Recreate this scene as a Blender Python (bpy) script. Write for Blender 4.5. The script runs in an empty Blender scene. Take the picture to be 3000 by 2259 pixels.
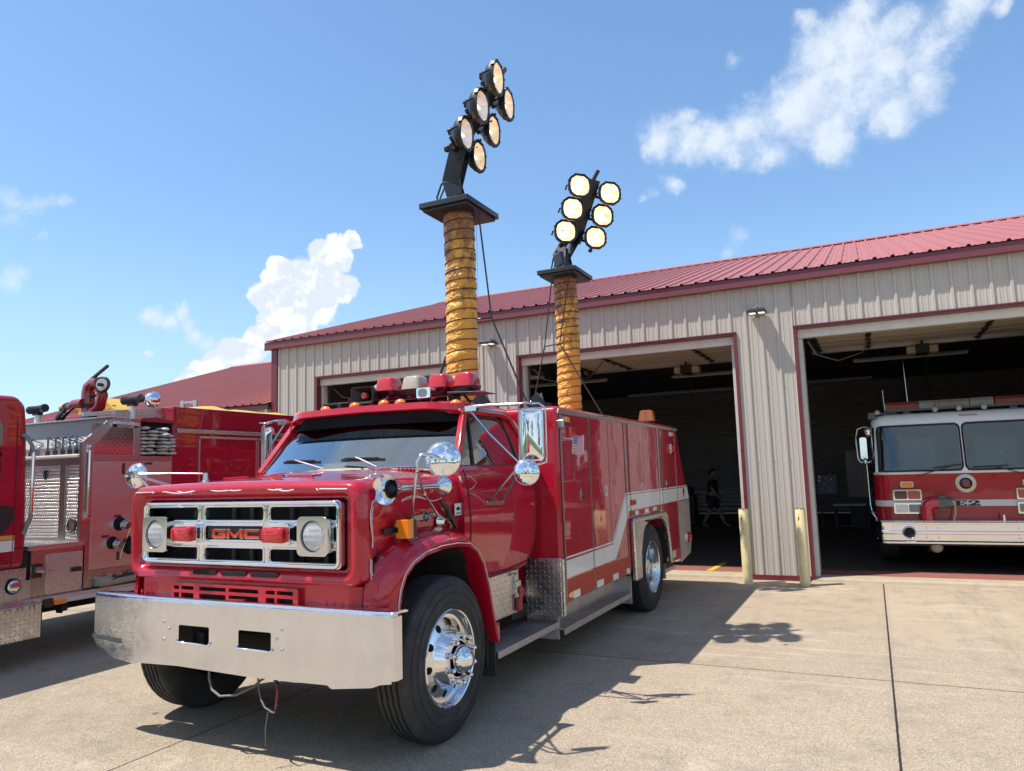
import bpy, math, random
from mathutils import Vector, Matrix, Euler, noise as mnoise
from mathutils.geometry import tessellate_polygon
random.seed(7)
S = bpy.context.scene
COL = S.collection
# ---------------------------------------------------------------- camera
cam = bpy.data.cameras.new("camera"); camo = bpy.data.objects.new("camera", cam); COL.objects.link(camo)
cam.sensor_width = 36; cam.lens = 25.76; cam.clip_start = .05; cam.clip_end = 6000
_r = Vector((0.89803, 0.43891, -0.02996)); _u = Vector((0.07823, -0.0923, 0.99265)); _f = Vector((-0.43292, 0.89378, 0.11722))
_m = Matrix((_r, _u, -_f)).transposed().to_4x4(); _m.translation = Vector((0, 0, 1.68))
camo.matrix_world = _m
S.camera = camo
S.render.engine = 'CYCLES'
S.view_settings.view_transform = 'Standard'; S.view_settings.look = 'None'
S.view_settings.exposure = 0.5; S.view_settings.gamma = 1
S.cycles.max_bounces = 8; S.cycles.glossy_bounces = 5; S.cycles.transparent_max_bounces = 12
S.cycles.sample_clamp_indirect = 6
# ---------------------------------------------------------------- sun
sunv = Vector((-.40, -.27, 1)).normalized()
sl = bpy.data.lights.new("sun", 'SUN'); sl.energy = 4.5; sl.angle = math.radians(.53); sl.color = (1, .94, .86)
so = bpy.data.objects.new("sun", sl); COL.objects.link(so); so.rotation_euler = sunv.to_track_quat('Z', 'Y').to_euler(); so.location = (-20, -15, 50)
# ---------------------------------------------------------------- node helper
class NT:
    def __init__(s, tree): s.t = tree; s.n = tree.nodes; s.l = tree.links
    def new(s, t, **k):
        n = s.n.new(t)
        for a, b in k.items(): setattr(n, a, b)
        return n
    def put(s, node, key, val):
        if val is None: return
        if isinstance(val, bpy.types.NodeSocket): s.l.new(val, node.inputs[key])
        else: node.inputs[key].default_value = val
    def math(s, op, a, b=None, c=None, clamp=False):
        n = s.new('ShaderNodeMath', operation=op); n.use_clamp = clamp
        s.put(n, 0, a); s.put(n, 1, b); s.put(n, 2, c); return n.outputs[0]
    def vm(s, op, a, b=None, scale=None):
        n = s.new('ShaderNodeVectorMath', operation=op)
        s.put(n, 0, a); s.put(n, 1, b)
        if scale is not None: s.put(n, 'Scale', scale)
        return n.outputs['Value'] if op in ('DOT_PRODUCT', 'LENGTH') else n.outputs[0]
    def noise(s, vec, scale, detail=4, rough=.55, dist=0, col=False):
        n = s.new('ShaderNodeTexNoise'); s.put(n, 'Vector', vec); s.put(n, 'Scale', scale); s.put(n, 'Detail', detail); s.put(n, 'Roughness', rough); s.put(n, 'Distortion', dist)
        return n.outputs['Color' if col else 'Fac']
    def mr(s, v, a, b, c=0., d=1., mode='LINEAR'):
        n = s.new('ShaderNodeMapRange', interpolation_type=mode); s.put(n, 0, v); s.put(n, 1, a); s.put(n, 2, b); s.put(n, 3, c); s.put(n, 4, d); return n.outputs[0]
    def mix(s, fac, a, b):
        n = s.new('ShaderNodeMix', data_type='RGBA'); s.put(n, 0, fac); s.put(n, 6, a); s.put(n, 7, b); return n.outputs[2]
# ---------------------------------------------------------------- world : sky with clouds fixed to compass directions
W = bpy.data.worlds.new("World"); S.world = W; W.use_nodes = True
N = NT(W.node_tree); N.n.clear()
sky = N.new('ShaderNodeTexSky', sky_type='NISHITA', sun_disc=False)
sky.sun_elevation = math.asin(sunv.z); sky.sun_rotation = math.atan2(sunv.x, sunv.y)
sky.altitude = 200; sky.air_density = 1.1; sky.dust_density = .6; sky.ozone_density = 2.2
tc = N.new('ShaderNodeTexCoord'); D0 = N.vm('NORMALIZE', tc.outputs['Generated'])
CUM = [(-0.589,0.748,0.304,0.0133),(-0.605,0.738,0.301,0.0157),(-0.623,0.725,0.294,0.0168),(-0.605,0.744,0.283,0.017),(-0.664,0.697,0.27,0.0179),(-0.675,0.692,0.257,0.0131),(-0.651,0.713,0.258,0.027),(-0.63,0.732,0.26,0.0272),(-0.611,0.752,0.246,0.0201),(-0.685,0.691,0.231,0.019),(-0.665,0.712,0.226,0.027),(-0.64,0.735,0.224,0.0273),(-0.677,0.708,0.2,0.0252),(-0.655,0.73,0.195,0.0212),(-0.696,0.695,0.178,0.0191),(-0.718,0.677,0.163,0.0189),(-0.734,0.663,0.148,0.0176),(-0.749,0.648,0.136,0.0145),(-0.762,0.635,0.127,0.0092),(-0.704,0.691,0.161,0.019),(-0.672,0.719,0.179,0.0211)]
SOFT = [(-0.774,0.599,0.204,0.0158),(-0.764,0.614,0.197,0.0148),(-0.753,0.623,0.21,0.0126),(-0.751,0.631,0.195,0.0144),(-0.746,0.64,0.181,0.0162),(-0.737,0.654,0.171,0.0152),(-0.729,0.665,0.16,0.0176),(-0.782,0.603,0.155,0.0057),(-0.716,0.683,0.146,0.0178)]
WISP = [(-0.831,0.459,0.315,0.0143),(-0.825,0.474,0.308,0.0134),(-0.815,0.485,0.318,0.0114),(-0.832,0.468,0.299,0.0134),(-0.824,0.492,0.28,0.0084),(-0.805,0.499,0.322,0.0095),(-0.85,0.474,0.23,0.0134),(-0.799,0.506,0.324,0.0063),(-0.134,0.947,0.292,0.013),(-0.147,0.951,0.273,0.0096),(-0.111,0.868,0.484,0.0089)]
BIG = [(-0.202,0.888,0.414,0.0364),(-0.227,0.89,0.396,0.0131),(-0.236,0.895,0.378,0.0084),(-0.169,0.897,0.41,0.032),(-0.136,0.904,0.405,0.0347),(-0.103,0.906,0.41,0.0399),(-0.059,0.907,0.417,0.0447),(-0.026,0.9,0.435,0.0465),(0.009,0.897,0.441,0.0483),(0.043,0.896,0.442,0.0448),(0.078,0.904,0.42,0.039),(0.089,0.89,0.448,0.0358),(0.022,0.878,0.478,0.0368),(-0.013,0.881,0.473,0.0348),(0.068,0.875,0.479,0.0281),(0.112,0.877,0.467,0.0275),(0.125,0.869,0.479,0.0246),(0.049,0.915,0.4,0.0293),(-0.011,0.923,0.384,0.0276),(-0.085,0.92,0.382,0.0274),(-0.123,0.916,0.382,0.0203),(-0.177,0.885,0.431,0.0174),(-0.03,0.866,0.499,0.015),(0.034,0.863,0.505,0.0206),(0.157,0.871,0.465,0.0121),(-0.202,0.912,0.358,0.0167),(-0.223,0.91,0.349,0.0144),(-0.235,0.909,0.345,0.0109),(-0.187,0.913,0.362,0.0095)]
def warp(amp, scale, detail=5):
    n = N.noise(D0, scale, detail, .62, col=True)
    return N.vm('ADD', D0, N.vm('SCALE', N.vm('SUBTRACT', n, (.5, .5, .5)), scale=amp))
def blobs(vec, lst, grow=1., inner=.3):
    out = None
    for x, y, z, a in lst:
        l = (x*x+y*y+z*z)**.5
        dp = N.vm('DISTANCE', vec, (x/l, y/l, z/l)); nd = dp.node; dp = nd.outputs['Value']
        v = N.mr(dp, a*grow*1.15, a*inner, 0., 1.)
        out = v if out is None else N.math('SMOOTH_MAX', out, v, .25)
    return out
dw1 = N.vm('ADD', warp(.03, 16, 7), N.vm('SCALE', N.vm('SUBTRACT', N.noise(D0, 55, 6, .6, col=True), (.5, .5, .5)), scale=.013)); dw1 = N.vm('ADD', dw1, N.vm('SCALE', N.vm('SUBTRACT', N.noise(D0, 120, 4, .6, col=True), (.5, .5, .5)), scale=.006)); dw2 = warp(.07, 8, 8); dw3 = warp(.05, 16, 6)
b1 = N.mr(blobs(dw1, CUM, 1.05, .5), .16, .46, mode='SMOOTHSTEP')
b2 = blobs(dw1, SOFT, 1.25, .1)
b3 = blobs(dw3, WISP, 1.9, 0.)
b4 = blobs(dw2, BIG, 1.35, .05)
nf = N.noise(warp(.03, 12, 4), 24, 9, .68); nl = N.noise(D0, 7, 6, .6)
g2 = N.mr(b2, .18, .38, 0, 1); g3 = N.mr(b3, .2, .5, 0, 1); g4 = N.mr(b4, .2, .42, 0, 1)
b2 = N.math('MULTIPLY', g2, N.mr(N.math('ADD', b2, N.math('MULTIPLY', N.math('SUBTRACT', nf, .5), 1.1)), .2, .9, mode='SMOOTHSTEP')); b2 = N.math('MULTIPLY', b2, .75)
b3 = N.math('MULTIPLY', g3, N.mr(N.math('ADD', b3, N.math('MULTIPLY', N.math('SUBTRACT', nf, .5), 1.8)), .3, 1.2, mode='SMOOTHSTEP')); b3 = N.math('MULTIPLY', b3, .5)
b4 = N.math('MULTIPLY', g4, N.mr(N.math('ADD', b4, N.math('MULTIPLY', N.math('ADD', N.math('SUBTRACT', nf, .5), N.math('MULTIPLY', N.math('SUBTRACT', nl, .5), .8)), 1.6)), .10, 1.05, mode='SMOOTHSTEP')); b4 = N.math('MULTIPLY', b4, .9)
# scattered fair-weather clouds in the rest of the sky (behind and beside the camera)
gen = N.noise(N.vm('MULTIPLY', D0, (1, 1, 1.8)), 2.6, 8, .6)
front = N.mr(N.vm('DOT_PRODUCT', D0, (-.43, .90, .1)), .25, .62, 1., 0.)
gen = N.math('MULTIPLY', N.mr(gen, .485, .585, mode='SMOOTHSTEP'), N.math('MULTIPLY', front, .85))
haze = N.math('ADD', N.math('MULTIPLY', N.mr(N.vm('DOT_PRODUCT', D0, (0, 0, 1)), .0, .35, 1., 0., 'SMOOTHSTEP'), .42), N.mr(N.vm('DOT_PRODUCT', D0, (0, 0, 1)), .2, .85, .16, .05))
cl = N.math('MAXIMUM', N.math('MAXIMUM', b1, b2), N.math('MAXIMUM', N.math('MAXIMUM', b3, b4), gen))
# cloud brightness : billow relief, brighter on the sun-facing side
off = N.vm('ADD', D0, tuple(v*.012 for v in (-.5, -.2, .75)))
ra = N.noise(D0, 38, 5, .55); rb = N.noise(off, 38, 5, .55)
rel = N.math('MULTIPLY', N.math('SUBTRACT', ra, rb), 1.1)
rel2 = N.math('MULTIPLY', N.math('SUBTRACT', N.noise(D0, 15, 3), N.noise(N.vm('ADD', D0, (-.015, -.006, .022)), 15, 3)), 1.3)
br = N.math('ADD', N.mr(b1, 0, 1, .93, .88), N.math('MULTIPLY', N.math('ADD', rel, rel2), N.mr(b1, 0, 1, .35, .95)))
br = N.math('MINIMUM', N.math('MAXIMUM', br, .72), 1.08)
cc = N.mix(N.mr(br, .80, 1.0, 0, 1, 'SMOOTHSTEP'), N.mix(b1, (4.7, 5.3, 6.1, 1), (4.9, 5.4, 6.1, 1)), N.mix(b1, (5.4, 5.9, 6.5, 1), (6.1, 6.3, 6.6, 1)))
ccol = cc
hs = N.new('ShaderNodeHueSaturation'); N.put(hs, 'Color', sky.outputs[0]); N.put(hs, 'Saturation', 1.12); N.put(hs, 'Value', 1.15)
skyc = N.vm('MULTIPLY', N.mix(haze, hs.outputs[0], (3.6, 4.8, 6.2, 1)), (.95, 1.03, 1.07))
fin = N.mix(cl, skyc, ccol)
bg = N.new('ShaderNodeBackground'); N.put(bg, 'Color', fin); N.put(bg, 'Strength', .115)
wo = N.new('ShaderNodeOutputWorld'); N.l.new(bg.outputs[0], wo.inputs[0])
W.cycles.sampling_method = 'MANUAL'; W.cycles.sample_map_resolution = 512
# ---------------------------------------------------------------- materials
MATS = {}
def mat(name, col=(.5, .5, .5), rough=.5, metal=0., coat=0., var=0., vscale=3., bump=0., bscale=40., emit=None, es=0., spec=.5, dirt=None, dscale=6., rvar=0.):
    if name in MATS: return MATS[name]
    m = bpy.data.materials.new(name); m.use_nodes = True; t = NT(m.node_tree); b = t.n['Principled BSDF']
    c4 = (*col, 1)
    tcn = t.new('ShaderNodeTexCoord'); oc = tcn.outputs['Object']
    c = c4
    if var: 
        c = t.mix(t.noise(oc, vscale, 6, .6), tuple(max(0, x*(1-var)) for x in col)+(1,), tuple(min(1, x*(1+var)) for x in col)+(1,))
    if dirt: c = t.mix(t.mr(t.noise(oc, dscale, 7, .65), .5, .72, 0, dirt[3]), c if not isinstance(c, tuple) else c, (*dirt[:3], 1))
    t.put(b, 'Base Color', c); t.put(b, 'Roughness', rough); t.put(b, 'Metallic', metal); t.put(b, 'Coat Weight', coat); t.put(b, 'Coat Roughness', .03)
    t.put(b, 'Specular IOR Level', spec)
    if rvar: t.put(b, 'Roughness', t.mr(t.noise(oc, 9, 6, .65), .3, .75, max(.01, rough-rvar), rough+rvar))
    if bump:
        bn = t.new('ShaderNodeBump'); t.put(bn, 'Strength', 1); t.put(bn, 'Distance', bump); t.put(bn, 'Height', t.noise(oc, bscale, 4, .6)); t.l.new(bn.outputs[0], b.inputs['Normal'])
    if emit: t.put(b, 'Emission Color', (*emit, 1)); t.put(b, 'Emission Strength', es)
    MATS[name] = m; return m
def thin_glass(name, tint, rough=0., refl=1.):
    m = bpy.data.materials.new(name); m.use_nodes = True; t = NT(m.node_tree); t.n.clear()
    tr = t.new('ShaderNodeBsdfTransparent'); t.put(tr, 'Color', (*tint, 1))
    gl = t.new('ShaderNodeBsdfGlossy'); t.put(gl, 'Roughness', rough); t.put(gl, 'Color', (.86, .97, 1, 1))
    fr = t.new('ShaderNodeFresnel'); t.put(fr, 'IOR', 1.52)
    f = t.math('MINIMUM', t.math('MULTIPLY', fr.outputs[0], 1.9*refl), 1.)
    mx = t.new('ShaderNodeMixShader'); t.l.new(f, mx.inputs[0]); t.l.new(tr.outputs[0], mx.inputs[1]); t.l.new(gl.outputs[0], mx.inputs[2])
    o = t.new('ShaderNodeOutputMaterial'); t.l.new(mx.outputs[0], o.inputs[0]); MATS[name] = m; return m
def uv(t):
    n = t.new('ShaderNodeUVMap'); n.uv_map = 'uv'; return n.outputs[0]
def treadplate(name, col, rough, cell=.042, metal=1.):
    m = bpy.data.materials.new(name); m.use_nodes = True; t = NT(m.node_tree); b = t.n['Principled BSDF']
    p = t.vm('SCALE', uv(t), scale=1/cell); sp = t.new('ShaderNodeSeparateXYZ'); t.l.new(p, sp.inputs[0])
    fx, fy = t.math('FLOOR', sp.outputs[0]), t.math('FLOOR', sp.outputs[1])
    par = t.math('FLOORED_MODULO', t.math('ADD', fx, fy), 2.); sg = t.math('SUBTRACT', t.math('MULTIPLY', par, 2.), 1.)
    qx = t.math('SUBTRACT', t.math('FRACT', sp.outputs[0]), .5); qy = t.math('SUBTRACT', t.math('FRACT', sp.outputs[1]), .5)
    a = t.math('ADD', qx, t.math('MULTIPLY', qy, sg)); c = t.math('SUBTRACT', qy, t.math('MULTIPLY', qx, sg))
    e = t.math('ADD', t.math('POWER', t.math('DIVIDE', a, .62), 2.), t.math('POWER', t.math('DIVIDE', c, .2), 2.))
    h = t.mr(e, 1., .3, 0., 1., 'SMOOTHSTEP')
    tcn = t.new('ShaderNodeTexCoord'); nz = t.noise(tcn.outputs['Object'], 5, 6, .65)
    bn = t.new('ShaderNodeBump'); t.put(bn, 'Strength', .9); t.put(bn, 'Distance', .008); t.put(bn, 'Height', h); t.l.new(bn.outputs[0], b.inputs['Normal'])
    t.put(b, 'Base Color', t.mix(t.mr(nz, .35, .7), (*col, 1), (*[x*.72 for x in col], 1))); t.put(b, 'Metallic', metal)
    t.put(b, 'Roughness', t.mr(nz, .3, .7, rough*.8, rough*1.3)); MATS[name] = m; return m
def dimples(name):
    m = bpy.data.materials.new(name); m.use_nodes = True; t = NT(m.node_tree); b = t.n['Principled BSDF']
    p = t.vm('MULTIPLY', uv(t), (1/.031, 1/.036, 1)); sp = t.new('ShaderNodeSeparateXYZ'); t.l.new(p, sp.inputs[0])
    fy = t.math('FLOOR', sp.outputs[1]); sx = t.math('ADD', sp.outputs[0], t.math('MULTIPLY', t.math('FLOORED_MODULO', fy, 2.), .5))
    qx = t.math('SUBTRACT', t.math('FRACT', sx), .5); qy = t.math('SUBTRACT', t.math('FRACT', sp.outputs[1]), .5)
    e = t.math('SQRT', t.math('ADD', t.math('POWER', qx, 2.), t.math('POWER', qy, 2.)))
    h = t.mr(e, .42, .05, 0., 1., 'SMOOTHSTEP')
    bn = t.new('ShaderNodeBump'); t.put(bn, 'Strength', 1.); t.put(bn, 'Distance', .011); t.put(bn, 'Height', h); t.l.new(bn.outputs[0], b.inputs['Normal'])
    t.put(b, 'Base Color', (.66, .64, .62, 1)); t.put(b, 'Metallic', 1.); t.put(b, 'Roughness', .22); MATS[name] = m; return m
def paint(name, col, wav=.0012, wscale=2.2, rough=.28, coat=1.):
    m = bpy.data.materials.new(name); m.use_nodes = True; t = NT(m.node_tree); b = t.n['Principled BSDF']
    tcn = t.new('ShaderNodeTexCoord'); oc = tcn.outputs['Object']
    dust = t.mr(t.noise(oc, 2.2, 9, .62), .35, .9, 0., .02)
    t.put(b, 'Base Color', t.mix(dust, (*col, 1), (.42, .36, .32, 1))); t.put(b, 'Roughness', t.mr(t.noise(oc, 5, 7, .7), .3, .8, rough*.8, rough*1.5))
    t.put(b, 'Specular IOR Level', .12); t.put(b, 'Coat Weight', coat); t.put(b, 'Coat Roughness', t.mr(t.noise(oc, 4, 9, .65), .3, .9, .012, .05)); t.put(b, 'Coat IOR', 1.55)
    bn = t.new('ShaderNodeBump'); t.put(bn, 'Strength', 1); t.put(bn, 'Distance', wav*8); t.put(bn, 'Height', t.noise(oc, wscale, 2, .4))
    t.l.new(bn.outputs[0], b.inputs['Normal']); t.l.new(bn.outputs[0], b.inputs['Coat Normal'])
    MATS[name] = m; return m
def brushed(name, col, rough, wav=0.):
    m = bpy.data.materials.new(name); m.use_nodes = True; t = NT(m.node_tree); b = t.n['Principled BSDF']
    tcn = t.new('ShaderNodeTexCoord'); oc = tcn.outputs['Object']
    st = t.noise(t.vm('MULTIPLY', oc, (6, 6, 90)), 2., 5, .6); bl = t.noise(oc, 4, 8, .7); sc = t.noise(t.vm('MULTIPLY', oc, (3, 3, 14)), 9., 9, .75)
    t.put(b, 'Metallic', 1.); t.put(b, 'Base Color', t.mix(t.mr(t.math('ADD', bl, t.math('MULTIPLY', sc, .35)), .45, .95), (*col, 1), (*[x*.80 for x in col], 1)))
    t.put(b, 'Roughness', t.mr(bl, .3, .75, rough*.85, rough*1.25))
    bn = t.new('ShaderNodeBump'); t.put(bn, 'Strength', 1); t.put(bn, 'Distance', .0005); hh_ = t.math('ADD', st, t.noise(oc, 3, 2, .4))
    if wav: hh_ = t.math('ADD', hh_, t.math('MULTIPLY', t.noise(t.vm('MULTIPLY', oc, (1, 1, 1.6)), 5, 4, .55), wav/.0005))
    t.put(bn, 'Height', hh_)
    t.l.new(bn.outputs[0], b.inputs['Normal']); MATS[name] = m; return m
RED = paint('red_paint', (.42, .004, .022), .0006); RED2 = paint('red_paint_engine', (.34, .008, .025), .0008, 1.6)
RED3 = paint('red_paint_garaged', (.40, .010, .025), .0006, 1.6)
WHITE = paint('white_paint', (.78, .78, .76), .0005, 2, .3)
CHROME = mat('chrome', (.80, .81, .83), .045, 1., rvar=.025, bump=.0004, bscale=9)
WHEELM = mat('polished_alloy', (.78, .78, .79), .13, 1., rvar=.04)
CHROMED = mat('dull_chrome', (.62, .62, .63), .16, 1., rvar=.06)
BUMP = brushed('polished_bumper', (.76, .78, .82), .06, wav=.003)
STEEL = brushed('stainless_panel', (.50, .48, .46), .26)
ALU = mat('aluminium_trim', (.60, .60, .60), .34, 1., var=.15, rvar=.08)
TREAD = treadplate('tread_plate', (.70, .69, .68), .28); TREAD_S = treadplate('tread_plate_dull', (.62, .61, .60), .42)
DIMP = dimples('dimpled_steel')
RUBBER = mat('tyre_rubber', (.028, .028, .029), .78, var=.3, vscale=7, bump=.0006, bscale=90, dirt=(.12, .11, .10, .35), dscale=5)
BLACK = mat('black_plastic', (.018, .018, .02), .42, var=.3)
BLKPAINT = mat('black_enamel', (.012, .014, .018), .42, coat=.15, var=.3, dirt=(.05, .045, .04, .3))
DARK = mat('dark_void', (.006, .006, .007), .9)  # near-black stand-in for shade inside slots, recesses and openings
UNDER = mat('underbody_grime', (.02, .018, .017), .8, var=.5, vscale=5)
GLASS = thin_glass('window_glass', (.66, .80, .80), refl=2.3); GLASS_D = thin_glass('dark_window_glass', (.018, .02, .024), refl=2.2); GLASS_G = thin_glass('garaged_glass', (.62, .74, .74), refl=1.15); GLASS_C = thin_glass('lens_glass', (.95, .95, .95), .02)
SMOKE = thin_glass('smoked_visor', (.05, .055, .06), refl=.25)
WHITEDEC = mat('white_reflective_tape', (.66, .655, .62), .35, coat=.5, var=.06); ORANGEDEC = mat('orange_reflective_tape', (.40, .050, .028), .5, spec=.25, var=.1)
REDLENS = mat('red_lens', (.50, .004, .012), .08, coat=1, var=.1, vscale=20, bump=.0006, bscale=60)
AMBER = mat('amber_lens', (.85, .24, .006), .12, coat=1, bump=.0012, bscale=110); CLEARLENS = mat('clear_lens', (.40, .36, .27), .1, coat=1, var=.25, vscale=14, bump=.0008, bscale=80)
ORANGEL = mat('orange_marker_lens', (.85, .17, .01), .2, coat=.6)
# ---------------------------------------------------------------- mesh builder
class MB:
    def __init__(s): s.v = []; s.f = []; s.m = []; s.mats = []; s.cur = 0
    def use(s, m):
        if m not in s.mats: s.mats.append(m)
        s.cur = s.mats.index(m); return s
    def add(s, vs, fs):
        o = len(s.v); s.v += [tuple(p) for p in vs]
        for f in fs: s.f.append(tuple(i+o for i in f)); s.m.append(s.cur)
        return s
    def box(s, x0, x1, y0, y1, z0, z1):
        vs = [(x, y, z) for z in (z0, z1) for y in (y0, y1) for x in (x0, x1)]
        return s.add(vs, [(0, 2, 3, 1), (4, 5, 7, 6), (0, 1, 5, 4), (2, 6, 7, 3), (0, 4, 6, 2), (1, 3, 7, 5)])
    def obox(s, c, ax, ay, az, hx, hy, hz):
        c, ax, ay, az = map(Vector, (c, ax, ay, az)); vs = [c+ax*hx*i+ay*hy*j+az*hz*k for k in (-1, 1) for j in (-1, 1) for i in (-1, 1)]
        return s.add(vs, [(0, 2, 3, 1), (4, 5, 7, 6), (0, 1, 5, 4), (2, 6, 7, 3), (0, 4, 6, 2), (1, 3, 7, 5)])
    def beam(s, p0, p1, w, h, up=(0, 0, 1)):
        p0, p1 = Vector(p0), Vector(p1); d = (p1-p0); L = d.length; d.normalize(); r = d.cross(Vector(up))
        if r.length < 1e-4: r = d.cross(Vector((1, 0, 0)))
        r.normalize(); u = r.cross(d)
        return s.obox((p0+p1)/2, r, d, u, w/2, L/2, h/2)
    def loft(s, rings, closed=True, cap0=False, cap1=False, flip=False):
        n = len(rings[0]); vs = [p for r in rings for p in r]; fs = []
        for i in range(len(rings)-1):
            for j in range(n if closed else n-1):
                a, b = i*n+j, i*n+(j+1) % n; q = (a, b, b+n, a+n); fs.append(q[::-1] if flip else q)
        if cap0: fs.append(tuple(range(n))[::1 if flip else -1])
        if cap1: k = (len(rings)-1)*n; fs.append(tuple(range(k, k+n))[::-1 if flip else 1])
        return s.add(vs, fs)
    def frame(s, ax):
        ax = Vector(ax).normalized(); t = Vector((0, 0, 1)) if abs(ax.z) < .9 else Vector((1, 0, 0)); a = ax.cross(t).normalized(); return a, ax.cross(a), ax
    def lathe(s, o, ax, prof, n=32, cap0=False, cap1=False, start=0):
        a, b, ax = s.frame(ax); o = Vector(o)
        return s.loft([[o+ax*h+(a*math.cos(start+2*math.pi*i/n)+b*math.sin(start+2*math.pi*i/n))*r for i in range(n)] for r, h in prof], True, cap0, cap1)
    def cyl(s, p0, p1, r0, r1=None, n=20, cap=True):
        p0, p1 = Vector(p0), Vector(p1); r1 = r0 if r1 is None else r1
        return s.lathe(p0, p1-p0, [(r0, 0), (r1, (p1-p0).length)], n, cap, cap)
    def sphere(s, c, r, n=16, sc=(1, 1, 1), ax=(0, 0, 1), half=False):
        k = n//2; pr = [(math.sin(math.pi*i/k), -math.cos(math.pi*i/k)) for i in range(k+1)]
        if half: pr = [p for p in pr if p[1] > -1e-6]
        a, b, ax = s.frame(ax); c = Vector(c)
        pr = [(max(x, 1e-4), y) for x, y in pr]
        return s.loft([[c+ax*h*r*sc[2]+(a*math.cos(2*math.pi*i/n)*sc[0]+b*math.sin(2*math.pi*i/n)*sc[1])*q*r for i in range(n)] for q, h in pr], True, half, False)
    def tube(s, pts, r, n=8, closed=False, cap=True, rs=None):
        P = [Vector(p) for p in pts]; K = len(P); rings = []; prev = None
        for i in range(K):
            if closed: d = P[(i+1) % K]-P[i-1]
            else: d = P[min(i+1, K-1)]-P[max(i-1, 0)]
            d.normalize()
            if prev is None:
                t = Vector((0, 0, 1)) if abs(d.z) < .9 else Vector((1, 0, 0)); a = d.cross(t).normalized()
            else: a = (prev-d*prev.dot(d)).normalized()
            prev = a; b = d.cross(a); rr = rs[i] if rs else r
            rings.append([P[i]+(a*math.cos(2*math.pi*j/n)+b*math.sin(2*math.pi*j/n))*rr for j in range(n)])
        if closed: rings.append(rings[0])
        return s.loft(rings, True, cap and not closed, cap and not closed)
    def prism(s, poly, fn, d0, d1, holes=()):
        """2D polygon (with holes) extruded; fn(a, b, d) gives the 3D point"""
        loops = [list(poly)]+[list(h) for h in holes]
        flat = [p for l in loops for p in l]
        tris = tessellate_polygon([[Vector((a, b, 0)) for a, b in l] for l in loops])
        n = len(flat); vs = [fn(a, b, d0) for a, b in flat]+[fn(a, b, d1) for a, b in flat]; fs = []
        for t in tris:
            (x0, y0), (x1, y1), (x2, y2) = (flat[i] for i in t)
            ar = (x1-x0)*(y2-y0)-(x2-x0)*(y1-y0)
            if abs(ar) < 1e-12: continue
            t = t if ar > 0 else (t[2], t[1], t[0])
            fs.append(tuple(i+n for i in t)); fs.append((t[2], t[1], t[0]))
        k = 0
        for li, l in enumerate(loops):
            A = sum(l[i][0]*l[(i+1) % len(l)][1]-l[(i+1) % len(l)][0]*l[i][1] for i in range(len(l)))
            for i in range(len(l)):
                a, b = k+i, k+(i+1) % len(l); q = (a, b, b+n, a+n)
                fs.append(q if (A > 0) == (li == 0) else q[::-1])
            k += len(l)
        return s.add(vs, fs)
    def build(s, name, m=None, parent=None, smooth=None, bevel=0, bseg=2, label=None, recalc=True, weld=False):
        me = bpy.data.meshes.new(name); me.from_pydata(s.v, [], s.f)
        if m is not None and not s.mats: s.mats = [m]
        for x in s.mats: me.materials.append(x)
        me.polygons.foreach_set('material_index', s.m)
        if recalc or weld:
            import bmesh
            bm = bmesh.new(); bm.from_mesh(me)
            if weld: bmesh.ops.remove_doubles(bm, verts=bm.verts, dist=1e-5)
            bmesh.ops.recalc_face_normals(bm, faces=bm.faces); bm.to_mesh(me); bm.free()
        l = me.uv_layers.new(name='uv').data; V = me.vertices
        for p in me.polygons:
            nx, ny, nz = map(abs, p.normal)
            for li in p.loop_indices:
                c = V[me.loops[li].vertex_index].co
                l[li].uv = (c.y, c.z) if nx >= ny and nx >= nz else ((c.x, c.z) if ny >= nz else (c.x, c.y))
        o = bpy.data.objects.new(name, me); COL.objects.link(o)
        if smooth:
            me.polygons.foreach_set('use_smooth', [True]*len(me.polygons)); me.set_sharp_from_angle(angle=math.radians(smooth))
        if bevel:
            if not smooth: me.polygons.foreach_set('use_smooth', [True]*len(me.polygons)); me.set_sharp_from_angle(angle=math.radians(35))
            b = o.modifiers.new('bevel', 'BEVEL'); b.width = bevel; b.segments = bseg; b.limit_method = 'ANGLE'; b.angle_limit = math.radians(35); b.harden_normals = True
            b.use_clamp_overlap = True
        if parent is not None: o.parent = parent
        if label: o['label'] = label
        return o
def _split(self):
    n = len(self.v); par = list(range(n))
    def find(a):
        while par[a] != a: par[a] = par[par[a]]; a = par[a]
        return a
    for f in self.f:
        r = find(f[0])
        for i in f[1:]:
            q = find(i)
            if q != r: par[q] = r
    groups = {}
    for f, m in zip(self.f, self.m): groups.setdefault(find(f[0]), []).append((f, m))
    out = []
    for fs in groups.values():
        b = MB(); b.mats = list(self.mats); mp = {}
        for f, m in fs:
            g = []
            for i in f:
                if i not in mp: mp[i] = len(b.v); b.v.append(self.v[i])
                g.append(mp[i])
            b.f.append(tuple(g)); b.m.append(m)
        out.append(b)
    return out
def each(mb, name, m=None, parent=None, **k):
    """every separate piece becomes an object of its own"""
    return [b.build(name, m, parent, **k) for b in _split(mb)]
def rrect(cx, cy, w, h, r, n=4):
    out = []
    for k, (sx, sy) in enumerate(((1, 1), (-1, 1), (-1, -1), (1, -1))):
        for i in range(n+1):
            a = math.pi/2*k+math.pi/2*i/n; out.append((cx+sx*(w/2-r)+r*math.cos(a), cy+sy*(h/2-r)+r*math.sin(a)))
    return out
def ngon(cx, cy, rx, ry=None, n=24, st=0):
    ry = ry or rx; return [(cx+rx*math.cos(st+2*math.pi*i/n), cy+ry*math.sin(st+2*math.pi*i/n)) for i in range(n)]
FY = lambda a, b, d: (a, d, b)        # polygon in x-z, depth along y
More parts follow.
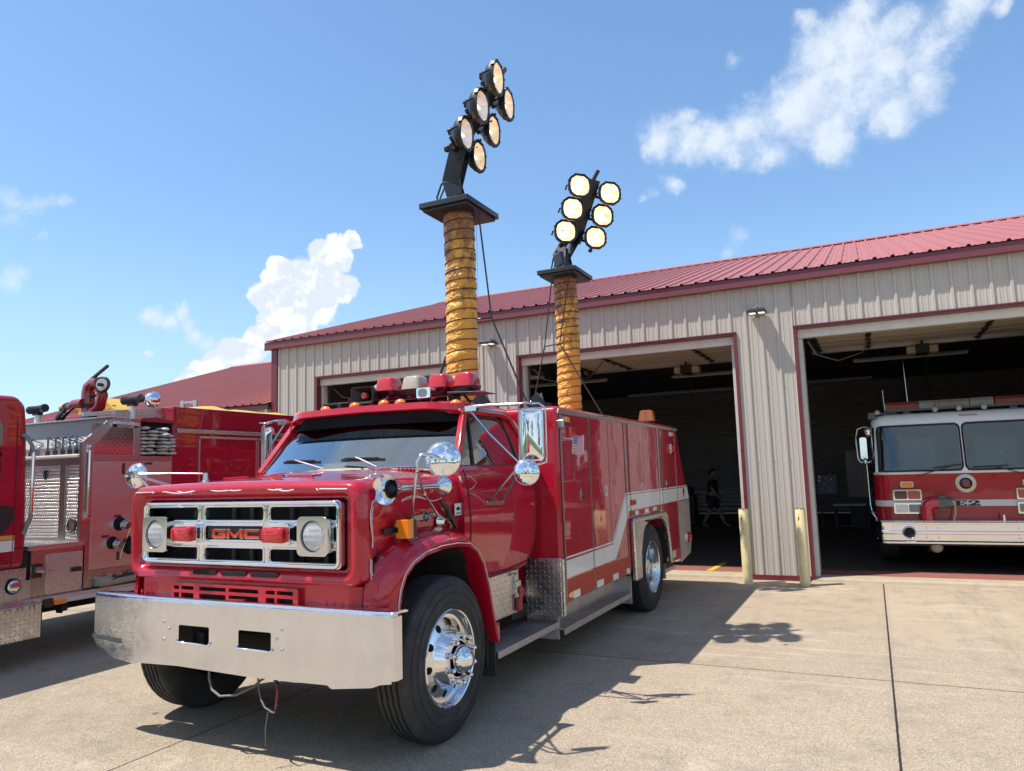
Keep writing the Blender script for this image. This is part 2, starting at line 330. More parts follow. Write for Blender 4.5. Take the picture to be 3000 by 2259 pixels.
FX = lambda a, b, d: (d, a, b)        # polygon in y-z, depth along x
FZ = lambda a, b, d: (a, b, d)
def tag(o, label, cat, group=None):
    o['label'] = label; o['category'] = cat
    if group: o['group'] = group
    return o
def thing(name, loc, label, cat, group=None, rz=0):
    o = bpy.data.objects.new(name, None); COL.objects.link(o); o.location = loc; o.rotation_euler = (0, 0, rz); o.empty_display_size = .2
    return tag(o, label, cat, group)
def struct(o): o['kind'] = 'structure'; return o
def copy_tree(o, parent=None):
    c = o.copy(); COL.objects.link(c); c.parent = parent
    for ch in list(o.children): copy_tree(ch, c)
    return c
def text(body, name, m, parent, origin, xdir, ydir, h, ext=.002, sx=1., shear=0, align='LEFT'):
    cu = bpy.data.curves.new(name, 'FONT'); cu.body = body; cu.size = 1; cu.extrude = 0; cu.align_x = align; cu.shear = shear; cu.offset = .012
    o = bpy.data.objects.new(name, cu); COL.objects.link(o); bpy.context.view_layer.update()
    me = bpy.data.meshes.new_from_object(o.evaluated_get(bpy.context.evaluated_depsgraph_get())); bpy.data.objects.remove(o)
    k = h/.72; X, Y, O = Vector(xdir), Vector(ydir), Vector(origin)
    for v in me.vertices: v.co = O+X*v.co.x*k*sx+Y*v.co.y*k
    me.materials.clear(); me.materials.append(m)
    r = bpy.data.objects.new(name, me); COL.objects.link(r); r.parent = parent
    md = r.modifiers.new('s', 'SOLIDIFY'); md.thickness = ext; md.offset = 0
    return r
# ================================================================ GROUND
def ground_mat():
    m = bpy.data.materials.new('exposed_aggregate'); m.use_nodes = True; t = NT(m.node_tree); b = t.n['Principled BSDF']
    tcn = t.new('ShaderNodeTexCoord'); oc = tcn.outputs['Object']
    sp = t.new('ShaderNodeSeparateXYZ'); t.l.new(oc, sp.inputs[0]); X, Y = sp.outputs[0], sp.outputs[1]
    big = t.noise(oc, .55, 8, .62); mid = t.noise(oc, 3.1, 8, .7); sm = t.noise(oc, 60, 5, .7)
    vo = t.new('ShaderNodeTexVoronoi', feature='F1'); t.put(vo, 'Vector', oc); t.put(vo, 'Scale', 165); t.put(vo, 'Randomness', 1.)
    vs = t.new('ShaderNodeSeparateColor'); t.l.new(vo.outputs['Color'], vs.inputs[0])
    agg = t.mix(t.mr(vs.outputs[0], .0, 1.), (.30, .236, .163, 1), (.43, .35, .248, 1))
    agg = t.mix(t.mr(vs.outputs[1], .86, .9), agg, (.54, .48, .39, 1)); agg = t.mix(t.mr(vs.outputs[2], .9, .93), agg, (.17, .14, .115, 1))
    cem = t.mix(sm, (.33, .26, .178, 1), (.45, .36, .255, 1))
    # worn smooth near the door, exposed stones away from it
    wear = t.mr(t.math('ADD', Y, t.math('MULTIPLY', t.math('SUBTRACT', big, .5), 5.)), 6.4, 9.4, .85, .12, 'SMOOTHSTEP')
    c = t.mix(wear, cem, agg)
    c = t.mix(t.mr(big, .32, .68, 0, .5), c, t.vm('MULTIPLY', c, (.80, .79, .80)))
    st = t.noise(t.vm('MULTIPLY', oc, (3.2, .32, 1)), 1.6, 7, .7)
    c = t.mix(t.math('MULTIPLY', t.mr(st, .52, .68, 0, .42), t.mr(Y, 6., 8.5)), c, (.20, .175, .15, 1))
    c = t.mix(t.mr(mid, .52, .75, 0, .5), c, (.17, .15, .13, 1))
    hb = t.noise(t.vm('MULTIPLY', oc, (.35, 4.5, 1)), 1.5, 8, .65)
    c = t.mix(t.math('MULTIPLY', t.mr(hb, .56, .66, 0, .5), t.mr(Y, 3.5, 7.5)), c, (.52, .43, .32, 1))
    c = t.mix(t.math('MULTIPLY', t.mr(t.noise(t.vm('MULTIPLY', oc, (18, 1.2, 1)), 1.5, 6, .7), .60, .70, 0, .35), t.mr(big, .42, .6)), c, (.50, .43, .34, 1))
    c = t.mix(t.mr(t.noise(t.vm('ADD', oc, (4, 17, 0)), 1.3, 9, .75), .52, .68, 0, .45), c, (.16, .14, .125, 1))
    c = t.mix(t.mr(t.noise(t.vm('ADD', oc, (9, 3, 0)), .9, 9, .72), .60, .72, 0, .55), c, (.60, .50, .39, 1))
    cell = t.vm('FLOOR', t.vm('DIVIDE', t.vm('ADD', oc, (8.4-.012, 3.4-1.5, 0)), (4.2, 5.0, 1))); wn = t.new('ShaderNodeTexWhiteNoise', noise_dimensions='2D'); t.l.new(cell, wn.inputs['Vector'])
    c = t.vm('SCALE', c, scale=t.mr(wn.outputs['Value'], 0, 1, .93, 1.05))
    tw = None
    for x0, wd in ((.95, .16), (1.55, .14), (-2.9, .18), (-4.6, .18), (2.6, .15)):
        q = t.mr(t.math('ABSOLUTE', t.math('SUBTRACT', t.math('ADD', X, t.math('MULTIPLY', t.math('SUBTRACT', t.noise(t.vm('MULTIPLY', oc, (0, .3, 0)), 1.2, 2), .5), .5)), x0)), wd, wd*.4, 0, 1, 'SMOOTHSTEP'); tw = q if tw is None else t.math('MAXIMUM', tw, q)
    tw = t.math('MULTIPLY', t.math('MULTIPLY', tw, t.mr(t.noise(t.vm('MULTIPLY', oc, (7, .6, 1)), 3, 6, .7), .45, .7, .0, .42)), t.mr(Y, 3.5, 8., .2, 1.))
    c = t.mix(tw, c, (.14, .12, .105, 1))
    vd = t.new('ShaderNodeTexVoronoi', feature='F1'); t.put(vd, 'Vector', t.vm('ADD', oc, t.vm('SCALE', t.noise(oc, 8, 3, .6, col=True), scale=.08))); t.put(vd, 'Scale', 1.5)
    vdc = t.new('ShaderNodeSeparateColor'); t.l.new(vd.outputs['Color'], vdc.inputs[0])
    spot = t.math('MULTIPLY', t.mr(vd.outputs['Distance'], .055, .02, 0, .8, 'SMOOTHSTEP'), t.mr(vdc.outputs[0], .55, .6))
    c = t.mix(spot, c, (.07, .058, .05, 1))
    vl = t.new('ShaderNodeTexVoronoi', feature='F1'); t.put(vl, 'Vector', oc); t.put(vl, 'Scale', 5.5); vlc = t.new('ShaderNodeSeparateColor'); t.l.new(vl.outputs['Color'], vlc.inputs[0])
    c = t.mix(t.math('MULTIPLY', t.mr(vl.outputs['Distance'], .075, .05), t.mr(vlc.outputs[1], .90, .92)), c, (.07, .05, .04, 1))
    j = None; wob = t.math('MULTIPLY', t.math('SUBTRACT', t.noise(oc, 30, 4), .5), .012)
    for src, lst in ((X, (.012, -4.19, -8.4, 4.2)), (Y, (6.515, -.5, 1.6-7))):
        for v in lst:
            d = t.math('ABSOLUTE', t.math('SUBTRACT', t.math('ADD', src, wob), v)); w = .0055 if (src is X and v > -1) else .0045
            e = t.mr(d, w, w*1.6, 1, 0); j = e if j is None else t.math('MAXIMUM', j, e)
    edge = t.math('MAXIMUM', t.mr(t.math('ABSOLUTE', t.math('SUBTRACT', X, .012)), .06, .0, 0, .25), t.mr(t.math('ABSOLUTE', t.math('SUBTRACT', Y, 6.515)), .05, 0, 0, .2))
    c = t.mix(edge, c, (.22, .18, .15, 1))
    c = t.mix(j, c, (.022, .018, .016, 1))
    t.put(b, 'Base Color', c); t.put(b, 'Roughness', .82); t.put(b, 'Specular IOR Level', .35)
    h = t.math('ADD', t.math('MULTIPLY', vo.outputs['Distance'], -1.2), t.math('ADD', t.math('MULTIPLY', sm, .8), t.math('MULTIPLY', j, -3.)))
    bn = t.new('ShaderNodeBump'); t.put(bn, 'Strength', .5); t.put(bn, 'Distance', .003); t.put(bn, 'Height', h); t.l.new(bn.outputs[0], b.inputs['Normal'])
    return m
g = MB(); xs = [-3000, -26, 13, 3000]; 
g.add([(-3000, -3000, -.06), (3000, -3000, -.06), (3000, 3000, -.06), (-3000, 3000, -.06)], [(0, 1, 2, 3)])
grassm = mat('lawn_grass', (.055, .095, .022), .9, var=.5, vscale=.4, bump=.02, bscale=30)
struct(g.build('ground', grassm))
g = MB(); g.add([(-26, -16, 0), (14, -16, 0), (14, 11.55, 0), (-26, 11.55, 0), (-26, -16, -.2), (14, -16, -.2), (14, 11.55, -.2), (-26, 11.55, -.2)], [(0, 1, 2, 3), (0, 4, 5, 1), (1, 5, 6, 2), (0, 3, 7, 4)])
struct(g.build('pavement', ground_mat(), recalc=False))
FLZ = .055
g = MB(); g.add([(-11.0, 11.48, .0), (6.2, 11.48, .0), (6.2, 11.465, .0), (-11.0, 11.465, .0)], [])
lip = MB(); sec = [(11.47, 0), (11.485, .035), (11.53, .052), (11.83, FLZ), (11.83, -.1), (11.47, -.1)]
lip.loft([[(x, y, z+(.002*math.sin(x*3.1) if 0 < z < .05 else 0)) for y, z in sec] for x in [-11.0+i*.4 for i in range(44)]], True, True, True)
struct(lip.build('threshold', mat('threshold_concrete', (.38, .31, .215), .8, var=.3, vscale=6, bump=.002, bscale=60, dirt=(.28, .23, .18, .6), dscale=5)))
FLOORM = mat('floor_paint_shade', (.30, .085, .07), .5, var=.3); t = NT(FLOORM.node_tree); tcn = t.new('ShaderNodeTexCoord'); sp_f = t.new('ShaderNodeSeparateXYZ'); t.l.new(tcn.outputs['Object'], sp_f.inputs[0])
fl_ = t.mix(t.mr(t.math('ADD', sp_f.outputs[1], t.math('MULTIPLY', t.noise(tcn.outputs['Object'], 3, 6, .7), .5)), 12.55, 12.75), t.mix(t.noise(tcn.outputs['Object'], 5, 8, .7), (.20, .065, .055, 1), (.36, .15, .12, 1)), t.mix(t.noise(tcn.outputs['Object'], 2, 8, .7), (.035, .03, .03, 1), (.10, .085, .08, 1)))  # red paint by the doors; deeper floor darkened for the interior shade
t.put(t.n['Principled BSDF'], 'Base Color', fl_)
g = MB(); g.add([(-11.0, 11.83, FLZ-.003), (6.2, 11.83, FLZ-.003), (6.2, 27, FLZ-.003), (-11.0, 27, FLZ-.003)], [(0, 1, 2, 3)])
struct(g.build('garage_floor', FLOORM, recalc=False))
def stripe(p, q, w):
    p, q = Vector(p), Vector(q); d = (q-p).normalized(); n = Vector((-d.y, d.x, 0))*w/2
    return [p+n, p-n, q-n, q+n]
g = MB(); g.add([(v.x, v.y, FLZ+.001) for v in stripe((-2.42, 11.86, 0), (-2.36, 12.9, 0), .10)], [(0, 1, 2, 3)])

struct(g.build('floor_marking', mat('yellow_floor_paint', (.62, .42, .03), .5, var=.2, dirt=(.3, .2, .1, .6), dscale=9), recalc=False))

# ================================================================ FIRE STATION
YW = 11.5
SIDING = mat('beige_ribbed_siding', (.49, .44, .385), .5, coat=.02, var=.04, vscale=.7, dirt=(.40, .36, .32, .18), dscale=1.3)
REDTRIM = mat('maroon_trim_metal', (.15, .017, .026), .38, coat=.3, var=.08); ROOFM = mat('maroon_roof_metal', (.37, .120, .108), .5, coat=.0, var=.07, vscale=.8, dirt=(.42, .16, .16, .3), dscale=.7)
FASC = mat('maroon_gutter_metal', (.15, .030, .036), .38, coat=.2, var=.08)
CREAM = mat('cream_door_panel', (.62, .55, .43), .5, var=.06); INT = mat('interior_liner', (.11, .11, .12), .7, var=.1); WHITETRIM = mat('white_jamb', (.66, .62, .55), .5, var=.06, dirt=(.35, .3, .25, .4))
st = thing('fire_station', (0, 0, 0), 'fire station of beige ribbed siding with three open bay doors and a maroon roof', 'fire station')
EAVE = 4.42; DT = 3.66
doors = [(-9.92, -6.32), (-5.41, -1.762), (-.851, 2.78)]
def rib_profile(x0, x1, off=0.):
    """(x, depth) of ribbed sheet : big rib each .229 m, two small ones between"""
    P = []; k = math.floor((x0-off)/.2286)-1
    while off+k*.2286 < x1+.3:
        b = off+k*.2286
        P += [(b-.030, 0), (b-.016, .021), (b+.016, .021), (b+.030, 0)]
        for q in (.0762, .1524): P += [(b+q-.012, 0), (b+q-.006, .0045), (b+q+.006, .0045), (b+q+.012, 0)]
        k += 1
    P = [p for p in P if x0 < p[0] < x1]; return [(x0, 0)]+P+[(x1, 0)]
w = MB()
segs = [(-11.0, doors[0][0]-.04, 0.07, EAVE)]
for i, (a, b) in enumerate(doors):
    segs.append((a-.04, b+.04, DT+.035, EAVE))
    segs.append((b+.04, doors[i+1][0]-.04 if i < 2 else 6.0, .07, EAVE))
for x0, x1, z0, z1 in segs:
    P = rib_profile(x0, x1, .03)
    w.loft([[(x, YW-d, z0) for x, d in P], [(x, YW-d, z1) for x, d in P]], closed=False)
w.build('front_wall', SIDING, st, recalc=False)
# screws on the pier
w = MB()
for z in (.62, 1.72, 2.80):
    for k in range(-4*12, 26):
        x = .03+k*.2286+.045+.003*math.sin(k*7)
        if any(a-.1 < x < b+.1 for a, b in doors) or x < -11 or x > 5.9: continue
        w.sphere((x, YW-.002, z+.01*math.sin(k)), .008, 6)
w.build('wall_screws', mat('screw_heads', (.30, .28, .26), .4, .6), st)['kind'] = 'stuff'
# trims round the doors : jamb + head
for (a, b) in doors:
    t = MB(); t.box(a-.05, a, YW-.03, YW+.16, .05, DT+.045); t.box(b, b+.05, YW-.03, YW+.16, .05, DT+.045); t.box(a, b, YW-.028, YW+.158, DT, DT+.043)
    t.box(a-.052, b+.052, YW-.042, YW-.031, DT+.028, DT+.05)
    f = t.build('door_trim', REDTRIM, st, bevel=.003)
    t = MB(); t.box(a, a+.06, YW+.10, YW+.22, .055, DT-.01); t.box(b-.06, b, YW+.10, YW+.22, .055, DT-.01); t.box(a+.002, b-.002, YW+.06, YW+.16, DT-.13, DT-.002)
    t.build('door_jamb', WHITETRIM, f, bevel=.003)
t = MB()
for x0, x1 in ((-11.0, doors[0][0]-.05), (doors[0][1]+.05, doors[1][0]-.05), (doors[1][1]+.05, doors[2][0]-.05), (doors[2][1]+.05, 6.0)): t.box(x0, x1, YW-.032, YW+.1, .0, .075)
t.build('base_trim', REDTRIM, st, bevel=.003)
t = MB(); t.box(-11.14, -10.985, YW-.035, YW+.16, 0.0, EAVE-.02); t.box(-11.14, -11.105, YW+.16, YW+.3, 0, EAVE); t.build('corner_trim', REDTRIM, st, bevel=.004)
# left & right end walls, back wall, inner partition
t = MB(); YP, ZP = 18.4, 6.74
for x0, x1 in ((-11.12, -11.02), (6.0, 6.1)):
    t.prism([(YW+.05, 0), (27, 0), (27, 4.2), (YP, ZP-.1), (YW+.05, EAVE)], FX, x0, x1)
t.build('end_wall', SIDING, st)
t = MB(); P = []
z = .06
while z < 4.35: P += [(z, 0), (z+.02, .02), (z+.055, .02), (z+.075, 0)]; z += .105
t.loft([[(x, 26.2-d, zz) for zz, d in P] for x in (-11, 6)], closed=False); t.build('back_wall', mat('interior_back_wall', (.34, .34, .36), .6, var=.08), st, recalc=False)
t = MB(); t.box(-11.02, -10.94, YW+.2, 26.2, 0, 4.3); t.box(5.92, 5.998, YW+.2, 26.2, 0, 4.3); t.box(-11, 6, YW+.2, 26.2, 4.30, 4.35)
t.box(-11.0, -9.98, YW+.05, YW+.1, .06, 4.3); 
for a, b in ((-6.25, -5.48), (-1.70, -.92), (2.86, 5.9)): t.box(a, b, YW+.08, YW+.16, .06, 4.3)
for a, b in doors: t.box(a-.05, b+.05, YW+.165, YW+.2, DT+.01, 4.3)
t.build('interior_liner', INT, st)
# roof : two slopes with ribs running up the slope, thin sheet
def roof(name, x0, x1, yf, zf, yp, zp, yb, parent, off=0.):
    P = rib_profile(x0, x1, off); r = MB(); dz, dy = zp-zf, yp-yf; L = math.hypot(dz, dy); n = Vector((0, -dz/L, dy/L))
    def row(y, z, k=1.): return [(x, y+n.y*d*1.25*k, z+n.z*d*1.25*k) for x, d in P]
    r.loft([row(yf-.03, zf-.03*dz/dy), row(yf+(yp-yf)*.5, zf+dz*.5), row(yp, zp)], closed=False)
    r.loft([[(x, y, z+d) for x, d in P] for y, z in ((yp, zp), (yb, zf))], closed=False)
    r.add([(x0, yf, zf-.012), (x1, yf, zf-.012), (x1, yp, zp-.012), (x0, yp, zp-.012)], [(0, 1, 2, 3)])
    o = r.build(name, ROOFM, parent, recalc=False)
    c = MB(); c.prism([(-.16, -.055), (0, .012), (.16, -.055), (.16, -.04), (0, .03), (-.16, -.04)], lambda a, b, d: (d, yp+a, zp+.03+b), x0, x1)
    c.build('ridge_cap', ROOFM, o)
    s = MB(); s.use(ROOFM)
    k = math.floor((x0-off)/.2286)+1
    while off+k*.2286 < x1:
        for fr in (.06, .28, .50, .72, .94):
            xx = off+k*.2286+.04; s.cyl((xx, yf+(yp-yf)*fr, zf+dz*fr), (xx, yf+(yp-yf)*fr+n.y*.01, zf+dz*fr+n.z*.01), .009, n=5)
        k += 1
    s.build('roof_screws', mat('dark_screw', (.10, .03, .035), .4, .3), o)['kind'] = 'stuff'
    # black blocks paint in the shade under each rib at the eave
    e = MB(); k = math.floor((x0-off)/.2286)+1
    while off+k*.2286 < x1-.03:
        b = off+k*.2286; e.box(b-.018, b+.018, yf-.026, yf-.018, zf-.004, zf+.02); k += 1
    each(e, 'rib_end_shade', DARK, o)
    return o
EY, EZ = YW-.10, 4.535
rf = roof('roof', -11.26, 6.2, EY, EZ, YP, ZP, 27, st, .03)
f = MB(); f.prism([(EY-.005, EZ-.012), (EY-.02, EZ-.16), (EY+.17, EZ-.155), (EY+.17, EZ-.135), (EY+.02, EZ-.13), (EY+.03, EZ-.02)], FX, -11.26, 6.2)
f.build('gutter', FASC, st, bevel=.004)
f = MB(); f.prism([(EY, EZ-.02), (YP, ZP-.02), (YP, ZP-.2), (EY, EZ-.18)], FX, -11.275, -11.20); f.prism([(YP, ZP-.02), (27, EZ-.02), (27, EZ-.18), (YP, ZP-.2)], FX, -11.275, -11.2)
f.build('rake_trim', FASC, st, bevel=.004)
# lower left wing
wing = thing('station_wing', (0, 0, 0), 'lower wing of the fire station with its own maroon metal roof at the left end', 'building wing')
WZ = 3.25; WYP, WZP = 19.2, 5.73
roof('roof', -20.5, -11.15, YW-.15, WZ, WYP, WZP, 27, wing, .1)
f = MB(); f.prism([(EY-.005, WZ-.012), (EY-.02, WZ-.12), (EY+.15, WZ-.12), (EY+.15, WZ-.10), (EY+.02, WZ-.09), (EY+.03, WZ-.02)], FX, -20.5, -11.15); f.build('gutter', FASC, wing, bevel=.004)
w = MB(); P = rib_profile(-20.3, -11.14, .1); w.loft([[(x, YW-.02-d, 0.02) for x, d in P], [(x, YW-.02-d, WZ-.08) for x, d in P]], closed=False); w.build('front_wall', SIDING, wing, recalc=False)
w = MB(); w.prism([(YW, 0), (27, 0), (27, 3.2), (WYP, WZP-.1), (YW, 3.2)], FX, -20.3, -20.25); w.build('end_wall', SIDING, wing)
w = MB(); w.cyl((-11.22, YW-.08, 0.0), (-11.22, YW-.08, WZ-.1), .035, n=10); w.build('downspout', WHITETRIM, wing, smooth=40)
# open sectional doors parked overhead, one per bay
def sectional(a, b, label):
    o = thing('overhead_door', ((a+b)/2, 0, 0), label, 'garage door')
    hw = (b-a)/2-.10; p = MB(); y = 12.0; Z = 3.80
    while y < 14.95:
        prof = [(y+.006, 0), (y+.03, -.012), (y+.17, -.012), (y+.19, 0), (y+.30, 0), (y+.32, -.012), (y+.46, -.012), (y+.485, 0)]
        p.loft([[(x, yy, Z+zz) for yy, zz in prof] for x in (-hw, hw)], closed=False); y += .49
    p.box(-hw, hw, 12.0, 14.95, Z+.01, Z+.05); p.build('door_panels', CREAM, o, recalc=False)
    p = MB(); n = 4
    for i in range(n+1):
        x = -hw+.03+(2*hw-.06)*i/n if i in (0, n) else -hw+(2*hw)*i/n
        if i == 2: continue
        p.box(x-.022, x+.022, 12.9 if i in (0, n) else 12.0, 14.95, Z-.035, Z-.014)
        for k in range(7): p.box(x-.045, x+.045, 12.1+k*.45, 12.18+k*.45, Z-.05, Z-.02); p.cyl((x, 12.14+k*.45, Z-.05), (x, 12.14+k*.45, Z-.075), .012, n=6)
    p.build('hinge_rib', BLACK, o)
    p = MB(); p.box(-hw, hw, 14.9, 14.97, Z-.07, Z-.0); p.build('bottom_rail', ALU, o)
    p = MB()
    for s_ in (-1, 1):
        x = s_*(hw+.05); p.box(x-.03, x+.03, 12.1, 15.2, Z-.03, Z+.0); p.box(x-.02, x+.02, YW+.25, YW+.28, .1, 3.4); p.tube([(x, YW+.27, 3.4), (x, YW+.33, 3.62), (x, YW+.5, Z-.04), (x, 12.2, Z-.015)], .02)
        p.box(x-.02, x+.02, 15.15, 15.2, Z, 4.3); p.box(x-.05, x+.03, 14.75, 14.95, Z-.10, Z-.03)
    p.cyl((-hw, YW+.35, 3.98), (hw, YW+.35, 3.98), .015, n=8); p.cyl((-hw+.3, YW+.35, 3.98), (-hw+1.2, YW+.35, 3.98), .05, n=12)
    p.tube([(-hw+.02, YW+.3, 3.5), (-hw+.12, YW+.5, 3.32), (-hw+.4, YW+.9, 3.25), (-hw+.75, 12.8, 3.4), (-hw+.9, 13.2, 3.76)], .009, 6)
    p.build('track', mat('galvanised_track', (.25, .25, .26), .45, .8), o)
    op = thing('door_opener', ((a+b)/2+(.0 if a > -1 else .35), 14.9, 3.62), 'ceiling door opener with two beige lamp covers behind '+label.split('behind ')[-1] if 'behind ' in label else 'ceiling door opener with two beige lamp covers in '+label.split(' in ')[-1], 'door opener', 'door openers')
    q = MB(); q.box(-.1, .1, -.2, .2, -.06, .10); q.box(-.02, .02, .1, .14, .1, .68); q.box(-.02, .02, -.14, -.1, .1, .68); q.tube([(.02, 0, -.06), (.03, .02, -.5), (.06, .02, -1.0), (.09, .01, -1.15), (.11, 0, -1.0), (.06, 0, -.06)], .006, 5); q.build('motor_box', BLACK, op, bevel=.01)
    for s_ in (-1, 1): q = MB(); q.box(min(s_*.10, s_*.25), max(s_*.10, s_*.25), -.12, .12, -.05, .08); q.build('lamp_cover', mat('beige_lamp_cover', (.62, .50, .38), .4), op, bevel=.02)
sectional(*doors[0], 'cream sectional door rolled up overhead in the left bay'); sectional(*doors[1], 'cream sectional door rolled up overhead in the middle bay'); sectional(*doors[2], 'cream sectional door rolled up overhead in the right bay')
# fluorescent fixtures
def fluor(x0, x1, y, z, label):
    o = thing('ceiling_light', ((x0+x1)/2, y, z), label, 'ceiling light', 'unlit fluorescent strips'); h = (x1-x0)/2
    q = MB(); q.prism([(-.06, 0), (-.025, .05), (.025, .05), (.06, 0), (.055, 0), (0, .02), (-.055, 0)], lambda a, b, d: (d, a, b), -h, h); q.build('reflector', mat('fixture_white', (.34, .34, .34), .4), o)
    q = MB(); q.cyl((-h+.02, -.025, 0), (h-.02, -.025, 0), .014, n=8); q.cyl((-h+.02, .025, 0), (h-.02, .025, 0), .014, n=8); q.build('tube', mat('unlit_tube', (.45, .45, .45), .3), o, smooth=40)
    q = MB(); q.cyl((-h*.7, 0, .05), (-h*.7, 0, 4.3-z), .004, n=4); q.cyl((h*.7, 0, .05), (h*.7, 0, 4.3-z), .004, n=4); q.build('hanger', BLACK, o)
fluor(-.17, 1.73, 15.5, 3.59, 'unlit fluorescent strip above the white-roofed fire engine in the right bay')
fluor(-3.7, -1.85, 15.5, 3.575, 'unlit fluorescent strip hanging behind the opener in the middle bay')
fluor(-5.75, -2.0, 19, 3.6, 'longest unlit fluorescent strip deep in the middle bay'); fluor(-1.6, .155, 19, 3.61, 'unlit fluorescent strip deep in the right bay at its left')
fluor(-7.0, -5.05, 15.2, 3.6, 'unlit fluorescent strip seen past the far light mast at left of the middle bay')
# wall lights
def wall_light(x, label):
    o = thing('wall_light', (x, YW-.02, 3.97), label, 'wall light', 'wall lights between the bays')
    q = MB(); q.box(-.13, .13, -.235, -.0, -.028, .012); q.box(-.115, .115, -.22, -.015, .012, .03); q.build('housing', mat('dark_bronze', (.05, .055, .05), .4, .5), o, bevel=.008)
    q = MB(); q.box(-.05, .05, -.04, .02, -.06, .085); q.cyl((.0, -.06, .085), (0, -.02, .085), .02); q.build('bracket', mat('bronze_bracket', (.28, .25, .17), .5, .4), o, bevel=.006)
    for s_ in (-1, 1): q = MB(); q.box(s_*.065-.045, s_*.065+.045, -.18, -.07, -.033, -.0285); q.build('led_panel', mat('lit_led', (.9, .9, .8), .3, emit=(1, .97, .85), es=.7), o)
wall_light(-1.378, 'slim dark wall light on the pier between the middle and right bays'); wall_light(-5.95, 'slim dark wall light seen between the two orange light masts')
# bollards
bo = thing('bollard', (-1.722, 11.09, 0), 'pale yellow steel bollard left of the ribbed pier', 'bollard', 'bollards in front of the pier')
q = MB(); yel = mat('worn_yellow_paint', (.74, .62, .33), .5, var=.12, vscale=6, dirt=(.42, .34, .20, .5), dscale=9, bump=.001, bscale=20)
q.lathe((0, 0, 0), (0, 0, 1), [(.068, 0), (.068, 1.04), (.062, 1.05), (.055, 1.045), (.052, 1.03)], 28); q.build('post', yel, bo, smooth=40)
q = MB()
q.lathe((0, 0, 0), (0, 0, 1), [(.054, 1.03), (.054, 1.04), (.03, 1.052), (.001, 1.055)], 20)
for i in range(22): a = i*.285; q.sphere((.06*math.cos(a), .06*math.sin(a), 1.048+.004*math.sin(i*5)), .009+.004*math.sin(i*3), 6)
for a, z, r in ((-1.9, .93, .012), (-1.8, .97, .007), (-1.75, .78, .006), (-2.0, .90, .008)): q.sphere((.067*math.cos(a), .067*math.sin(a), z), r, 6, sc=(1, 1, 1.6))
q.build('rusty_cap', mat('rust', (.22, .11, .05), .8, var=.4, vscale=40), bo)
b2_ = copy_tree(bo); b2_.location = (-.954, 11.07, 0); b2_['label'] = 'pale yellow steel bollard beside the right bay opening'
# things inside the bays
def cab_(name, cat, label, loc, parts):
    o = thing(name, loc, label, cat)
    for nm, m_, bxs in parts:
        q = MB()
        for bx in bxs: q.box(*bx)
        each(q, nm, m_, o, bevel=.006)
    return o
GREY = mat('grey_cabinet', (.30, .30, .29), .5, var=.1); BLU = mat('blue_grey_panel', (.12, .17, .24), .5, var=.2)
cab_('storage_cabinet', 'cabinet', 'tall pale cabinet standing behind the mirror of the garaged engine', (-.36, 20.3, FLZ), [('carcass', GREY, [(-.24, .24, 0, .5, .75, 1.9)]), ('door', GREY, [(-.235, -.004, -.02, 0, .77, 1.88), (.004, .235, -.02, 0, .77, 1.88)]), ('stand', BLACK, [(-.22, .22, .05, .45, .0, .75)])])
cab_('work_table', 'table', 'low light-topped table in front of the tall cabinet', (-.56, 19.4, FLZ), [('tabletop', mat('table_white', (.5, .5, .5), .5), [(-.36, .36, -.3, .3, .60, .64)]), ('leg', BLACK, [(-.33, -.30, -.25, -.22, 0, .6), (.30, .33, -.25, -.22, 0, .6), (-.33, -.30, .22, .25, 0, .6), (.30, .33, .22, .25, 0, .6), (-.3, .3, -.01, .01, .1, .13)])])
eq = cab_('equipment_rack', 'equipment', 'blue-grey equipment panel with round dials near the right bay jamb', (-1.05, 19.8, FLZ), [('panel', BLU, [(-.2, .24, 0, .3, .85, 1.32)]), ('stand', BLACK, [(-.18, -.14, .1, .2, 0, .85), (.16, .2, .1, .2, 0, .85), (-.16, .02, .05, .3, 1.32, 1.75)])])
for i, (x, z) in enumerate([(-.15, 1.27), (-.15, 1.19), (-.05, 1.1), (.05, 1.15), (.12, 1.22), (.0, 1.25), (.16, 1.05), (-.1, .98), (.08, .95)]): q = MB(); q.cyl((x, -.02, z), (x, 0, z), .028 if i < 2 else .016, n=12); q.build('dial', CHROMED, eq)
hr = thing('hose_rack', (-3.2, 21.4, FLZ), 'rack of folded pale hose lengths behind the walking person', 'hose rack')
q = MB()
for k in range(5): q.tube([(-1.7+.05*k, -.1, .42+k*.12), (-.6, -.12+.01*k, .41+k*.12+.02*math.sin(k)), (.6, -.1, .42+k*.12), (.95, -.1, .40+k*.12)], .045, 8)
q.build('folded_hose', mat('pale_hose', (.34, .33, .31), .8, var=.2), hr, smooth=50)
q = MB(); q.box(-1.8, -1.74, -.2, .3, 0, 1.1); q.box(1.0, 1.06, -.2, .3, 0, 1.1); q.box(-1.8, 1.06, -.2, .3, .32, .36); q.build('shelf_frame', BLACK, hr)
for x, y, w_, h_, lb in ((-5.0, 21.2, .9, 1.05, 'dark covered pile standing left of the walking person'), (-2.35, 21.0, .55, 1.1, 'dark gear locker against the right side of the middle bay')):
    o = thing('gear_locker' if x > -3 else 'covered_gear', (x, y, FLZ), lb, 'locker' if x > -3 else 'covered gear'); q = MB(); q.box(-w_/2, w_/2, -.3, .3, 0, h_*.8); q.box(-w_*.45, w_*.4, -.25, .25, h_*.8, h_); q.build('shell', BLACK, o, bevel=.05, bseg=3)
    q = MB(); q.box(-w_*.42, w_*.42, -.315, -.3, .1, h_*.7); q.build('front_panel', mat('dark_canvas', (.03, .03, .035), .8), o, bevel=.01)
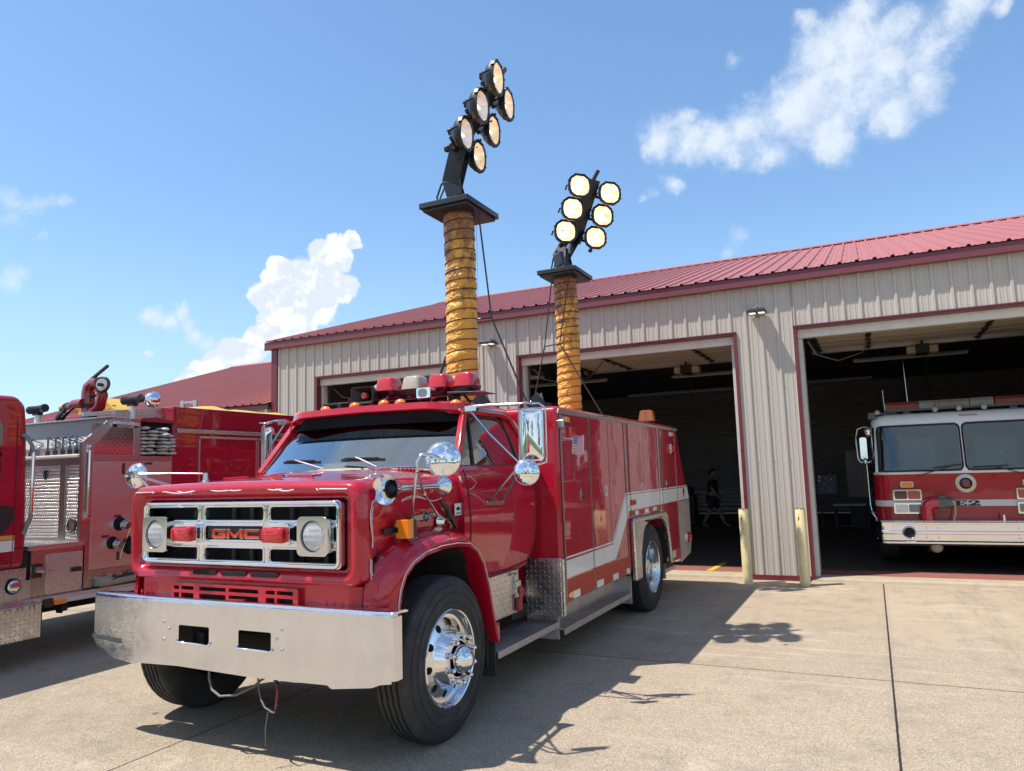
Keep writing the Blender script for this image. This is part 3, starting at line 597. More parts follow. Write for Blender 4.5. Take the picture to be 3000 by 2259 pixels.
# ================================================================ LIGHTING TRUCK (local: x lateral +near side, y back, z up)
T = thing('lighting_truck', (-3.69, 3.43, 0), 'old red fire department lighting truck with two raised floodlight masts parked outside the bays', 'fire truck')
def at(z0, z1, f0, f1, z): return f0+(f1-f0)*(z-z0)/(z1-z0)
def interp(tab, x):
    for (a, fa), (b, fb) in zip(tab, tab[1:]):
        if x <= b: return fa+(fb-fa)*max(0, (x-a))/(b-a)
    return tab[-1][1]
# ---- bumper
out = [(1.27, .905), (1.27, .575), (1.245, .55), (1.17, .54), (1.11, .518), (.83, .486), (.80, .504), (.59, .50), (.2, .495), (-.42, .508), (-.80, .497), (-.83, .484), (-1.06, .514), (-1.12, .548), (-1.21, .578), (-1.262, .608), (-1.27, .64), (-1.27, .905)]
b = MB(); h1 = rrect(-.279, .711, .272, .108, .012, 3); h2 = rrect(.241, .711, .265, .110, .012, 3)
out = [(max(-1.24, min(1.24, a)), z) for a, z in out]
b.prism([p for i, p in enumerate(out[::-1]) if p != out[::-1][i-1]], FY, 0, .008, [h1, h2])
for s_ in (-1, 1):
    zb_, zt_ = (.565, .905) if s_ > 0 else (.60, .905)
    b.loft([[(s_*(1.24+.03*math.sin(math.pi/2*i/5)), .03-.03*math.cos(math.pi/2*i/5), z) for i in range(6)]+[(s_*1.27, .07, z)] for z in (zb_, zb_+.02, zt_)], closed=False)
q = []
for i in range(7):
    a = math.pi/2*i/6; q.append((.028-.028*math.cos(a), .905+.028*math.sin(a)))
prof = q+[(.10, .933), (.13, .925), (.13, .915), (.028, .922), (.008, .905)]
xs_ = [-1.27, -1.255, -1.24]+[-1.0+i*.25 for i in range(9)]+[1.24, 1.255, 1.27]
b.loft([[(x, max(y, .03*(1-math.cos(math.pi/2*max(0, abs(x)-1.24)/.03))), z) for y, z in prof] for x in xs_], True, True, True)
bp = b.build('bumper', BUMP, T, smooth=40)
b = MB()
for (cx_, w_) in ((-.281, .30), (.241, .29)): b.tube([(cx_-w_/2, -.004, .668), (cx_-w_/2+.012, -.006, .655), (cx_+w_/2-.012, -.006, .655), (cx_+w_/2, -.004, .668)], .009, 8)
each(b, 'tow_slot_lip', CHROME, bp, smooth=60)
b = MB(); 
for x, z in ((-.55, .775), (-.50, .735), (-.55, .665), (.46, .79), (.42, .735), (.46, .675)): b.sphere((x, -.001, z), .0115, 10, sc=(1, 1, .6), ax=(0, -1, 0))
each(b, 'bolt', CHROMED, bp, smooth=60)
b = MB(); b.box(-.5, .5, .06, .14, .56, .62); b.box(-.36, -.30, .10, .6, .55, .70); b.box(.30, .36, .10, .6, .55, .70); b.box(-1.1, 1.1, .25, .30, .52, .9); b.cyl((-.45, .16, .71), (.45, .16, .71), .01); b.build('bumper_bracket', UNDER, bp)
b = MB(); b.prism([(-1.268, .655), (-1.268, .63), (-1.0, .608), (-.955, .612), (-.965, .640), (-1.1, .648)], FY, -.0012, .0002); b.build('scuffed_patch', mat('rub_scuff', (.10, .11, .12), .5, .5, var=.4, vscale=14), bp)
b = MB(); b.box(-.04, .10, .035, .12, .9335, .9345); b.build('red_tape', mat('red_tape', (.35, .02, .03), .4), bp)
# ---- nose shell
def wz(v): return interp([(0, 1.0), (.12, 1.0), (1.25, .985)], v)
def ztop(v): return interp([(0, 1.645), (.15, 1.655), (.6, 1.665), (1.26, 1.675)], v)
def crown(v): return interp([(0, .012), (.3, .03), (1.26, .078)], v)
ARCH = [(.262, .80), (.268, .90), (.284, 1.0), (.315, 1.078), (.375, 1.142), (.49, 1.185), (.68, 1.202), (.88, 1.20), (1.03, 1.182), (1.13, 1.13), (1.21, 1.04), (1.29, .86), (1.36, .60), (1.405, .47)]
def archz(v): return interp([(0, .93), (.11, .93), (.12, 1.02), (.19, 1.20), (.34, 1.27), (.6, 1.30), (1.0, 1.29), (1.2, 1.26), (1.3, 1.25)], v)
def noseprof(v):
    w_, z1, c = wz(v), ztop(v), crown(v); zb = archz(v); R_ = .085
    half = [(w_-.012, zb), (w_, zb+(z1-R_-zb)*.3), (w_+.004, zb+(z1-R_-zb)*.65), (w_, z1-R_)]
    half += [(w_-R_+R_*math.cos(math.pi/2*i/6), z1-R_+R_*math.sin(math.pi/2*i/6)) for i in range(1, 7)]
    half += [(w_*.72, z1+c*.42), (w_*.5, z1+c*.7), (w_*.25, z1+c*.93), (0, z1+c)]
    return [(x, z) for x, z in half]+[(-x, z) for x, z in half[-2::-1]]
h = MB(); vs_ = [.135, .19, .25, .34, .48, .6, .8, 1.0, 1.1, 1.18, 1.26]
h.loft([[(x, v, z) for x, z in noseprof(v)] for v in vs_], closed=False)
hood = h.build('hood', RED, T, smooth=38)
def fr(w_, zb, zt, r, v): 
    kk = interp([(.858, 0), (.915, .002), (.94, .009), (.97, .014), (1.0, .020)], w_)
    R = rrect(0, (zb+zt)/2, 2*w_, zt-zb, r, 6); R = [q for i, q in enumerate(R)]; j = 6; tp = [(w_-r-(2*(w_-r))*i/10, zt) for i in range(1, 10)]; R = R[:7]+tp+R[7:]; k_ = kk; return [(x, v, z+(k_*(1-(x/w_)**2) if z > 1.3 else 0)) for x, z in R]
h = MB()
h.loft([fr(1.0, 1.03, 1.655, .085, .15), fr(1.0, 1.035, 1.654, .085, .115), fr(.992, 1.04, 1.648, .09, .085), fr(.978, 1.05, 1.636, .09, .062), fr(.955, 1.065, 1.618, .085, .05), fr(.935, 1.085, 1.600, .075, .053), fr(.915, 1.105, 1.582, .06, .075), fr(.895, 1.118, 1.570, .045, .098), fr(.87, 1.13, 1.56, .03, .10), fr(.858, 1.135, 1.553, .02, .11)], True)
# bottom shelf of the surround back to the valance, side fillers
h.loft([[(x, y, z) for x in (-1.0, 1.0)] for y, z in ((.085, 1.045), (.16, 1.035), (.17, 1.05))], closed=False)
gs = h.build('grille_surround', RED, T, smooth=40)
h = MB(); P = [(-1.0, .20), (-.985, .17), (-.88, .095), (.88, .095), (.985, .17), (1.0, .20), (1.0, .24), (-1.0, .24)]
h.prism(P, FZ, .90, 1.052); h.build('front_valance', RED, T, bevel=.012, bseg=3)
h = MB()
for a, b_ in ((-.357, -.142), (-.106, .114), (.148, .378)): h.prism([(a, 1.092), (a+.012, 1.082), (b_-.02, 1.082), (b_, 1.094), (b_-.012, 1.108), (a+.02, 1.108)], FY, .0475, .07)
each(h, 'cooling_slot_shade', DARK, gs)  # dark prisms stand for the shade inside the open slots
h = MB()
for x in (-.9, -.86, -.81, .72, .78, .84): h.sphere((x, .096+.07*max(0, abs(x)-.88)*8*.1, .945), .012, 8, sc=(1, 1, .5), ax=(0, -1, 0))
each(h, 'body_bolt', RED, gs, smooth=60)
h = MB(); h.box(-.99, .99, .22, .24, .93, 1.6); h.box(-.52, .52, .17, .19, .9, 1.03); h.build('grille_shade_panel', mat('grille_cavity', (.010, .010, .011), .8, var=.5, vscale=20), T)  # near-black panel stands in for the shaded depth behind the grille
# structures faintly visible behind the grille
h = MB()
for x in (-.50, -.16, .0, .34, .62): h.box(x, x+.03, .19, .215, 1.13, 1.56)
h.cyl((-.48, .18, 1.46), (-.48, .2, 1.46), .03); each(h, 'radiator_brace', mat('brace_grey', (.06, .06, .065), .6), T)
# lower painted grille
h = MB(); holes = []
for z0, z1 in ((.976, 1.0), (.930, .956)):
    for a, b_ in ((-.545, -.495), (-.475, -.36), (-.308, -.073), (-.045, .205), (.267, .34), (.357, .485)): holes.append(rrect((a+b_)/2, (z0+z1)/2, b_-a, z1-z0, .004, 2))
h.prism(rrect(-.02, .966, 1.09, .105, .01, 3), FY, .062, .0945, holes)
h.build('lower_grille', RED, T, bevel=.003)
h = MB(); h.box(-.55, .51, .0935, .0945, .92, 1.01); h.build('lower_grille_backing', DARK, T)
# chrome grille
cols = [(-.808, -.335), (-.265, .237), (.299, .818)]; rows = [(1.429, 1.507), (1.305, 1.388), (1.176, 1.249)]
h = MB(); holes = []
for i, (a, b_) in enumerate(cols):
    for j, (z0, z1) in enumerate(rows):
        aa, bb = (a, b_)
        holes.append(rrect((aa+bb)/2, (z0+z1)/2, bb-aa, z1-z0, .014, 3))
h.prism(rrect(0, 1.344, 1.70, .405, .03, 4), FY, .066, .10, holes)
gr = h.build('chrome_grille', CHROME, T, bevel=.010, bseg=4)
h = MB(); h.tube([(x, .058, z) for x, z in rrect(0, 1.344, 1.672, .378, .035, 5)], .014, 8, closed=True)
for (a, b_) in cols:
    for (z0, z1) in rows: h.tube([(x, .064, z) for x, z in rrect((a+b_)/2, (z0+z1)/2, b_-a+.022, z1-z0+.018, .018, 4)], .0085, 8, closed=True)
    for z in (1.4085, 1.277): pass
h.build('grille_moulding', CHROME, gr, smooth=60)
h = MB(); h.prism(rrect(-.014, 1.3465, .485, .07, .008, 2), FY, .078, .092); nb = h.build('name_plate', mat('black_plate', (.01, .01, .01), .3), gr)
# lettering G M C from heavy wide strokes
LR = mat('red_letter_enamel', (.60, .05, .02), .35)
def strokes(mb, polys, ox, oz, w_, h_, d0, d1):
    for p in polys:
        p = [(ox+x*w_, oz+y*h_) for x, y in p]
        A = sum(p[i][0]*p[(i+1) % len(p)][1]-p[(i+1) % len(p)][0]*p[i][1] for i in range(len(p)))
        mb.prism(p if A > 0 else p[::-1], FY, d0, d1)
Cc = [[(.12, 0), (1, 0), (1, .27), (.98, .27), (.24, .27), (.22, .3), (.22, .7), (.24, .73), (1, .73), (1, 1), (.12, 1), (0, .86), (0, .14)]]
Gg = [[(.12, 0), (.88, 0), (1, .14), (1, .6), (.52, .6), (.52, .38), (.78, .38), (.78, .27), (.24, .27), (.22, .3), (.22, .7), (.24, .73), (1, .73), (1, 1), (.12, 1), (0, .86), (0, .14)]]
Mm = [[(0, 0), (.17, 0), (.17, .62), (.42, .1), (.58, .1), (.83, .62), (.83, 0), (1, 0), (1, 1), (.80, 1), (.5, .38), (.20, 1), (0, 1)]]
h = MB()
for g_, x, w_ in ((Gg, -.212, .118), (Mm, -.080, .135), (Cc, .070, .125)): strokes(h, g_, x, 1.314, w_, .052, .071, .080)
h.build('red_lettering', LR, gr)
h = MB()
for g_, x, w_ in ((Gg, -.212, .118), (Mm, -.080, .135), (Cc, .070, .125)): strokes(h, g_, x-.004, 1.310, w_+.008, .060, .0745, .0835)
h.build('letter_rim', CHROMED, gr)
# headlights and red warning lamps
def headlight(x):
    h = MB(); h.prism(rrect(x, 1.337, .236, .232, .035, 5), FY, .0, .07, [ngon(x, 1.338, .092, n=32)]); o = h.build('headlight', mat('satin_bezel', (.62, .62, .63), .11, 1., rvar=.03), T, bevel=.012, bseg=3)
    h = MB(); h.lathe((x, .012, 1.338), (0, 1, 0), [(.097, -.004), (.094, .0), (.088, .01)], 32); h.build('rubber_ring', BLACK, o, smooth=60)
    h = MB(); h.lathe((x, .02, 1.338), (0, 1, 0), [(.088, 0), (.08, .02), (.062, .042), (.035, .056), (.012, .06), (.001, .06)], 32); h.build('reflector_bowl', mat('reflector', (.80, .80, .78), .12, 1.), o, smooth=60)
    h = MB(); h.lathe((x, .02, 1.338), (0, -1, 0), [(.087, 0), (.075, .012), (.05, .021), (.02, .026), (.001, .0265)], 32); h.build('lens', LENSM, o, smooth=60)
LENSM = bpy.data.materials.new('fluted_lens'); LENSM.use_nodes = True; t = NT(LENSM.node_tree); t.n.clear()
tcn = t.new('ShaderNodeTexCoord'); wv = t.new('ShaderNodeTexWave'); t.put(wv, 'Vector', tcn.outputs['Object']); t.put(wv, 'Scale', 22); wv.bands_direction = 'X'
wv2 = t.new('ShaderNodeTexWave'); t.put(wv2, 'Vector', tcn.outputs['Object']); t.put(wv2, 'Scale', 9); wv2.bands_direction = 'Z'
bn = t.new('ShaderNodeBump'); t.put(bn, 'Strength', .8); t.put(bn, 'Distance', .004); t.put(bn, 'Height', t.math('ADD', wv.outputs[0], wv2.outputs[0]))
gl = t.new('ShaderNodeBsdfGlossy'); t.put(gl, 'Roughness', .12); t.l.new(bn.outputs[0], gl.inputs['Normal']); tr = t.new('ShaderNodeBsdfTransparent'); t.put(tr, 'Color', (.92, .95, .95, 1))
df = t.new('ShaderNodeBsdfDiffuse'); t.put(df, 'Color', (.8, .82, .82, 1)); t.l.new(bn.outputs[0], df.inputs['Normal'])
mx = t.new('ShaderNodeMixShader'); t.put(mx, 0, .35); t.l.new(tr.outputs[0], mx.inputs[1]); t.l.new(gl.outputs[0], mx.inputs[2])
mx2 = t.new('ShaderNodeMixShader'); t.put(mx2, 0, .3); t.l.new(mx.outputs[0], mx2.inputs[1]); t.l.new(df.outputs[0], mx2.inputs[2])
o_ = t.new('ShaderNodeOutputMaterial'); t.l.new(mx2.outputs[0], o_.inputs[0])
headlight(-.668); headlight(.687)
for x in (-.395, .392):
    h = MB(); h.prism(rrect(x, 1.343, .215, .125, .025, 4), FY, .015, .066); o = h.build('warning_lamp', CHROME, T, bevel=.01, bseg=3)
    h = MB(); h.loft([[(x+a, v, 1.343+c) for a, c in rrect(0, 0, w_, hh, r_, 5)] for w_, hh, r_, v in ((.178, .098, .02, .016), (.178, .098, .024, -.012), (.166, .088, .028, -.028), (.12, .055, .025, -.036))], True, True, True, flip=True)
    h.build('red_lens', REDLENS, o, smooth=45)
# pinstripes and hood details
PIN = mat('silver_pinstripe', (.62, .55, .56), .4)
h = MB()
def frontz(x): return 1.612+.012*(1-x*x)
def pin(pts, r=.0042): h.tube(pts, r, 5)
def fp(x, dz=0): 
    z = frontz(x)+dz; return (x, .0485+max(0, z-1.61)*.62, z)
pin([fp(-.93+.03*i, .0) for i in range(7)]); pin([fp(.70+.03*i, -.004) for i in range(8)])
pin([fp(-.76, -.008), fp(-.72, .012)]); pin([fp(.64, .020), fp(.69, -.012)], .005)
pin([fp(-.66+.6*i/20, -.004+.010*math.sin(i*.62)*(1 if i < 14 else .7)) for i in range(21)]); pin([fp(-.64+.28*i/12, -.002+.014*math.sin(math.pi*i/12+math.pi)) for i in range(13)])
pin([fp(-.10+.58*i/20, .002+.012*math.sin(i*.55+2.6)) for i in range(21)]); pin([fp(.20+.3*i/12, -.004+.012*math.sin(i*.5)) for i in range(13)])
for dx in (-.03, -.01, .012): pin([fp(-.05+dx, -.012), fp(-.03+dx, .012), fp(.0+dx, .034)])
h.build('pinstripe', PIN, hood, smooth=60)
h = MB()
for x, y, s_ in ((-.50, .42, 1), (.10, .42, 1), (-.2, .46, 1)):
    h.prism([(0, 0), (.24, -.02), (.22, .03), (.02, .05)], lambda a, b_, d, x=x, y=y: (x+a, y+b_, ztop(y)+crown(y)*(1-((x+a)/1.0)**2)*.98+d), -.01, .012)
h.build('hood_louvre', RED, hood, bevel=.004)
h = MB()
for i in range(46): x = -.72+i*.032; h.box(x, x+.02, 1.12-.03*abs(x)+.0, 1.155-.03*abs(x), 1.738-.062*x*x, 1.752-.062*x*x)
h.build('cowl_grille', RED, hood, bevel=.003)
# ---- fenders
def fender(s_):
    f = MB(); pts = ARCH; n_ = len(pts); rings = []
    for i, (v, z) in enumerate(pts):
        a = Vector(pts[max(0, i-1)]); c = Vector(pts[min(n_-1, i+1)]); d = (c-a).normalized(); nn = Vector((-d.y, d.x))
        fw = 1 if i < 5 else (1. if i < 9 else max(.3, 1-.2*(i-8)))
        k1 = .155 if i < 3 else (.13 if i < 9 else .10)
        inn = 1.0 if i < 9 else .93
        ku = interp([(.0, .0), (.12, .05), (.27, .72), (.38, .92), (.5, 1.), (3, 1.)], v)
        def pt(u, o_): vv_ = max(v+nn.x*o_, .115); kq = min(ku, interp([(.0, .0), (.12, .0), (.30, .95), (.5, 1.), (3, 1.)], vv_)) if u > 1.01 else 1; return (s_*(1.0+(u-1.0)*kq if u > 1.0 else u), vv_, z+nn.y*o_)
        lo = min(k1, v-.06)
        rings.append([pt(inn-.03, k1*fw+.01), pt(inn+.005, k1*fw), pt(1.055, k1*fw*.86), pt(1.115, k1*fw*.66), pt(1.155, k1*fw*.42), pt(1.172, .03), pt(1.172, .012), pt(1.176, .006), pt(1.176, 0), pt(1.165, -.004), pt(1.10, -.002), pt(.62, 0)])
    f.loft(rings, closed=False, flip=(s_ < 0))
    o = f.build('fender', RED, T, smooth=42)
    w = MB(); w.loft([[(s_*1.095, v, z-.001), (s_*.45, v, z-.03)] for v, z in pts], closed=False); w.add([(s_*.45, .2, .5), (s_*.45, 1.4, .5), (s_*.45, 1.4, 1.3), (s_*.45, .2, 1.3)], [(0, 1, 2, 3)])
    w.box(*sorted((s_*.5, s_*1.1)), 1.37, 1.40, .30, .9); w.build('inner_liner', UNDER, o, recalc=False)
    w = MB(); L_ = []
    for i, (v, z) in enumerate(pts[1:12]):
        a = Vector(pts[i]); c = Vector(pts[i+2]); d = (c-a).normalized(); nn = Vector((-d.y, d.x)); L_.append((s_*(1.001+.1735*interp([(.0, .0), (.12, .05), (.27, .72), (.38, .92), (.5, 1.), (3, 1.)], v)), v+nn.x*.022, z+nn.y*.022))
    w.tube(L_, .0035, 5); w.build('pinstripe', PIN, o)
    # lower front skirt between fender leg and bumper
    w = MB(); w.loft([[(s_*.99, .115, z), (s_*1.10, .262+dz, z), (s_*.99, .262+dz, z)] for z, dz in ((.80, 0), (.90, .006), (1.0, .02), (1.06, .03))], True, True, True); w.build('fender_tip', RED, o)
    w = MB(); w.prism([(1.405, .47), (1.45, .47), (1.45, .60), (1.36, .60)], FX, *sorted((s_*1.0, s_*1.17))); w.build('fender_foot', RED, o, bevel=.006)
    w = MB(); w.box(*sorted((s_*.85, s_*1.14)), 1.42, 1.432, .22, .55); w.build('mud_flap', mat('mud_flap_rubber', (.03, .03, .03), .7, var=.5, vscale=12), o)
fender(1); fender(-1)
# ---- front side decorations on the near fender
h = MB(); h.tube([(1.012, .20, 1.545), (1.012, .155, 1.53), (1.012, .135, 1.47), (1.012, .135, 1.40), (1.012, .155, 1.33), (1.012, .15, 1.26)], .003, 5); h.tube([(1.012, .16, 1.50), (1.012, .145, 1.44), (1.012, .15, 1.36), (1.012, .155, 1.27)], .003, 5)
h.tube([(1.008, .14, 1.20), (1.008, .135, 1.14), (1.008, .145, 1.08)], .003, 5); h.tube([(1.008, .15, 1.19), (1.008, .147, 1.14), (1.008, .155, 1.10)], .003, 5)
h.tube([(1.009, .46+.04*i, 1.525+.022*math.sin(i*.5)) for i in range(13)], .003, 5); h.tube([(1.009, .46+.04*i, 1.518+.018*math.sin(i*.45)) for i in range(10)], .003, 5)
h.build('side_pinstripe', PIN, hood, smooth=60)
# horn
hn = MB(); hn.lathe((1.075, .20, 1.60), (0, 1, .0), [(.088, 0), (.082, .012), (.062, .035), (.045, .07), (.034, .11), (.024, .16), (.019, .30), (.017, .60)], 28); hn.lathe((1.075, .198, 1.60), (0, 1, 0), [(.092, -.004), (.086, .004), (.066, .022), (.052, .045), (.042, .075)], 28)
horn = hn.build('air_horn', CHROME, T, smooth=50)
hn = MB(); hn.lathe((1.075, .198, 1.60), (0, 1, 0), [(.0425, .070), (.036, .085), (.02, .10), (.001, .11)], 24); hn.build('horn_throat', mat('horn_throat_shade', (.008, .008, .01), .35), horn, smooth=50)  # black cup paints the shade deep inside the bell
hn = MB(); hn.lathe((1.075, .78, 1.60), (0, 1, 0), [(.018, 0), (.035, .03), (.05, .06), (.062, .075), (.062, .085), (.05, .095), (.03, .10), (.001, .105)], 28); hn.cyl((1.0, .5, 1.60), (1.075, .5, 1.60), .012); hn.cyl((1.0, .84, 1.60), (1.075, .84, 1.60), .02); each(hn, 'horn_driver', CHROME, horn, smooth=50)
# amber side turn signal
h = MB(); h.prism(rrect(.43, 1.345, .15, .035, .015, 4), lambda a, b_, d: (d, a-.10, b_), 1.0, 1.02); h.box(1.0, 1.05, .36, .40, 1.33, 1.365); ts = h.build('turn_signal', BLACK, T, bevel=.004)
h = MB(); h.box(1.03, 1.125, .36, .42, 1.295, 1.41); h.build('amber_lens', AMBER, ts, bevel=.006)
h = MB(); h.box(1.032, 1.123, .421, .455, 1.297, 1.408); h.build('lamp_housing', BLACK, ts, bevel=.004)
# badges, bolt boss
h = MB(); h.prism([(-.13, -.012), (-.03, -.015), (-.03, -.03), (.03, -.03), (.03, -.015), (.13, .0), (.14, .025), (.03, .022), (.03, .035), (-.03, .035), (-.03, .022), (-.14, .018)], lambda a, b_, d: (d, .74+a, 1.40+b_), 1.002, 1.009); bd = h.build('winged_badge', mat('badge_silver', (.55, .55, .57), .25, .9), T)
h = MB(); h.cyl((1.002, .74, 1.402), (1.012, .74, 1.402), .033, n=24); h.build('badge_disc', mat('badge_dark', (.02, .025, .04), .3), bd); text('SFO', 'badge_letters', mat('badge_silver', (.5, .5, .5)), bd, (1.013, .715, 1.39), (0, 1, 0), (0, 0, 1), .028)
h = MB(); h.box(1.003, 1.010, 1.115, 1.225, 1.385, 1.47); bd = h.build('square_badge', mat('badge_white', (.6, .62, .6), .4), T, bevel=.002)
h = MB(); h.box(1.010, 1.0115, 1.205, 1.225, 1.39, 1.465); h.box(1.010, 1.0115, 1.13, 1.19, 1.426, 1.438); h.box(1.010, 1.0115, 1.148, 1.172, 1.418, 1.446); h.box(1.010, 1.0115, 1.13, 1.19, 1.397, 1.405); h.build('badge_print', mat('badge_black', (.03, .03, .03), .4), bd)
text('60', 'badge_numbers', mat('badge_gold', (.5, .33, .05), .4), bd, (1.0117, 1.118, 1.0), (0, 1, 0), (0, 0, 1), .001)
h = MB(); h.lathe((1.0, .93, 1.36), (1, 0, 0), [(.05, 0), (.045, .012), (.03, .018), (.022, .03), (.001, .034)], 24); bt = h.build('bracket_boss', CHROME, T, smooth=50)
h = MB(); h.tube([(1.02, .90, 1.50), (1.03, .97, 1.45), (1.025, 1.01, 1.40), (1.02, 1.07, 1.34), (1.01, 1.12, 1.31)], .018, 8, rs=[.01, .02, .022, .014, .018]); h.tube([(1.02, .97, 1.46), (1.04, .99, 1.37), (1.03, .955, 1.35)], .007, 6); h.build('black_hook', BLACK, bt, smooth=60)
# ---- wheels
def wheel(xo, yc, s_, front, dual=False):
    """xo outer sidewall plane, s_ = +1 near side"""
    R_ = .512; zc = .505; w_ = .275
    t = MB(); X = lambda d: s_*(xo-d)
    prof = [(.292, .03), (.305, .012), (.335, .006), (.375, .0), (.42, .003), (.455, .012), (.478, .022), (.495, .034), (.507, .042), (.509, .05)]
    grooves = [(.072, .088), (.112, .128), (.150, .166), (.190, .206)]
    for a, b_ in grooves: prof += [(R_, a), (R_-.013, a+.002), (R_-.013, b_-.002), (R_, b_)]
    prof += [(.509, w_-.05), (.507, w_-.042), (.478, w_-.022), (.42, w_-.003), (.375, w_), (.30, w_-.02), (.28, w_-.03)]
    n = 96; rings = []
    for r, d in prof:
        ring = []
        for i in range(n):
            a = 2*math.pi*i/n; dd = d
            if .06 < d < .215 and r > .49: dd = d+.0035*math.sin(i*math.pi*2/3*2)
            rr = r
            if .03 <= d < .045 and i % 2: rr -= .003
            z = math.sin(a)*rr; z = max(z, -zc+.001)
            ring.append((X(dd), yc+math.cos(a)*rr, zc+z))
        rings.append(ring)
    t.loft(rings, True)
    for rr_, d_ in ((.345, .003), (.405, -.001), (.455, .010)): t.tube([(X(d_), yc+rr_*math.cos(2*math.pi*i/64), zc+rr_*math.sin(2*math.pi*i/64)) for i in range(64)], .0025, 6, closed=True)
    wo_ = t.build('wheel', RUBBER, T, smooth=50)
    r = MB(); ax = (s_, 0, 0); O = (X(0), yc, zc)
    if front:
        pr = [(.272, -.2), (.275, -.05), (.285, -.03), (.302, -.022), (.306, -.012), (.300, -.006), (.292, -.010), (.286, -.022), (.282, -.045), (.270, -.056), (.252, -.058)]
        r.lathe(O, ax, pr, 64)
        # conical disc with ten round hand holes
        N_ = 10; a0 = .15
        def disc(a, rr): 
            h_ = interp([(.0, .0), (.11, .045), (.15, .040), (.165, .012), (.185, -.03), (.252, -.058)], rr); return (X(-h_), yc+math.cos(a)*rr, zc+math.sin(a)*rr)
        polyh = []
        for k in range(N_):
            am = a0+2*math.pi*k/N_; hc = []
            seg = 2*math.pi/N_
            def P(u, v): return disc(am+u*seg/2, v)
            ring_o = []
            for i in range(24):
                th = 2*math.pi*i/24; cx_, cz_ = math.cos(th), math.sin(th); m_ = max(abs(cx_), abs(cz_)); ring_o.append((cx_/m_, cz_/m_))
            inner = [P(math.cos(2*math.pi*i/24)*.024/(.218*seg/2), .218+.024*math.sin(2*math.pi*i/24)) for i in range(24)]
            outer = [P(a_, .218+b_*.034) for a_, b_ in ring_o]
            deep = [Vector(p)+Vector((-s_*.02, 0, 0)) for p in inner]
            r.loft([outer, inner, deep], True)
        rows_ = [[disc(2*math.pi*i/80, rr) for i in range(80)] for rr in (.252, .252)]
        r.loft([[disc(a0-math.pi/N_+2*math.pi*i/80, rr) for i in range(80)] for rr in (.184, .175, .165, .158, .15, .13, .11)], True)
        rim = r.build('rim', WHEELM, wo_, smooth=32, weld=True)
        c = MB(); c.lathe(O, ax, [(.088, .045), (.088, .07), (.080, .10), (.060, .125), (.03, .142), (.001, .147)], 32); c.build('hub_cap', CHROME, wo_, smooth=50)
        for k in range(10):
            c = MB(); a = 2*math.pi*k/10+.3; y, z = yc+.142*math.cos(a), zc+.142*math.sin(a); c.cyl((X(-.035), y, z), (X(-.05), y, z), .021, n=16); c.cyl((X(-.05), y, z), (X(-.085), y, z), .017, n=6); c.sphere((X(-.085), y, z), .0165, 10, ax=(s_, 0, 0), half=True)
            c.build('lug_nut', CHROME, wo_, smooth=40)
        c = MB(); c.cyl((X(.06), yc, zc), (X(.2), yc, zc), .26, n=40); c.build('brake_drum', DARK, wo_)
    else:
        pr = [(.272, -.26), (.275, -.05), (.285, -.03), (.302, -.022), (.306, -.012), (.300, -.006), (.290, -.012), (.283, -.03), (.276, -.07), (.262, -.11), (.262, -.155), (.235, -.165), (.18, -.175), (.14, -.16), (.12, -.14), (.10, -.09), (.085, -.07), (.001, -.065)]
        r.lathe(O, ax, pr, 64); r.build('rim', CHROMED, wo_, smooth=40)
        for k in range(10): c = MB(); a = 2*math.pi*k/10; y, z = yc+.155*math.cos(a), zc+.155*math.sin(a); c.cyl((X(.16), y, z), (X(.12), y, z), .018, n=6); c.build('lug_nut', CHROMED, wo_, smooth=40)
        if dual:
            c = MB(); c.lathe((X(.32), yc, zc), (-s_, 0, 0), [(.28, 0), (.42, -.0), (.49, .02), (.512, .04), (.512, .24), (.48, .27), (.28, .27)], 48); c.build('inner_tyre', RUBBER, wo_, smooth=40)
    return wo_
wheel(1.172, .775, 1, True); wheel(1.172, .775, -1, True); wheel(1.255, 5.34, 1, False, True); wheel(1.255, 5.34, -1, False, True)
h = MB(); h.cyl((-1.0, .775, .5), (1.0, .775, .5), .05); h.cyl((-1.0, 5.34, .5), (1.0, 5.34, .5), .1); h.sphere((0, 5.34, .5), .22)
for s_ in (-1, 1): h.box(s_*.42-.04, s_*.42+.04, .15, 6.8, .52, .72)
h.box(-.35, .35, .4, 2.2, .55, 1.0); h.box(-.9, .9, 2.2, 4.6, .45, .55); h.build('chassis', UNDER, T)
# loose wires under the bumper
h = MB(); h.tube([(-.20, .06, .52), (-.19, .05, .44), (-.14, .03, .38), (-.06, .02, .352), (.04, .05, .36), (.12, .12, .40), (.17, .2, .47)], .008, 6); h.build('hanging_hose', mat('worn_hose', (.16, .14, .12), .6), T)
h = MB(); h.tube([(.222, .05, .50), (.23, .05, .42), (.26, .04, .36), (.31, .02, .325), (.39, 0, .31), (.41, 0, .312)], .006, 6); h.tube([(.355, .0, .31), (.355, -.02, .22), (.37, -.03, .13)], .004, 5); h.tube([(.25, .05, .50), (.26, .06, .47)], .01, 6)
h.build('grey_wire', mat('grey_wire', (.11, .10, .09), .6), T)
h = MB(); h.tube([(.34, .06, .50), (.37, .05, .47), (.385, .04, .43), (.385, .03, .36), (.395, .02, .33)], .003, 5); h.tube([(.39, .04, .43), (.40, .03, .38), (.392, .02, .315)], .003, 5); h.build('red_wire', mat('red_wire', (.35, .05, .04), .5), T)
h = MB(); h.tube([(.33, .06, .505), (.36, .05, .485), (.385, .05, .45)], .011, 6); h.tube([(.40, .02, .39), (.40, 0, .30), (.375, -.02, .22), (.37, -.03, .14)], .002, 4); h.build('black_wire', BLACK, T)
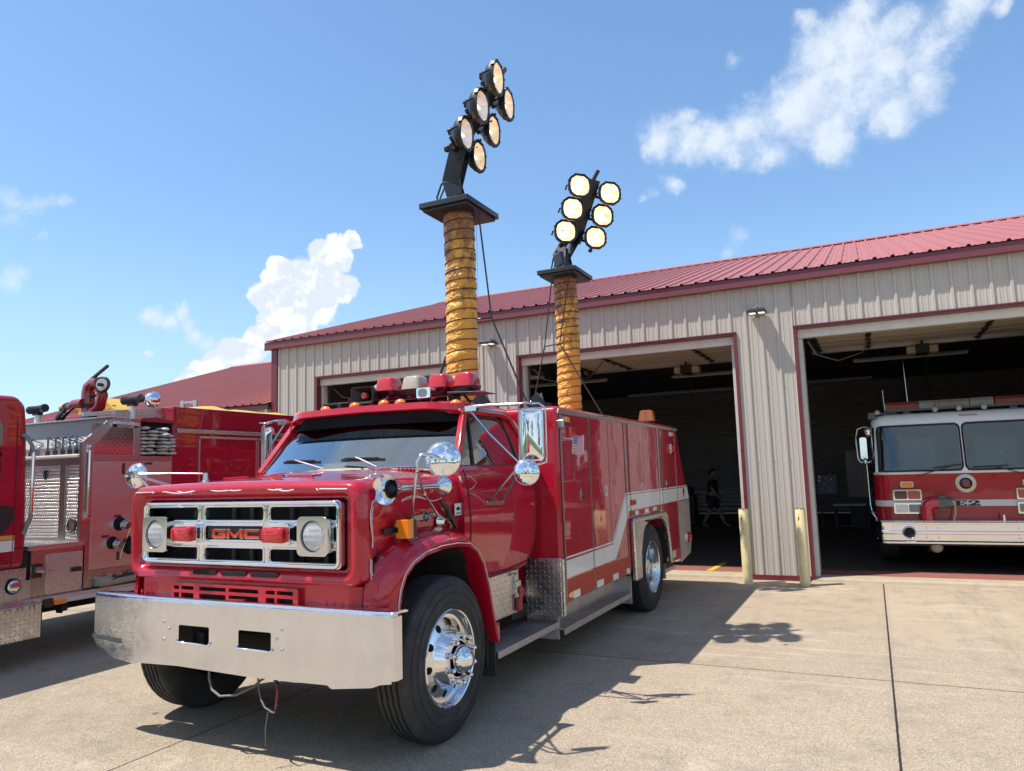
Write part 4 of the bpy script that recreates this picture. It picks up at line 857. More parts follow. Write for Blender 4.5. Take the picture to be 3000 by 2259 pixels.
# ---- cab, lower body
CU = [(.86, .955), (.90, .985), (1.05, 1.012), (1.25, 1.03), (1.45, 1.035), (1.60, 1.02), (1.70, .99), (1.735, .968)]
def cabring(z):
    w_ = interp(CU, z); vf = 1.21 if z > 1.12 else interp([(.86, 1.33), (1.12, 1.215)], z)
    vb = interp([(.86, 2.28), (.90, 2.38), (.97, 2.46), (1.07, 2.515), (1.3, 2.545), (1.5, 2.555), (1.735, 2.545)], z); R_ = .07
    half = [(w_, vf), (w_, vf+.3), (w_, vf+.7)]+[(w_-R_+R_*math.cos(math.pi/2*i/5), vb-R_+R_*math.sin(math.pi/2*i/5)) for i in range(6)]+[(w_*.5, vb+.005)]
    return [(x, y, z) for x, y in half]+[(-x, y, z) for x, y in half[::-1]]
c = MB(); c.loft([cabring(z) for z in (.86, .88, .90, .94, .99, 1.05, 1.15, 1.25, 1.35, 1.45, 1.55, 1.62, 1.68, 1.715, 1.735)], True)
c.add([(-.95, 1.25, .9), (.95, 1.25, .9), (.95, 2.5, .9), (-.95, 2.5, .9)], [(0, 1, 2, 3)])
cab = c.build('cab', RED, T, smooth=35)
# door outline seam, drip
c = MB()
def side(v, z, off=.004): return (interp(CU, z)+off, v, z)
sm = [side(1.285, z) for z in (1.71, 1.6, 1.45)]+[side(1.30, z) for z in (1.35, 1.25, 1.15)]+[side(1.335, 1.02), side(1.37, .93)]
c.tube(sm, .0035, 5)
c.tube([side(2.33, .93), side(2.41, .99), side(2.46, 1.1), side(2.475, 1.3), side(2.475, 1.45), side(2.465, 1.6), side(2.45, 1.70)], .0035, 5)
c.tube([side(1.37, .93), side(1.6, .91), side(2.0, .905), side(2.33, .93)], .0035, 5)
c.build('door_seam', mat('seam_black', (.03, .005, .008), .6), cab)
h = MB(); h.lathe((1.03, 2.40, 1.40), (1, 0, 0), [(.016, 0), (.016, .012), (.001, .014)], 16); h.build('door_lock', CHROME, cab, smooth=50)
h = MB(); h.tube([side(1.30, 1.66), side(1.36, 1.655), side(1.42, 1.61), side(1.36, 1.575), side(1.30, 1.56)], .0025, 4); h.tube([side(1.18, 1.665), side(1.19, 1.62), side(1.20, 1.66), side(1.215, 1.615)], .004, 4); h.build('door_pinstripe', PIN, cab)
# roof shell
def roofring(w_, v0, v1, z, r_=.12, arc=0.): 
    P = rrect(0, (v0+v1)/2, 2*w_, v1-v0, r_, 5); return [(x, y-(arc*(1-(x/w_)**2) if y < (v0+v1)/2 else 0), z) for x, y in P]
c = MB(); c.loft([roofring(.80, 1.53, 2.36, 2.150), roofring(.865, 1.50, 2.40, 2.148), roofring(.872, 1.49, 2.405, 2.17), roofring(.862, 1.50, 2.395, 2.20), roofring(.82, 1.53, 2.36, 2.235), roofring(.73, 1.58, 2.30, 2.262), roofring(.5, 1.68, 2.2, 2.28, .15), roofring(.2, 1.8, 2.05, 2.285, .1)], True, True, True)
c.build('cab_roof', RED, cab, smooth=50)
# pillars
def strut(mb, p0, p1, w_, d_, up): mb.beam(p0, p1, w_, d_, up)
c = MB()
for s_ in (-1, 1):
    c.beam((s_*.955, 1.235, 1.72), (s_*.845, 1.56, 2.165), .055, .05, (s_, 0, .25))
    c.prism([(2.33, 1.72), (2.54, 1.72), (2.53, 1.80), (2.42, 2.16), (2.20, 2.16), (2.235, 2.11), (2.30, 1.90)], lambda a, b_, d, s_=s_: (s_*(d-(b_-1.72)*.29), a, b_), .935, .968)
    c.tube([(s_*.862, 1.50, 2.158), (s_*.868, 1.80, 2.162), (s_*.868, 2.15, 2.162), (s_*.866, 2.32, 2.14), (s_*.90, 2.45, 2.0), (s_*.95, 2.54, 1.80)], .02, 8)
c.prism([(-.90, 1.72), (.90, 1.72), (.80, 2.18), (-.80, 2.18)], lambda a, b_, d: (a, d-(b_-1.72)*.33, b_), 2.50, 2.54, [rrect(0, 1.93, 1.1, .26, .05, 4)])
c.build('pillar', RED, cab, bevel=.008)
c = MB()
for s_ in (-1, 1): c.tube([(s_*.875, 1.44, 2.165), (s_*.885, 1.80, 2.168), (s_*.885, 2.15, 2.166), (s_*.884, 2.34, 2.14), (s_*.92, 2.47, 2.0), (s_*.985, 2.565, 1.76), (s_*1.03, 2.60, 1.5), (s_*1.035, 2.60, 1.2)] if False else [(s_*.875, 1.44, 2.17), (s_*.885, 1.80, 2.175), (s_*.885, 2.16, 2.172), (s_*.888, 2.35, 2.13), (s_*.925, 2.48, 1.98), (s_*.965, 2.555, 1.80)], .008, 6)
c.build('drip_rail', CHROMED, cab, smooth=60)
# glass
def wsp(x, t):
    """windscreen surface: x lateral -1..1, t 0 base..1 top"""
    w_ = .93+(.83-.93)*t; v = (1.06+.10*x*x**1)+(1.50-1.06)*t+(.02*t*x*x); v = 1.075+.135*x*x+(.43-.04*x*x)*t; z = 1.742+.43*t-.004*x*x
    return (x*w_, v, z-(.035*x*x if t < .5 else .01*x*x)*(1-t))
c = MB(); c.loft([[wsp(-1+2*i/16, j/6) for i in range(17)] for j in range(7)], closed=False); wsn = c.build('windscreen', GLASS, cab, smooth=80, recalc=False)
c = MB(); c.loft([[Vector(wsp(-.80+1.77*i/16, t))+Vector((0, -.012, .006)) for i in range(17)] for t in (.56, .58, .8, 1.0)], closed=False); c.build('tinted_band', SMOKE, wsn, smooth=80, recalc=False)
c = MB(); c.tube([wsp(-1+2*i/20, -.01) for i in range(21)]+[wsp(1, t/6) for t in range(1, 7)]+[wsp(1-2*i/20, 1.) for i in range(1, 21)]+[wsp(-1, 1-t/6) for t in range(1, 6)], .009, 6, closed=True); c.build('windscreen_seal', mat('cream_seal', (.42, .38, .27), .5, var=.3), wsn, smooth=60)
for s_ in (-1, 1):
    sg = lambda v, z, s_=s_, o=0.: (s_*(.955-(z-1.72)*.285+o), v, z)
    c = MB(); pol = [(1.30, 1.735), (2.29, 1.735), (2.30, 1.82), (2.27, 2.0), (2.20, 2.10), (2.10, 2.14), (1.62, 2.14)]
    c.prism(pol, lambda a, b_, d, s_=s_: (s_*(d-(b_-1.72)*.285), a, b_), .948, .952); wn = c.build('side_window', GLASS_D, cab)
    c = MB(); c.tube([sg(v, z) for v, z in pol], .011, 6, closed=True); c.beam(sg(1.50, 1.735), sg(1.635, 2.14), .022, .02, (1, 0, 0)); c.build('window_seal', BLACK, wn, smooth=50)
c = MB(); c.prism(rrect(0, 1.93, 1.1, .26, .05, 4), lambda a, b_, d: (a, d-(b_-1.72)*.33, b_), 2.515, 2.52); c.build('rear_window', GLASS_D, cab)
# visor
c = MB(); n_ = 24; R0, R1, R2, R3 = [], [], [], []
for i in range(n_+1):
    x = -.875+1.75*i/n_; k = abs(x)/.875; vf = 1.375+.012*k*k+.14*max(0, (k-.74)/.26)**1.5; zt = 2.252-.012*k-.022*max(0, (k-.7)/.3); zb = zt-.064
    R0.append((x*.99, 1.62, zt+.024*(1-k*k))); R1.append((x, vf+.015, zt)); R2.append((x, vf, zb+.012)); R3.append((x, vf+.02, zb)); 
R4 = [(x*.96, 1.52, z+.005) for x, y, z in R3]
c.loft([R0, R1, R2, R3, R4], closed=False)
for R_ in (0, -1): c.add([R0[R_], R1[R_], R2[R_], R3[R_], R4[R_]], [(0, 1, 2, 3, 4)])
c.build('visor', RED, cab, smooth=30)
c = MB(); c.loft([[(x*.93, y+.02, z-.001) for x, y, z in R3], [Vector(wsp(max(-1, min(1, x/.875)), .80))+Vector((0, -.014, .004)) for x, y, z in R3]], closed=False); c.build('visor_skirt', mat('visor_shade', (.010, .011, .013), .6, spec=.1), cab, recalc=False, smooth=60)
# wipers
for x0, x1, xb in ((-.56, -.17, -.10), (.02, .44, .40)):
    c = MB(); z = 1.80; vv = 1.055
    c.beam((x0, vv+.04, z+.008), (x1, vv+.02, z), .012, .022); c.beam((x0+.05, vv+.02, z+.02), (x1-.05, vv+.005, z+.015), .016, .012); wp = c.build('wiper', BLACK, cab)
    c = MB(); c.tube([((x0+x1)/2-.04, vv-.005, z+.026), ((x0+x1)/2, vv-.012, z+.015), (xb, 1.03, 1.748)], .007, 6); c.build('wiper_arm', ALU, wp)
# interior
SEAT = mat('seat_vinyl', (.05, .02, .02), .6, var=.2); DASH = mat('dashboard', (.05, .12, .12), .5, var=.2)
c = MB(); c.box(-.85, .85, 1.25, 1.42, 1.55, 1.68); c.build('dashboard', DASH, cab, bevel=.02)
c = MB(); c.box(-.85, -.05, 2.28, 2.42, 1.3, 1.92); c.box(.05, .8, 2.28, 2.42, 1.3, 1.98); c.box(-.85, .8, 1.9, 2.3, 1.2, 1.42); c.build('seat', SEAT, cab, bevel=.05, bseg=3)
c = MB(); c.tube([(.42+.2*math.cos(a*.3142), 1.55+.06*math.sin(a*.3142), 1.72+.18*math.sin(a*.3142)) for a in range(20)], .013, 8, closed=True); c.beam((.24, 1.55, 1.72), (.60, 1.55, 1.72), .03, .015); c.cyl((.42, 1.55, 1.72), (.42, 1.35, 1.6), .03); c.build('steering_wheel', mat('teal_wheel', (.05, .13, .14), .4), cab, smooth=50)
c = MB(); c.box(-.24, -.0, 1.18, 1.30, 1.722, 1.79); c.build('dash_papers', mat('pale_papers', (.50, .58, .35), .6, var=.4, vscale=25), cab)
c = MB(); c.box(-.33, -.27, 2.0, 2.04, 1.5, 2.15); c.build('rear_post', RED, cab)
# ---- roof equipment
for x, v in ((-.80, 1.52), (-.47, 1.47), (.133, 1.47), (.296, 1.47), (.784, 1.52), (-.16, 1.47)):
    c = MB(); zz = 2.262-.05*(x/.875)**2; c.sphere((x, v+.02, zz), .04, 14, sc=(.9, 1.3, 1.0), half=True); c.cyl((x, v+.02, zz-.004), (x, v+.02, zz+.006), .044, n=16); c.build('marker_light', ORANGEL, cab, smooth=60)
bar = MB(); bar.box(-.80, .86, 1.84, 1.92, 2.335, 2.352); bar.box(-.6, -.56, 1.8, 1.95, 2.26, 2.34); bar.box(.56, .60, 1.8, 1.95, 2.26, 2.34); bar.prism([(.60, 2.35), (.92, 2.335), (.95, 2.325), (.60, 2.33)], FY, 1.72, 1.95); bar.box(.36, .5, 1.68, 1.72, 2.30, 2.36); lb = bar.build('beacon_bar', BLKPAINT, T, bevel=.004)
c = MB(); c.tube([(.62, 1.75, 2.33), (.66, 1.76, 2.30), (.70, 1.8, 2.34), (.75, 1.85, 2.26)], .012, 6); c.tube([(.4, 1.6, 2.29), (.46, 1.58, 2.30), (.52, 1.6, 2.29)], .008, 6); c.build('bar_wiring', BLACK, lb)
def beacon(x, v, m_, red=True):
    c = MB(); rr = lambda w_, z, r_=.03: [(x+a, v+b_, z) for a, b_ in rrect(0, 0, w_, w_, min(r_, w_/2-.001), 4)]
    c.loft([rr(.12, 2.345), rr(.17, 2.365), rr(.19, 2.395), rr(.192, 2.402)], True, True, True); o = c.build('beacon', mat('beacon_base', (.05, .008, .01), .3, coat=.5) if red else BLACK, lb, smooth=35)
    c = MB(); c.loft([rr(.186, 2.402, .025), rr(.178, 2.44, .03), rr(.158, 2.495, .032), rr(.146, 2.508, .034), rr(.12, 2.516, .034)], True, True, True, flip=False); c.build('beacon_dome', m_, lb, smooth=38)
beacon(-.0, 1.76, REDLENS); beacon(.24, 1.80, CLEARLENS, False); beacon(.475, 1.84, REDLENS); beacon(.70, 1.88, REDLENS); beacon(-.30, 2.10, CLEARLENS, False); beacon(-.52, 2.26, REDLENS)
# siren speaker
c = MB(); ringz = lambda w_, h_, y: [(x, y, z) for x, z in rrect(-.115, 2.357, w_, h_, .018, 3)]
c.loft([ringz(.225, .145, 1.555), ringz(.225, .145, 1.525), ringz(.212, .132, 1.525), ringz(.19, .115, 1.54), ringz(.06, .05, 1.61)], True); c.loft([ringz(.225, .145, 1.555), ringz(.19, .11, 1.60), ringz(.12, .09, 1.68), ringz(.10, .08, 1.76)], True, False, True)
sp_ = c.build('siren_speaker', BLACK, T, smooth=30)
c = MB(); c.lathe((-.115, 1.56, 2.357), (0, -1, 0), [(.028, -.03), (.028, .008), (.02, .014), (.008, .012), (.001, .018)], 24); c.build('speaker_plug', mat('pink_red_plug', (.52, .10, .10), .4), sp_, smooth=40)
c = MB(); c.box(-.06, -.01, 1.62, 1.70, 2.26, 2.31); c.box(-.22, -.17, 1.62, 1.70, 2.26, 2.31); c.tube([(.0, 1.7, 2.38), (.04, 1.68, 2.34), (.03, 1.66, 2.28)], .006, 5); c.tube([(-.26, 1.55, 2.27), (-.23, 1.5, 2.325), (-.2, 1.5, 2.33)], .005, 5); c.build('speaker_foot', BLACK, sp_)
c = MB(); c.prism(rrect(.488, 2.335, .132, .084, .012, 3), FY, 1.535, 1.62); ch = c.build('scene_light', CHROME, T, bevel=.006)
c = MB(); c.prism(rrect(.482, 2.335, .082, .066, .028, 5), FY, 1.531, 1.536); c.build('light_face', mat('ribbed_lens', (.25, .25, .25), .35, .5, bump=.002, bscale=160), ch)
# ---- mirrors
MC = mat('mirror_back', (.86, .86, .87), .035, 1.)
def round_mirror(c0, nrm, r_, name='round_mirror', parent=None, tilt=0):
    m = MB(); c0 = Vector(c0); nrm = Vector(nrm).normalized()
    m.lathe(c0, nrm, [(r_, -.012), (r_*1.02, -.004), (r_, .002), (r_*.94, .010), (r_*.75, .020), (r_*.4, .030), (r_*.2, .034), (.001, .034)], 40, True); o = m.build(name, MC, parent or T, smooth=50)
    m = MB(); m.tube([c0+nrm*.0+v_ for v_ in [(m.frame(nrm)[0]*math.cos(i*.2094)+m.frame(nrm)[1]*math.sin(i*.2094))*r_*1.01 for i in range(30)]], .004, 6, closed=True)
    a, b_, _ = m.frame(nrm); m.beam(c0-b_*r_*.9+nrm*.022, c0+b_*r_*.9+nrm*.022, .012, .006, nrm); m.beam(c0-a*r_*.9+nrm*.022, c0+a*r_*.9+nrm*.022, .012, .006, nrm)
    m.sphere(c0+nrm*.034, .014, 10); m.build('mirror_rib', CHROMED, o, smooth=50); return o
near = MB(); A = (1.20, .355, 1.726)
rm = round_mirror((1.31, .475, 1.772), (.45, -.85, .1), .106)
near.tube([(1.31, .44, 1.775), (1.27, .40, 1.80), (1.225, .36, 1.80), (1.205, .345, 1.76), (1.20, .35, 1.70)], .011, 8); near.tube([(1.20, .35, 1.72), (1.16, .38, 1.60), (1.02, .55, 1.41)], .009, 8); near.tube([(1.20, .35, 1.70), (1.12, .55, 1.56), (1.05, .82, 1.41), (1.03, .94, 1.37)], .009, 8)
near.tube([(1.20, .36, 1.73), (1.0, .44, 1.735), (.70, .56, 1.725)], .008, 8); near.lathe((.70, .56, 1.655), (0, 0, 1), [(.052, 0), (.048, .015), (.022, .03), (.018, .075), (.022, .082), (.001, .09)], 20)
near.box(1.0, 1.035, .535, .565, 1.37, 1.415); near.sphere((1.12, .55, 1.56), .016, 8)
near.build('mirror_arm', CHROMED, rm, smooth=45)
rm2 = round_mirror((-1.24, .285, 1.735), (.22, -.97, .06), .088); far = MB()
far.tube([(-1.24, .26, 1.74), (-1.21, .22, 1.765), (-1.165, .21, 1.765), (-1.14, .24, 1.72), (-1.09, .30, 1.62), (-1.02, .40, 1.54)], .010, 8); far.tube([(-1.14, .23, 1.745), (-.95, .33, 1.745), (-.735, .45, 1.735)], .008, 8); far.tube([(-1.14, .24, 1.73), (-1.06, .42, 1.66), (-1.0, .6, 1.58)], .010, 8); far.lathe((-.72, .46, 1.655), (0, 0, 1), [(.052, 0), (.048, .015), (.022, .03), (.018, .08), (.001, .09)], 20); far.build('mirror_arm', CHROMED, rm2, smooth=45)
# rectangular west-coast mirror, near side; the back is a folded bright pan facing forward
def west(s_, cx_, vc):
    m = MB(); nrm = Vector((s_*.30, -.95, 0)).normalized(); rt = Vector((-nrm.y*1., nrm.x, 0))*1.; rt = Vector((.95, s_*.30, 0)).normalized(); O = Vector((cx_, vc, 1.957))
    def P(a, b_, d): return O+rt*a+Vector((0, 0, b_))+nrm*d
    o_ = rrect(0, 0, .165, .395, .03, 4); i_ = rrect(0, 0, .148, .378, .026, 4)
    m.prism(o_, lambda a, b_, d: P(a, b_, d), -.02, .0)
    n_ = len(i_); e = [P(a, b_, .002) for a, b_ in i_]
    ridge = [P(0, .115, .026), P(0, -.115, .026)]
    vs_ = e+ridge; fs = []
    for i in range(n_):
        j = (i+1) % n_; a0, b0 = i_[i]; a1, b1 = i_[j]; mid = (b0+b1)/2
        if abs(a0-a1) > .05: fs.append((i, j, n_ if mid > 0 else n_+1))
        elif abs(b0-b1) > .2: fs.append((i, j, n_+1, n_) if (a0 > 0) == (b0 < b1) and False else (i, j, n_ if b1 > b0 else n_+1, n_+1 if b1 > b0 else n_))
        else: fs.append((i, j, n_ if mid > 0 else n_+1))
    m.add(vs_, fs); o = m.build('west_coast_mirror', MC, T, smooth=15)
    a = MB(); a.tube([P(x, z, .004) for x, z in rrect(0, 0, .168, .398, .032, 4)], .006, 6, closed=True); a.box(-1, -1, 0, 0, 0, 0) if False else None
    a.obox(P(0, .175, .012), rt, nrm, (0, 0, 1), .025, .006, .007)
    top = Vector((cx_-s_*.06, vc-.10, 2.185)); bot = Vector((cx_-s_*.06, vc-.10, 1.737))
    a.tube([Vector((s_*.92, 1.50, 2.188)), Vector((s_*1.05, 1.50, 2.192)), top], .012, 8); a.tube([top, bot], .006, 6)
    a.tube([top, top+Vector((s_*.06, .0, .01)), P(.0, .235, 0), P(.06*s_, .235, 0), P(.10*s_, .205, 0), P(.105*s_, .17, 0), P(.105*s_, -.17, 0), P(.10*s_, -.21, 0), P(.05*s_, -.225, 0), bot+Vector((s_*.02, 0, -.005)), bot], .0085, 8)
    a.tube([Vector((s_*.93, 1.50, 2.165)), Vector((s_*1.1, 1.50, 1.97)), bot], .009, 8)
    a.tube([bot, Vector((s_*1.045, 1.56, 1.46))], .011, 8); a.tube([bot+Vector((0, .02, 0)), Vector((s_*1.045, 1.80, 1.455))], .011, 8); a.beam((s_*1.042, 1.53, 1.453), (s_*1.042, 1.83, 1.44), .03, .008, (s_, 0, 0))
    for p in (top, bot): a.sphere(p, .016, 8)
    a.obox(Vector((s_*.95, 1.50, 2.175)), (1, 0, 0), (0, 1, 0), (0, 0, 1), .05, .02, .02)
    a.sphere(P(0, .25, 0), .009, 8); a.build('mirror_arm', CHROMED, o, smooth=45)
    return P
P_ = west(1, 1.40, 1.62); west(-1, -1.33, 1.70)
rm3 = round_mirror((1.405, 1.49, 1.675), (.40, -.9, .05), .092); m = MB(); m.cyl((1.405, 1.46, 1.68), (1.40, 1.44, 1.682), .012); m.cyl((1.405, 1.52, 1.70), (1.40, 1.56, 1.74), .008); m.build('mirror_stub', CHROMED, rm3, smooth=40)
# ---- step, battery box, running boards
h = MB(); h.box(.80, 1.0, 1.43, 2.14, .545, .885); bb = h.build('battery_box', TREAD, T, bevel=.006)
h = MB(); h.box(1.0, 1.018, 2.04, 2.10, .80, .86); h.cyl((1.02, 1.98, .855), (1.02, 2.04, .855), .012); h.box(1.0, 1.03, 2.03, 2.12, .70, .80); h.build('latch', ALU, bb, bevel=.003)
h = MB(); h.prism([(2.06, .745), (2.12, .755), (2.14, .70), (2.12, .66), (2.07, .66)], FX, 1.03, 1.045); h.box(1.005, 1.035, 2.06, 2.13, .56, .66); h.build('shore_power_inlet', mat('red_socket', (.30, .02, .03), .4), bb, bevel=.004)
h = MB(); h.box(.80, 1.15, 1.455, 2.60, .37, .385); h.box(1.135, 1.15, 1.455, 2.60, .335, .372); h.build('running_board', TREAD_S, T, bevel=.003)
h = MB(); h.box(.85, 1.20, 2.62, 4.58, .31, .325); h.box(1.185, 1.20, 2.62, 4.58, .27, .312); h.box(1.02, 1.035, 2.62, 4.58, .325, .52); h.box(.85, 1.15, 2.60, 2.615, .23, .46); h.box(.95, 1.2, 4.575, 4.59, .20, .5); h.build('long_running_board', TREAD_S, T, bevel=.003)
h = MB(); h.box(.9, 1.15, 6.15, 6.80, .34, .355); h.box(1.135, 1.15, 6.15, 6.8, .30, .35); h.box(.95, 1.18, 6.14, 6.155, .25, .5); h.build('rear_step', TREAD_S, T, bevel=.003)
# ---- box body
BW = 1.25
body = MB(); pol = [(2.51, .535), (2.51, 2.25), (6.80, 2.25), (6.88, 2.18), (7.385, 1.22), (7.385, .62), (7.30, .47), (6.72, .40), (6.06, .535), (6.0, .80), (5.90, .93), (5.72, 1.03), (5.5, 1.06), (5.1, 1.06), (4.93, .99), (4.80, .86), (4.76, .535)]
body.prism(pol[::-1], FX, -BW, BW)
bo_ = body.build('body', RED, T, bevel=.055, bseg=5)
h = MB(); h.prism([(2.30, 1.06), (2.5, 1.06)], FX, 0, 0) if False else None
for s_ in (-1, 1):
    h.box(*sorted((s_*.88, s_*1.235)), 2.496, 2.6, .44, .935)
    h.box(*sorted((s_*1.19, s_*1.256)), 2.50, 2.535, .445, .93)
each(h, 'corner_tread_guard', TREAD, bo_, bevel=.012, bseg=3)
h = MB(); h.prism([(6.68, .42), (6.72, .392), (7.31, .46), (7.392, .62), (7.392, 1.21), (6.69, 1.21)], FX, BW, BW+.006); h.box(.9, 1.25, 7.385, 7.391, .62, 1.2); h.build('rear_tread_guard', TREAD_S, bo_)
h = MB(); h.box(1.245, 1.262, 2.50, 6.86, 2.192, 2.214); h.box(1.245, 1.256, 2.5, 6.86, 2.18, 2.192); h.build('side_moulding', ALU, bo_, bevel=.003)
# doors
DZ = (.575, 2.165)
arch_t = [(6.06, .44), (6.06, .52), (6.0, .82), (5.90, .95), (5.74, 1.035), (5.5, 1.06), (5.1, 1.06), (4.94, 1.0), (4.83, .88), (4.785, .75), (4.76, .44)]
for i, (a, b_, z0) in enumerate([(2.552, 3.238, .565), (3.262, 3.815, .565), (3.823, 4.345, .565), (4.535, 5.11, 1.155), (5.117, 5.725, 1.155), (6.035, 6.675, .50)]):
    h = MB(); h.prism(rrect((a+b_)/2, (z0+DZ[1])/2, b_-a, DZ[1]-z0, .012, 2), FX, BW-.002, BW+.007); d_ = h.build('compartment_door', RED, T, bevel=.003)
    if i in (0, 1, 3, 5):
        y = (3.02, 3.69, 4.99, 6.165)[(0, 1, 3, 5).index(i)]
        h = MB(); h.prism(ngon(y, 1.462, .042, .058, 28), FX, BW+.006, BW+.012, [ngon(y, 1.462, .028, .044, 20)]); h.box(BW+.006, BW+.014, y-.008, y+.008, 1.42, 1.50); h.beam((BW+.012, y-.02, 1.475), (BW+.012, y+.02, 1.45), .012, .008); h.build('door_handle', CHROME, d_, bevel=.002)
        h = MB(); h.prism(ngon(y, 1.462, .028, .044, 20), FX, BW+.0065, BW+.0075); h.build('handle_recess', BLACK, d_)
h = MB()
for y, z0, z1 in ((2.545, .54, 2.18), (3.25, .56, 2.17), (4.365, .53, 2.185), (4.52, 1.15, 2.18), (5.905, 1.15, 2.18), (6.685, .45, 2.17), (5.75, 1.15, 2.18)):
    h.box(BW+.002, BW+.012, y-.006, y+.006, z0, z1); z = z0
    while z < z1-.02: h.box(BW+.008, BW+.015, y-.008, y+.008, z, z+.012); z += .028
h.build('piano_hinge', mat('hinge_steel', (.34, .32, .31), .4, .9, var=.3), T)
h = MB()
for y, z0 in ((3.819, .565), (5.1135, 1.155)): h.box(BW+.004, BW+.0078, y-.004, y+.004, z0, 2.165)
each(h, 'door_gap', mat('gap_dark', (.03, .004, .006), .6), T)
# wheel arch trim in tread plate
h = MB(); outt = [(4.45, .45), (4.45, 1.15), (5.87, 1.145), (6.09, .46)]
fl = [(4.47, .46), (4.46, 1.09), (4.50, 1.135), (5.83, 1.135), (5.93, 1.10), (6.10, .46)]
inn = [(4.70, .46), (4.72, .78), (4.80, .93), (4.92, 1.02), (5.1, 1.065), (5.5, 1.065), (5.72, 1.04), (5.86, .96), (5.95, .80), (6.02, .46)]
h.prism(fl[::1]+inn[::-1], FX, BW+.0, BW+.055); h.build('wheel_arch_trim', TREAD, T, bevel=.02, bseg=3)
h = MB(); h.loft([[(BW, v, z), (.55, v, z-.01)] for v, z in inn], closed=False); h.build('rear_wheel_well', UNDER, T, recalc=False)
# stripes and reflective tape (thin films)
def film(name, polys, m_, x=BW+.0080, th=.0015, parent=None):
    h = MB()
    for p in polys:
        A_ = sum(p[i][0]*p[(i+1) % len(p)][1]-p[(i+1) % len(p)][0]*p[i][1] for i in range(len(p)))
        h.prism(p if A_ > 0 else p[::-1], FX, x, x+th)
    return each(h, name, m_, parent or T)
film('white_stripe', [[(2.555, .758), (2.555, .906), (3.84, .918), (4.34, 1.392), (6.68, 1.392), (6.68, 1.222), (4.455, 1.222), (3.905, .762)], [(2.555, .922), (2.555, .938), (3.82, .948), (4.325, 1.418), (6.68, 1.418), (6.68, 1.402), (4.335, 1.402), (3.832, .932)], [(6.69, 1.222), (6.69, 1.392), (7.29, 1.392), (7.38, 1.225)], [(6.69, 1.402), (6.69, 1.418), (7.275, 1.418), (7.285, 1.402)]], WHITEDEC)
film('orange_tape', [[(2.555, .57), (2.555, .742), (3.905, .742), (4.40, .742), (4.40, .56), (3.9, .56)], [(4.53, 1.158), (4.53, 1.208), (5.72, 1.208), (5.72, 1.158)], [(6.04, .46), (6.04, .60), (6.67, .60), (6.67, .45)]], ORANGEDEC, x=BW+.0072)
sq = [(2.69, 2.86, .566, .63), (3.31, 3.50, .566, .628), (3.79, 3.965, .562, .624), (4.25, 4.355, .562, .62), (4.66, 4.80, 1.16, 1.206), (5.05, 5.22, 1.16, 1.206), (5.40, 5.58, 1.16, 1.206), (6.25, 6.42, .50, .59)]
film('white_tape_block', [[(a, c_), (b_, c_), (b_, d_), (a, d_)] for a, b_, c_, d_ in sq], WHITEDEC, x=BW+.0092)
film('cross_emblem', [[(7.0, 1.365), (7.03, 1.385), (7.055, 1.365), (7.08, 1.385), (7.11, 1.365), (7.10, 1.31), (7.055, 1.245), (7.01, 1.31)]], REDLENS, x=BW+.0098)
# small lamps on the body side
def lamp(y0, y1, z0, z1, lens, d_=.05, nm='side_marker'):
    h = MB(); h.prism(rrect((y0+y1)/2, (z0+z1)/2, y1-y0, z1-z0, .02, 4), FX, BW+.004, BW+.022); o = h.build(nm, CHROME, T, bevel=.008, bseg=3)
    h = MB(); cy, cz = (y0+y1)/2, (z0+z1)/2; w_, h_ = (y1-y0)*.76, (z1-z0)*.76; h.loft([[(x, cy+a, cz+b_) for a, b_ in rrect(0, 0, w_*k, h_*k, .016*k, 4)] for x, k in ((BW+.02, 1), (BW+d_*.8, 1), (BW+d_, .8))], True, True, True); h.build('lens', lens, o, smooth=40)
lamp(2.585, 2.74, 2.10, 2.165, AMBER, .035); lamp(2.585, 2.80, 1.955, 2.08, REDLENS, .075, 'side_warning_lamp'); lamp(4.43, 4.62, 1.262, 1.35, REDLENS, .05, 'side_warning_lamp'); lamp(6.45, 6.60, 1.86, 2.0, REDLENS, .06, 'side_warning_lamp'); lamp(6.46, 6.60, 2.09, 2.16, AMBER, .03); lamp(7.08, 7.28, .62, .75, REDLENS, .06, 'tail_lamp')
h = MB(); h.prism([(2.565, .61), (2.60, .632), (2.67, .632), (2.70, .61), (2.67, .586), (2.60, .586)], FX, BW+.009, BW+.016); h.build('hexagon_reflector', AMBER, T, bevel=.002)
# flag decal, waving
h = MB(); NC, NR = 18, 13; fb, fw = mat('flag_blue', (.02, .04, .24), .6, spec=0.), mat('flag_white', (.72, .72, .74), .6, spec=0.); fr_ = mat('flag_red', (.40, .008, .025), .6, spec=0.)
def fpt(i, j): 
    a, b_ = i/NC, j/NR; return (BW+.0095, 2.815+a*.27+.015*math.sin(b_*3+1), 1.998-b_*.17+.014*math.sin(a*7.5+.4)-.012*a)
for i in range(NC):
    for j in range(NR):
        m_ = fb if (a_ := i < 7) and j < 7 else (fr_ if j % 2 == 0 else fw)
        if m_ is fb and i % 2 == 1 and j % 2 == 1: m_ = fw
        h.use(m_); h.add([fpt(i, j), fpt(i, j+1), fpt(i+1, j+1), fpt(i+1, j)], [(0, 1, 2, 3)])
h.build('flag_decal', None, T)
h = MB(); n_ = [fpt(i, -.35) for i in range(NC+1)]+[fpt(NC+.3, j) for j in range(NR+1)]+[fpt(NC-i, NR+.35) for i in range(NC+1)]+[fpt(-.3, NR-j) for j in range(NR+1)]
h.tube(n_, .004, 4, closed=True); h.build('flag_border', fw, T)
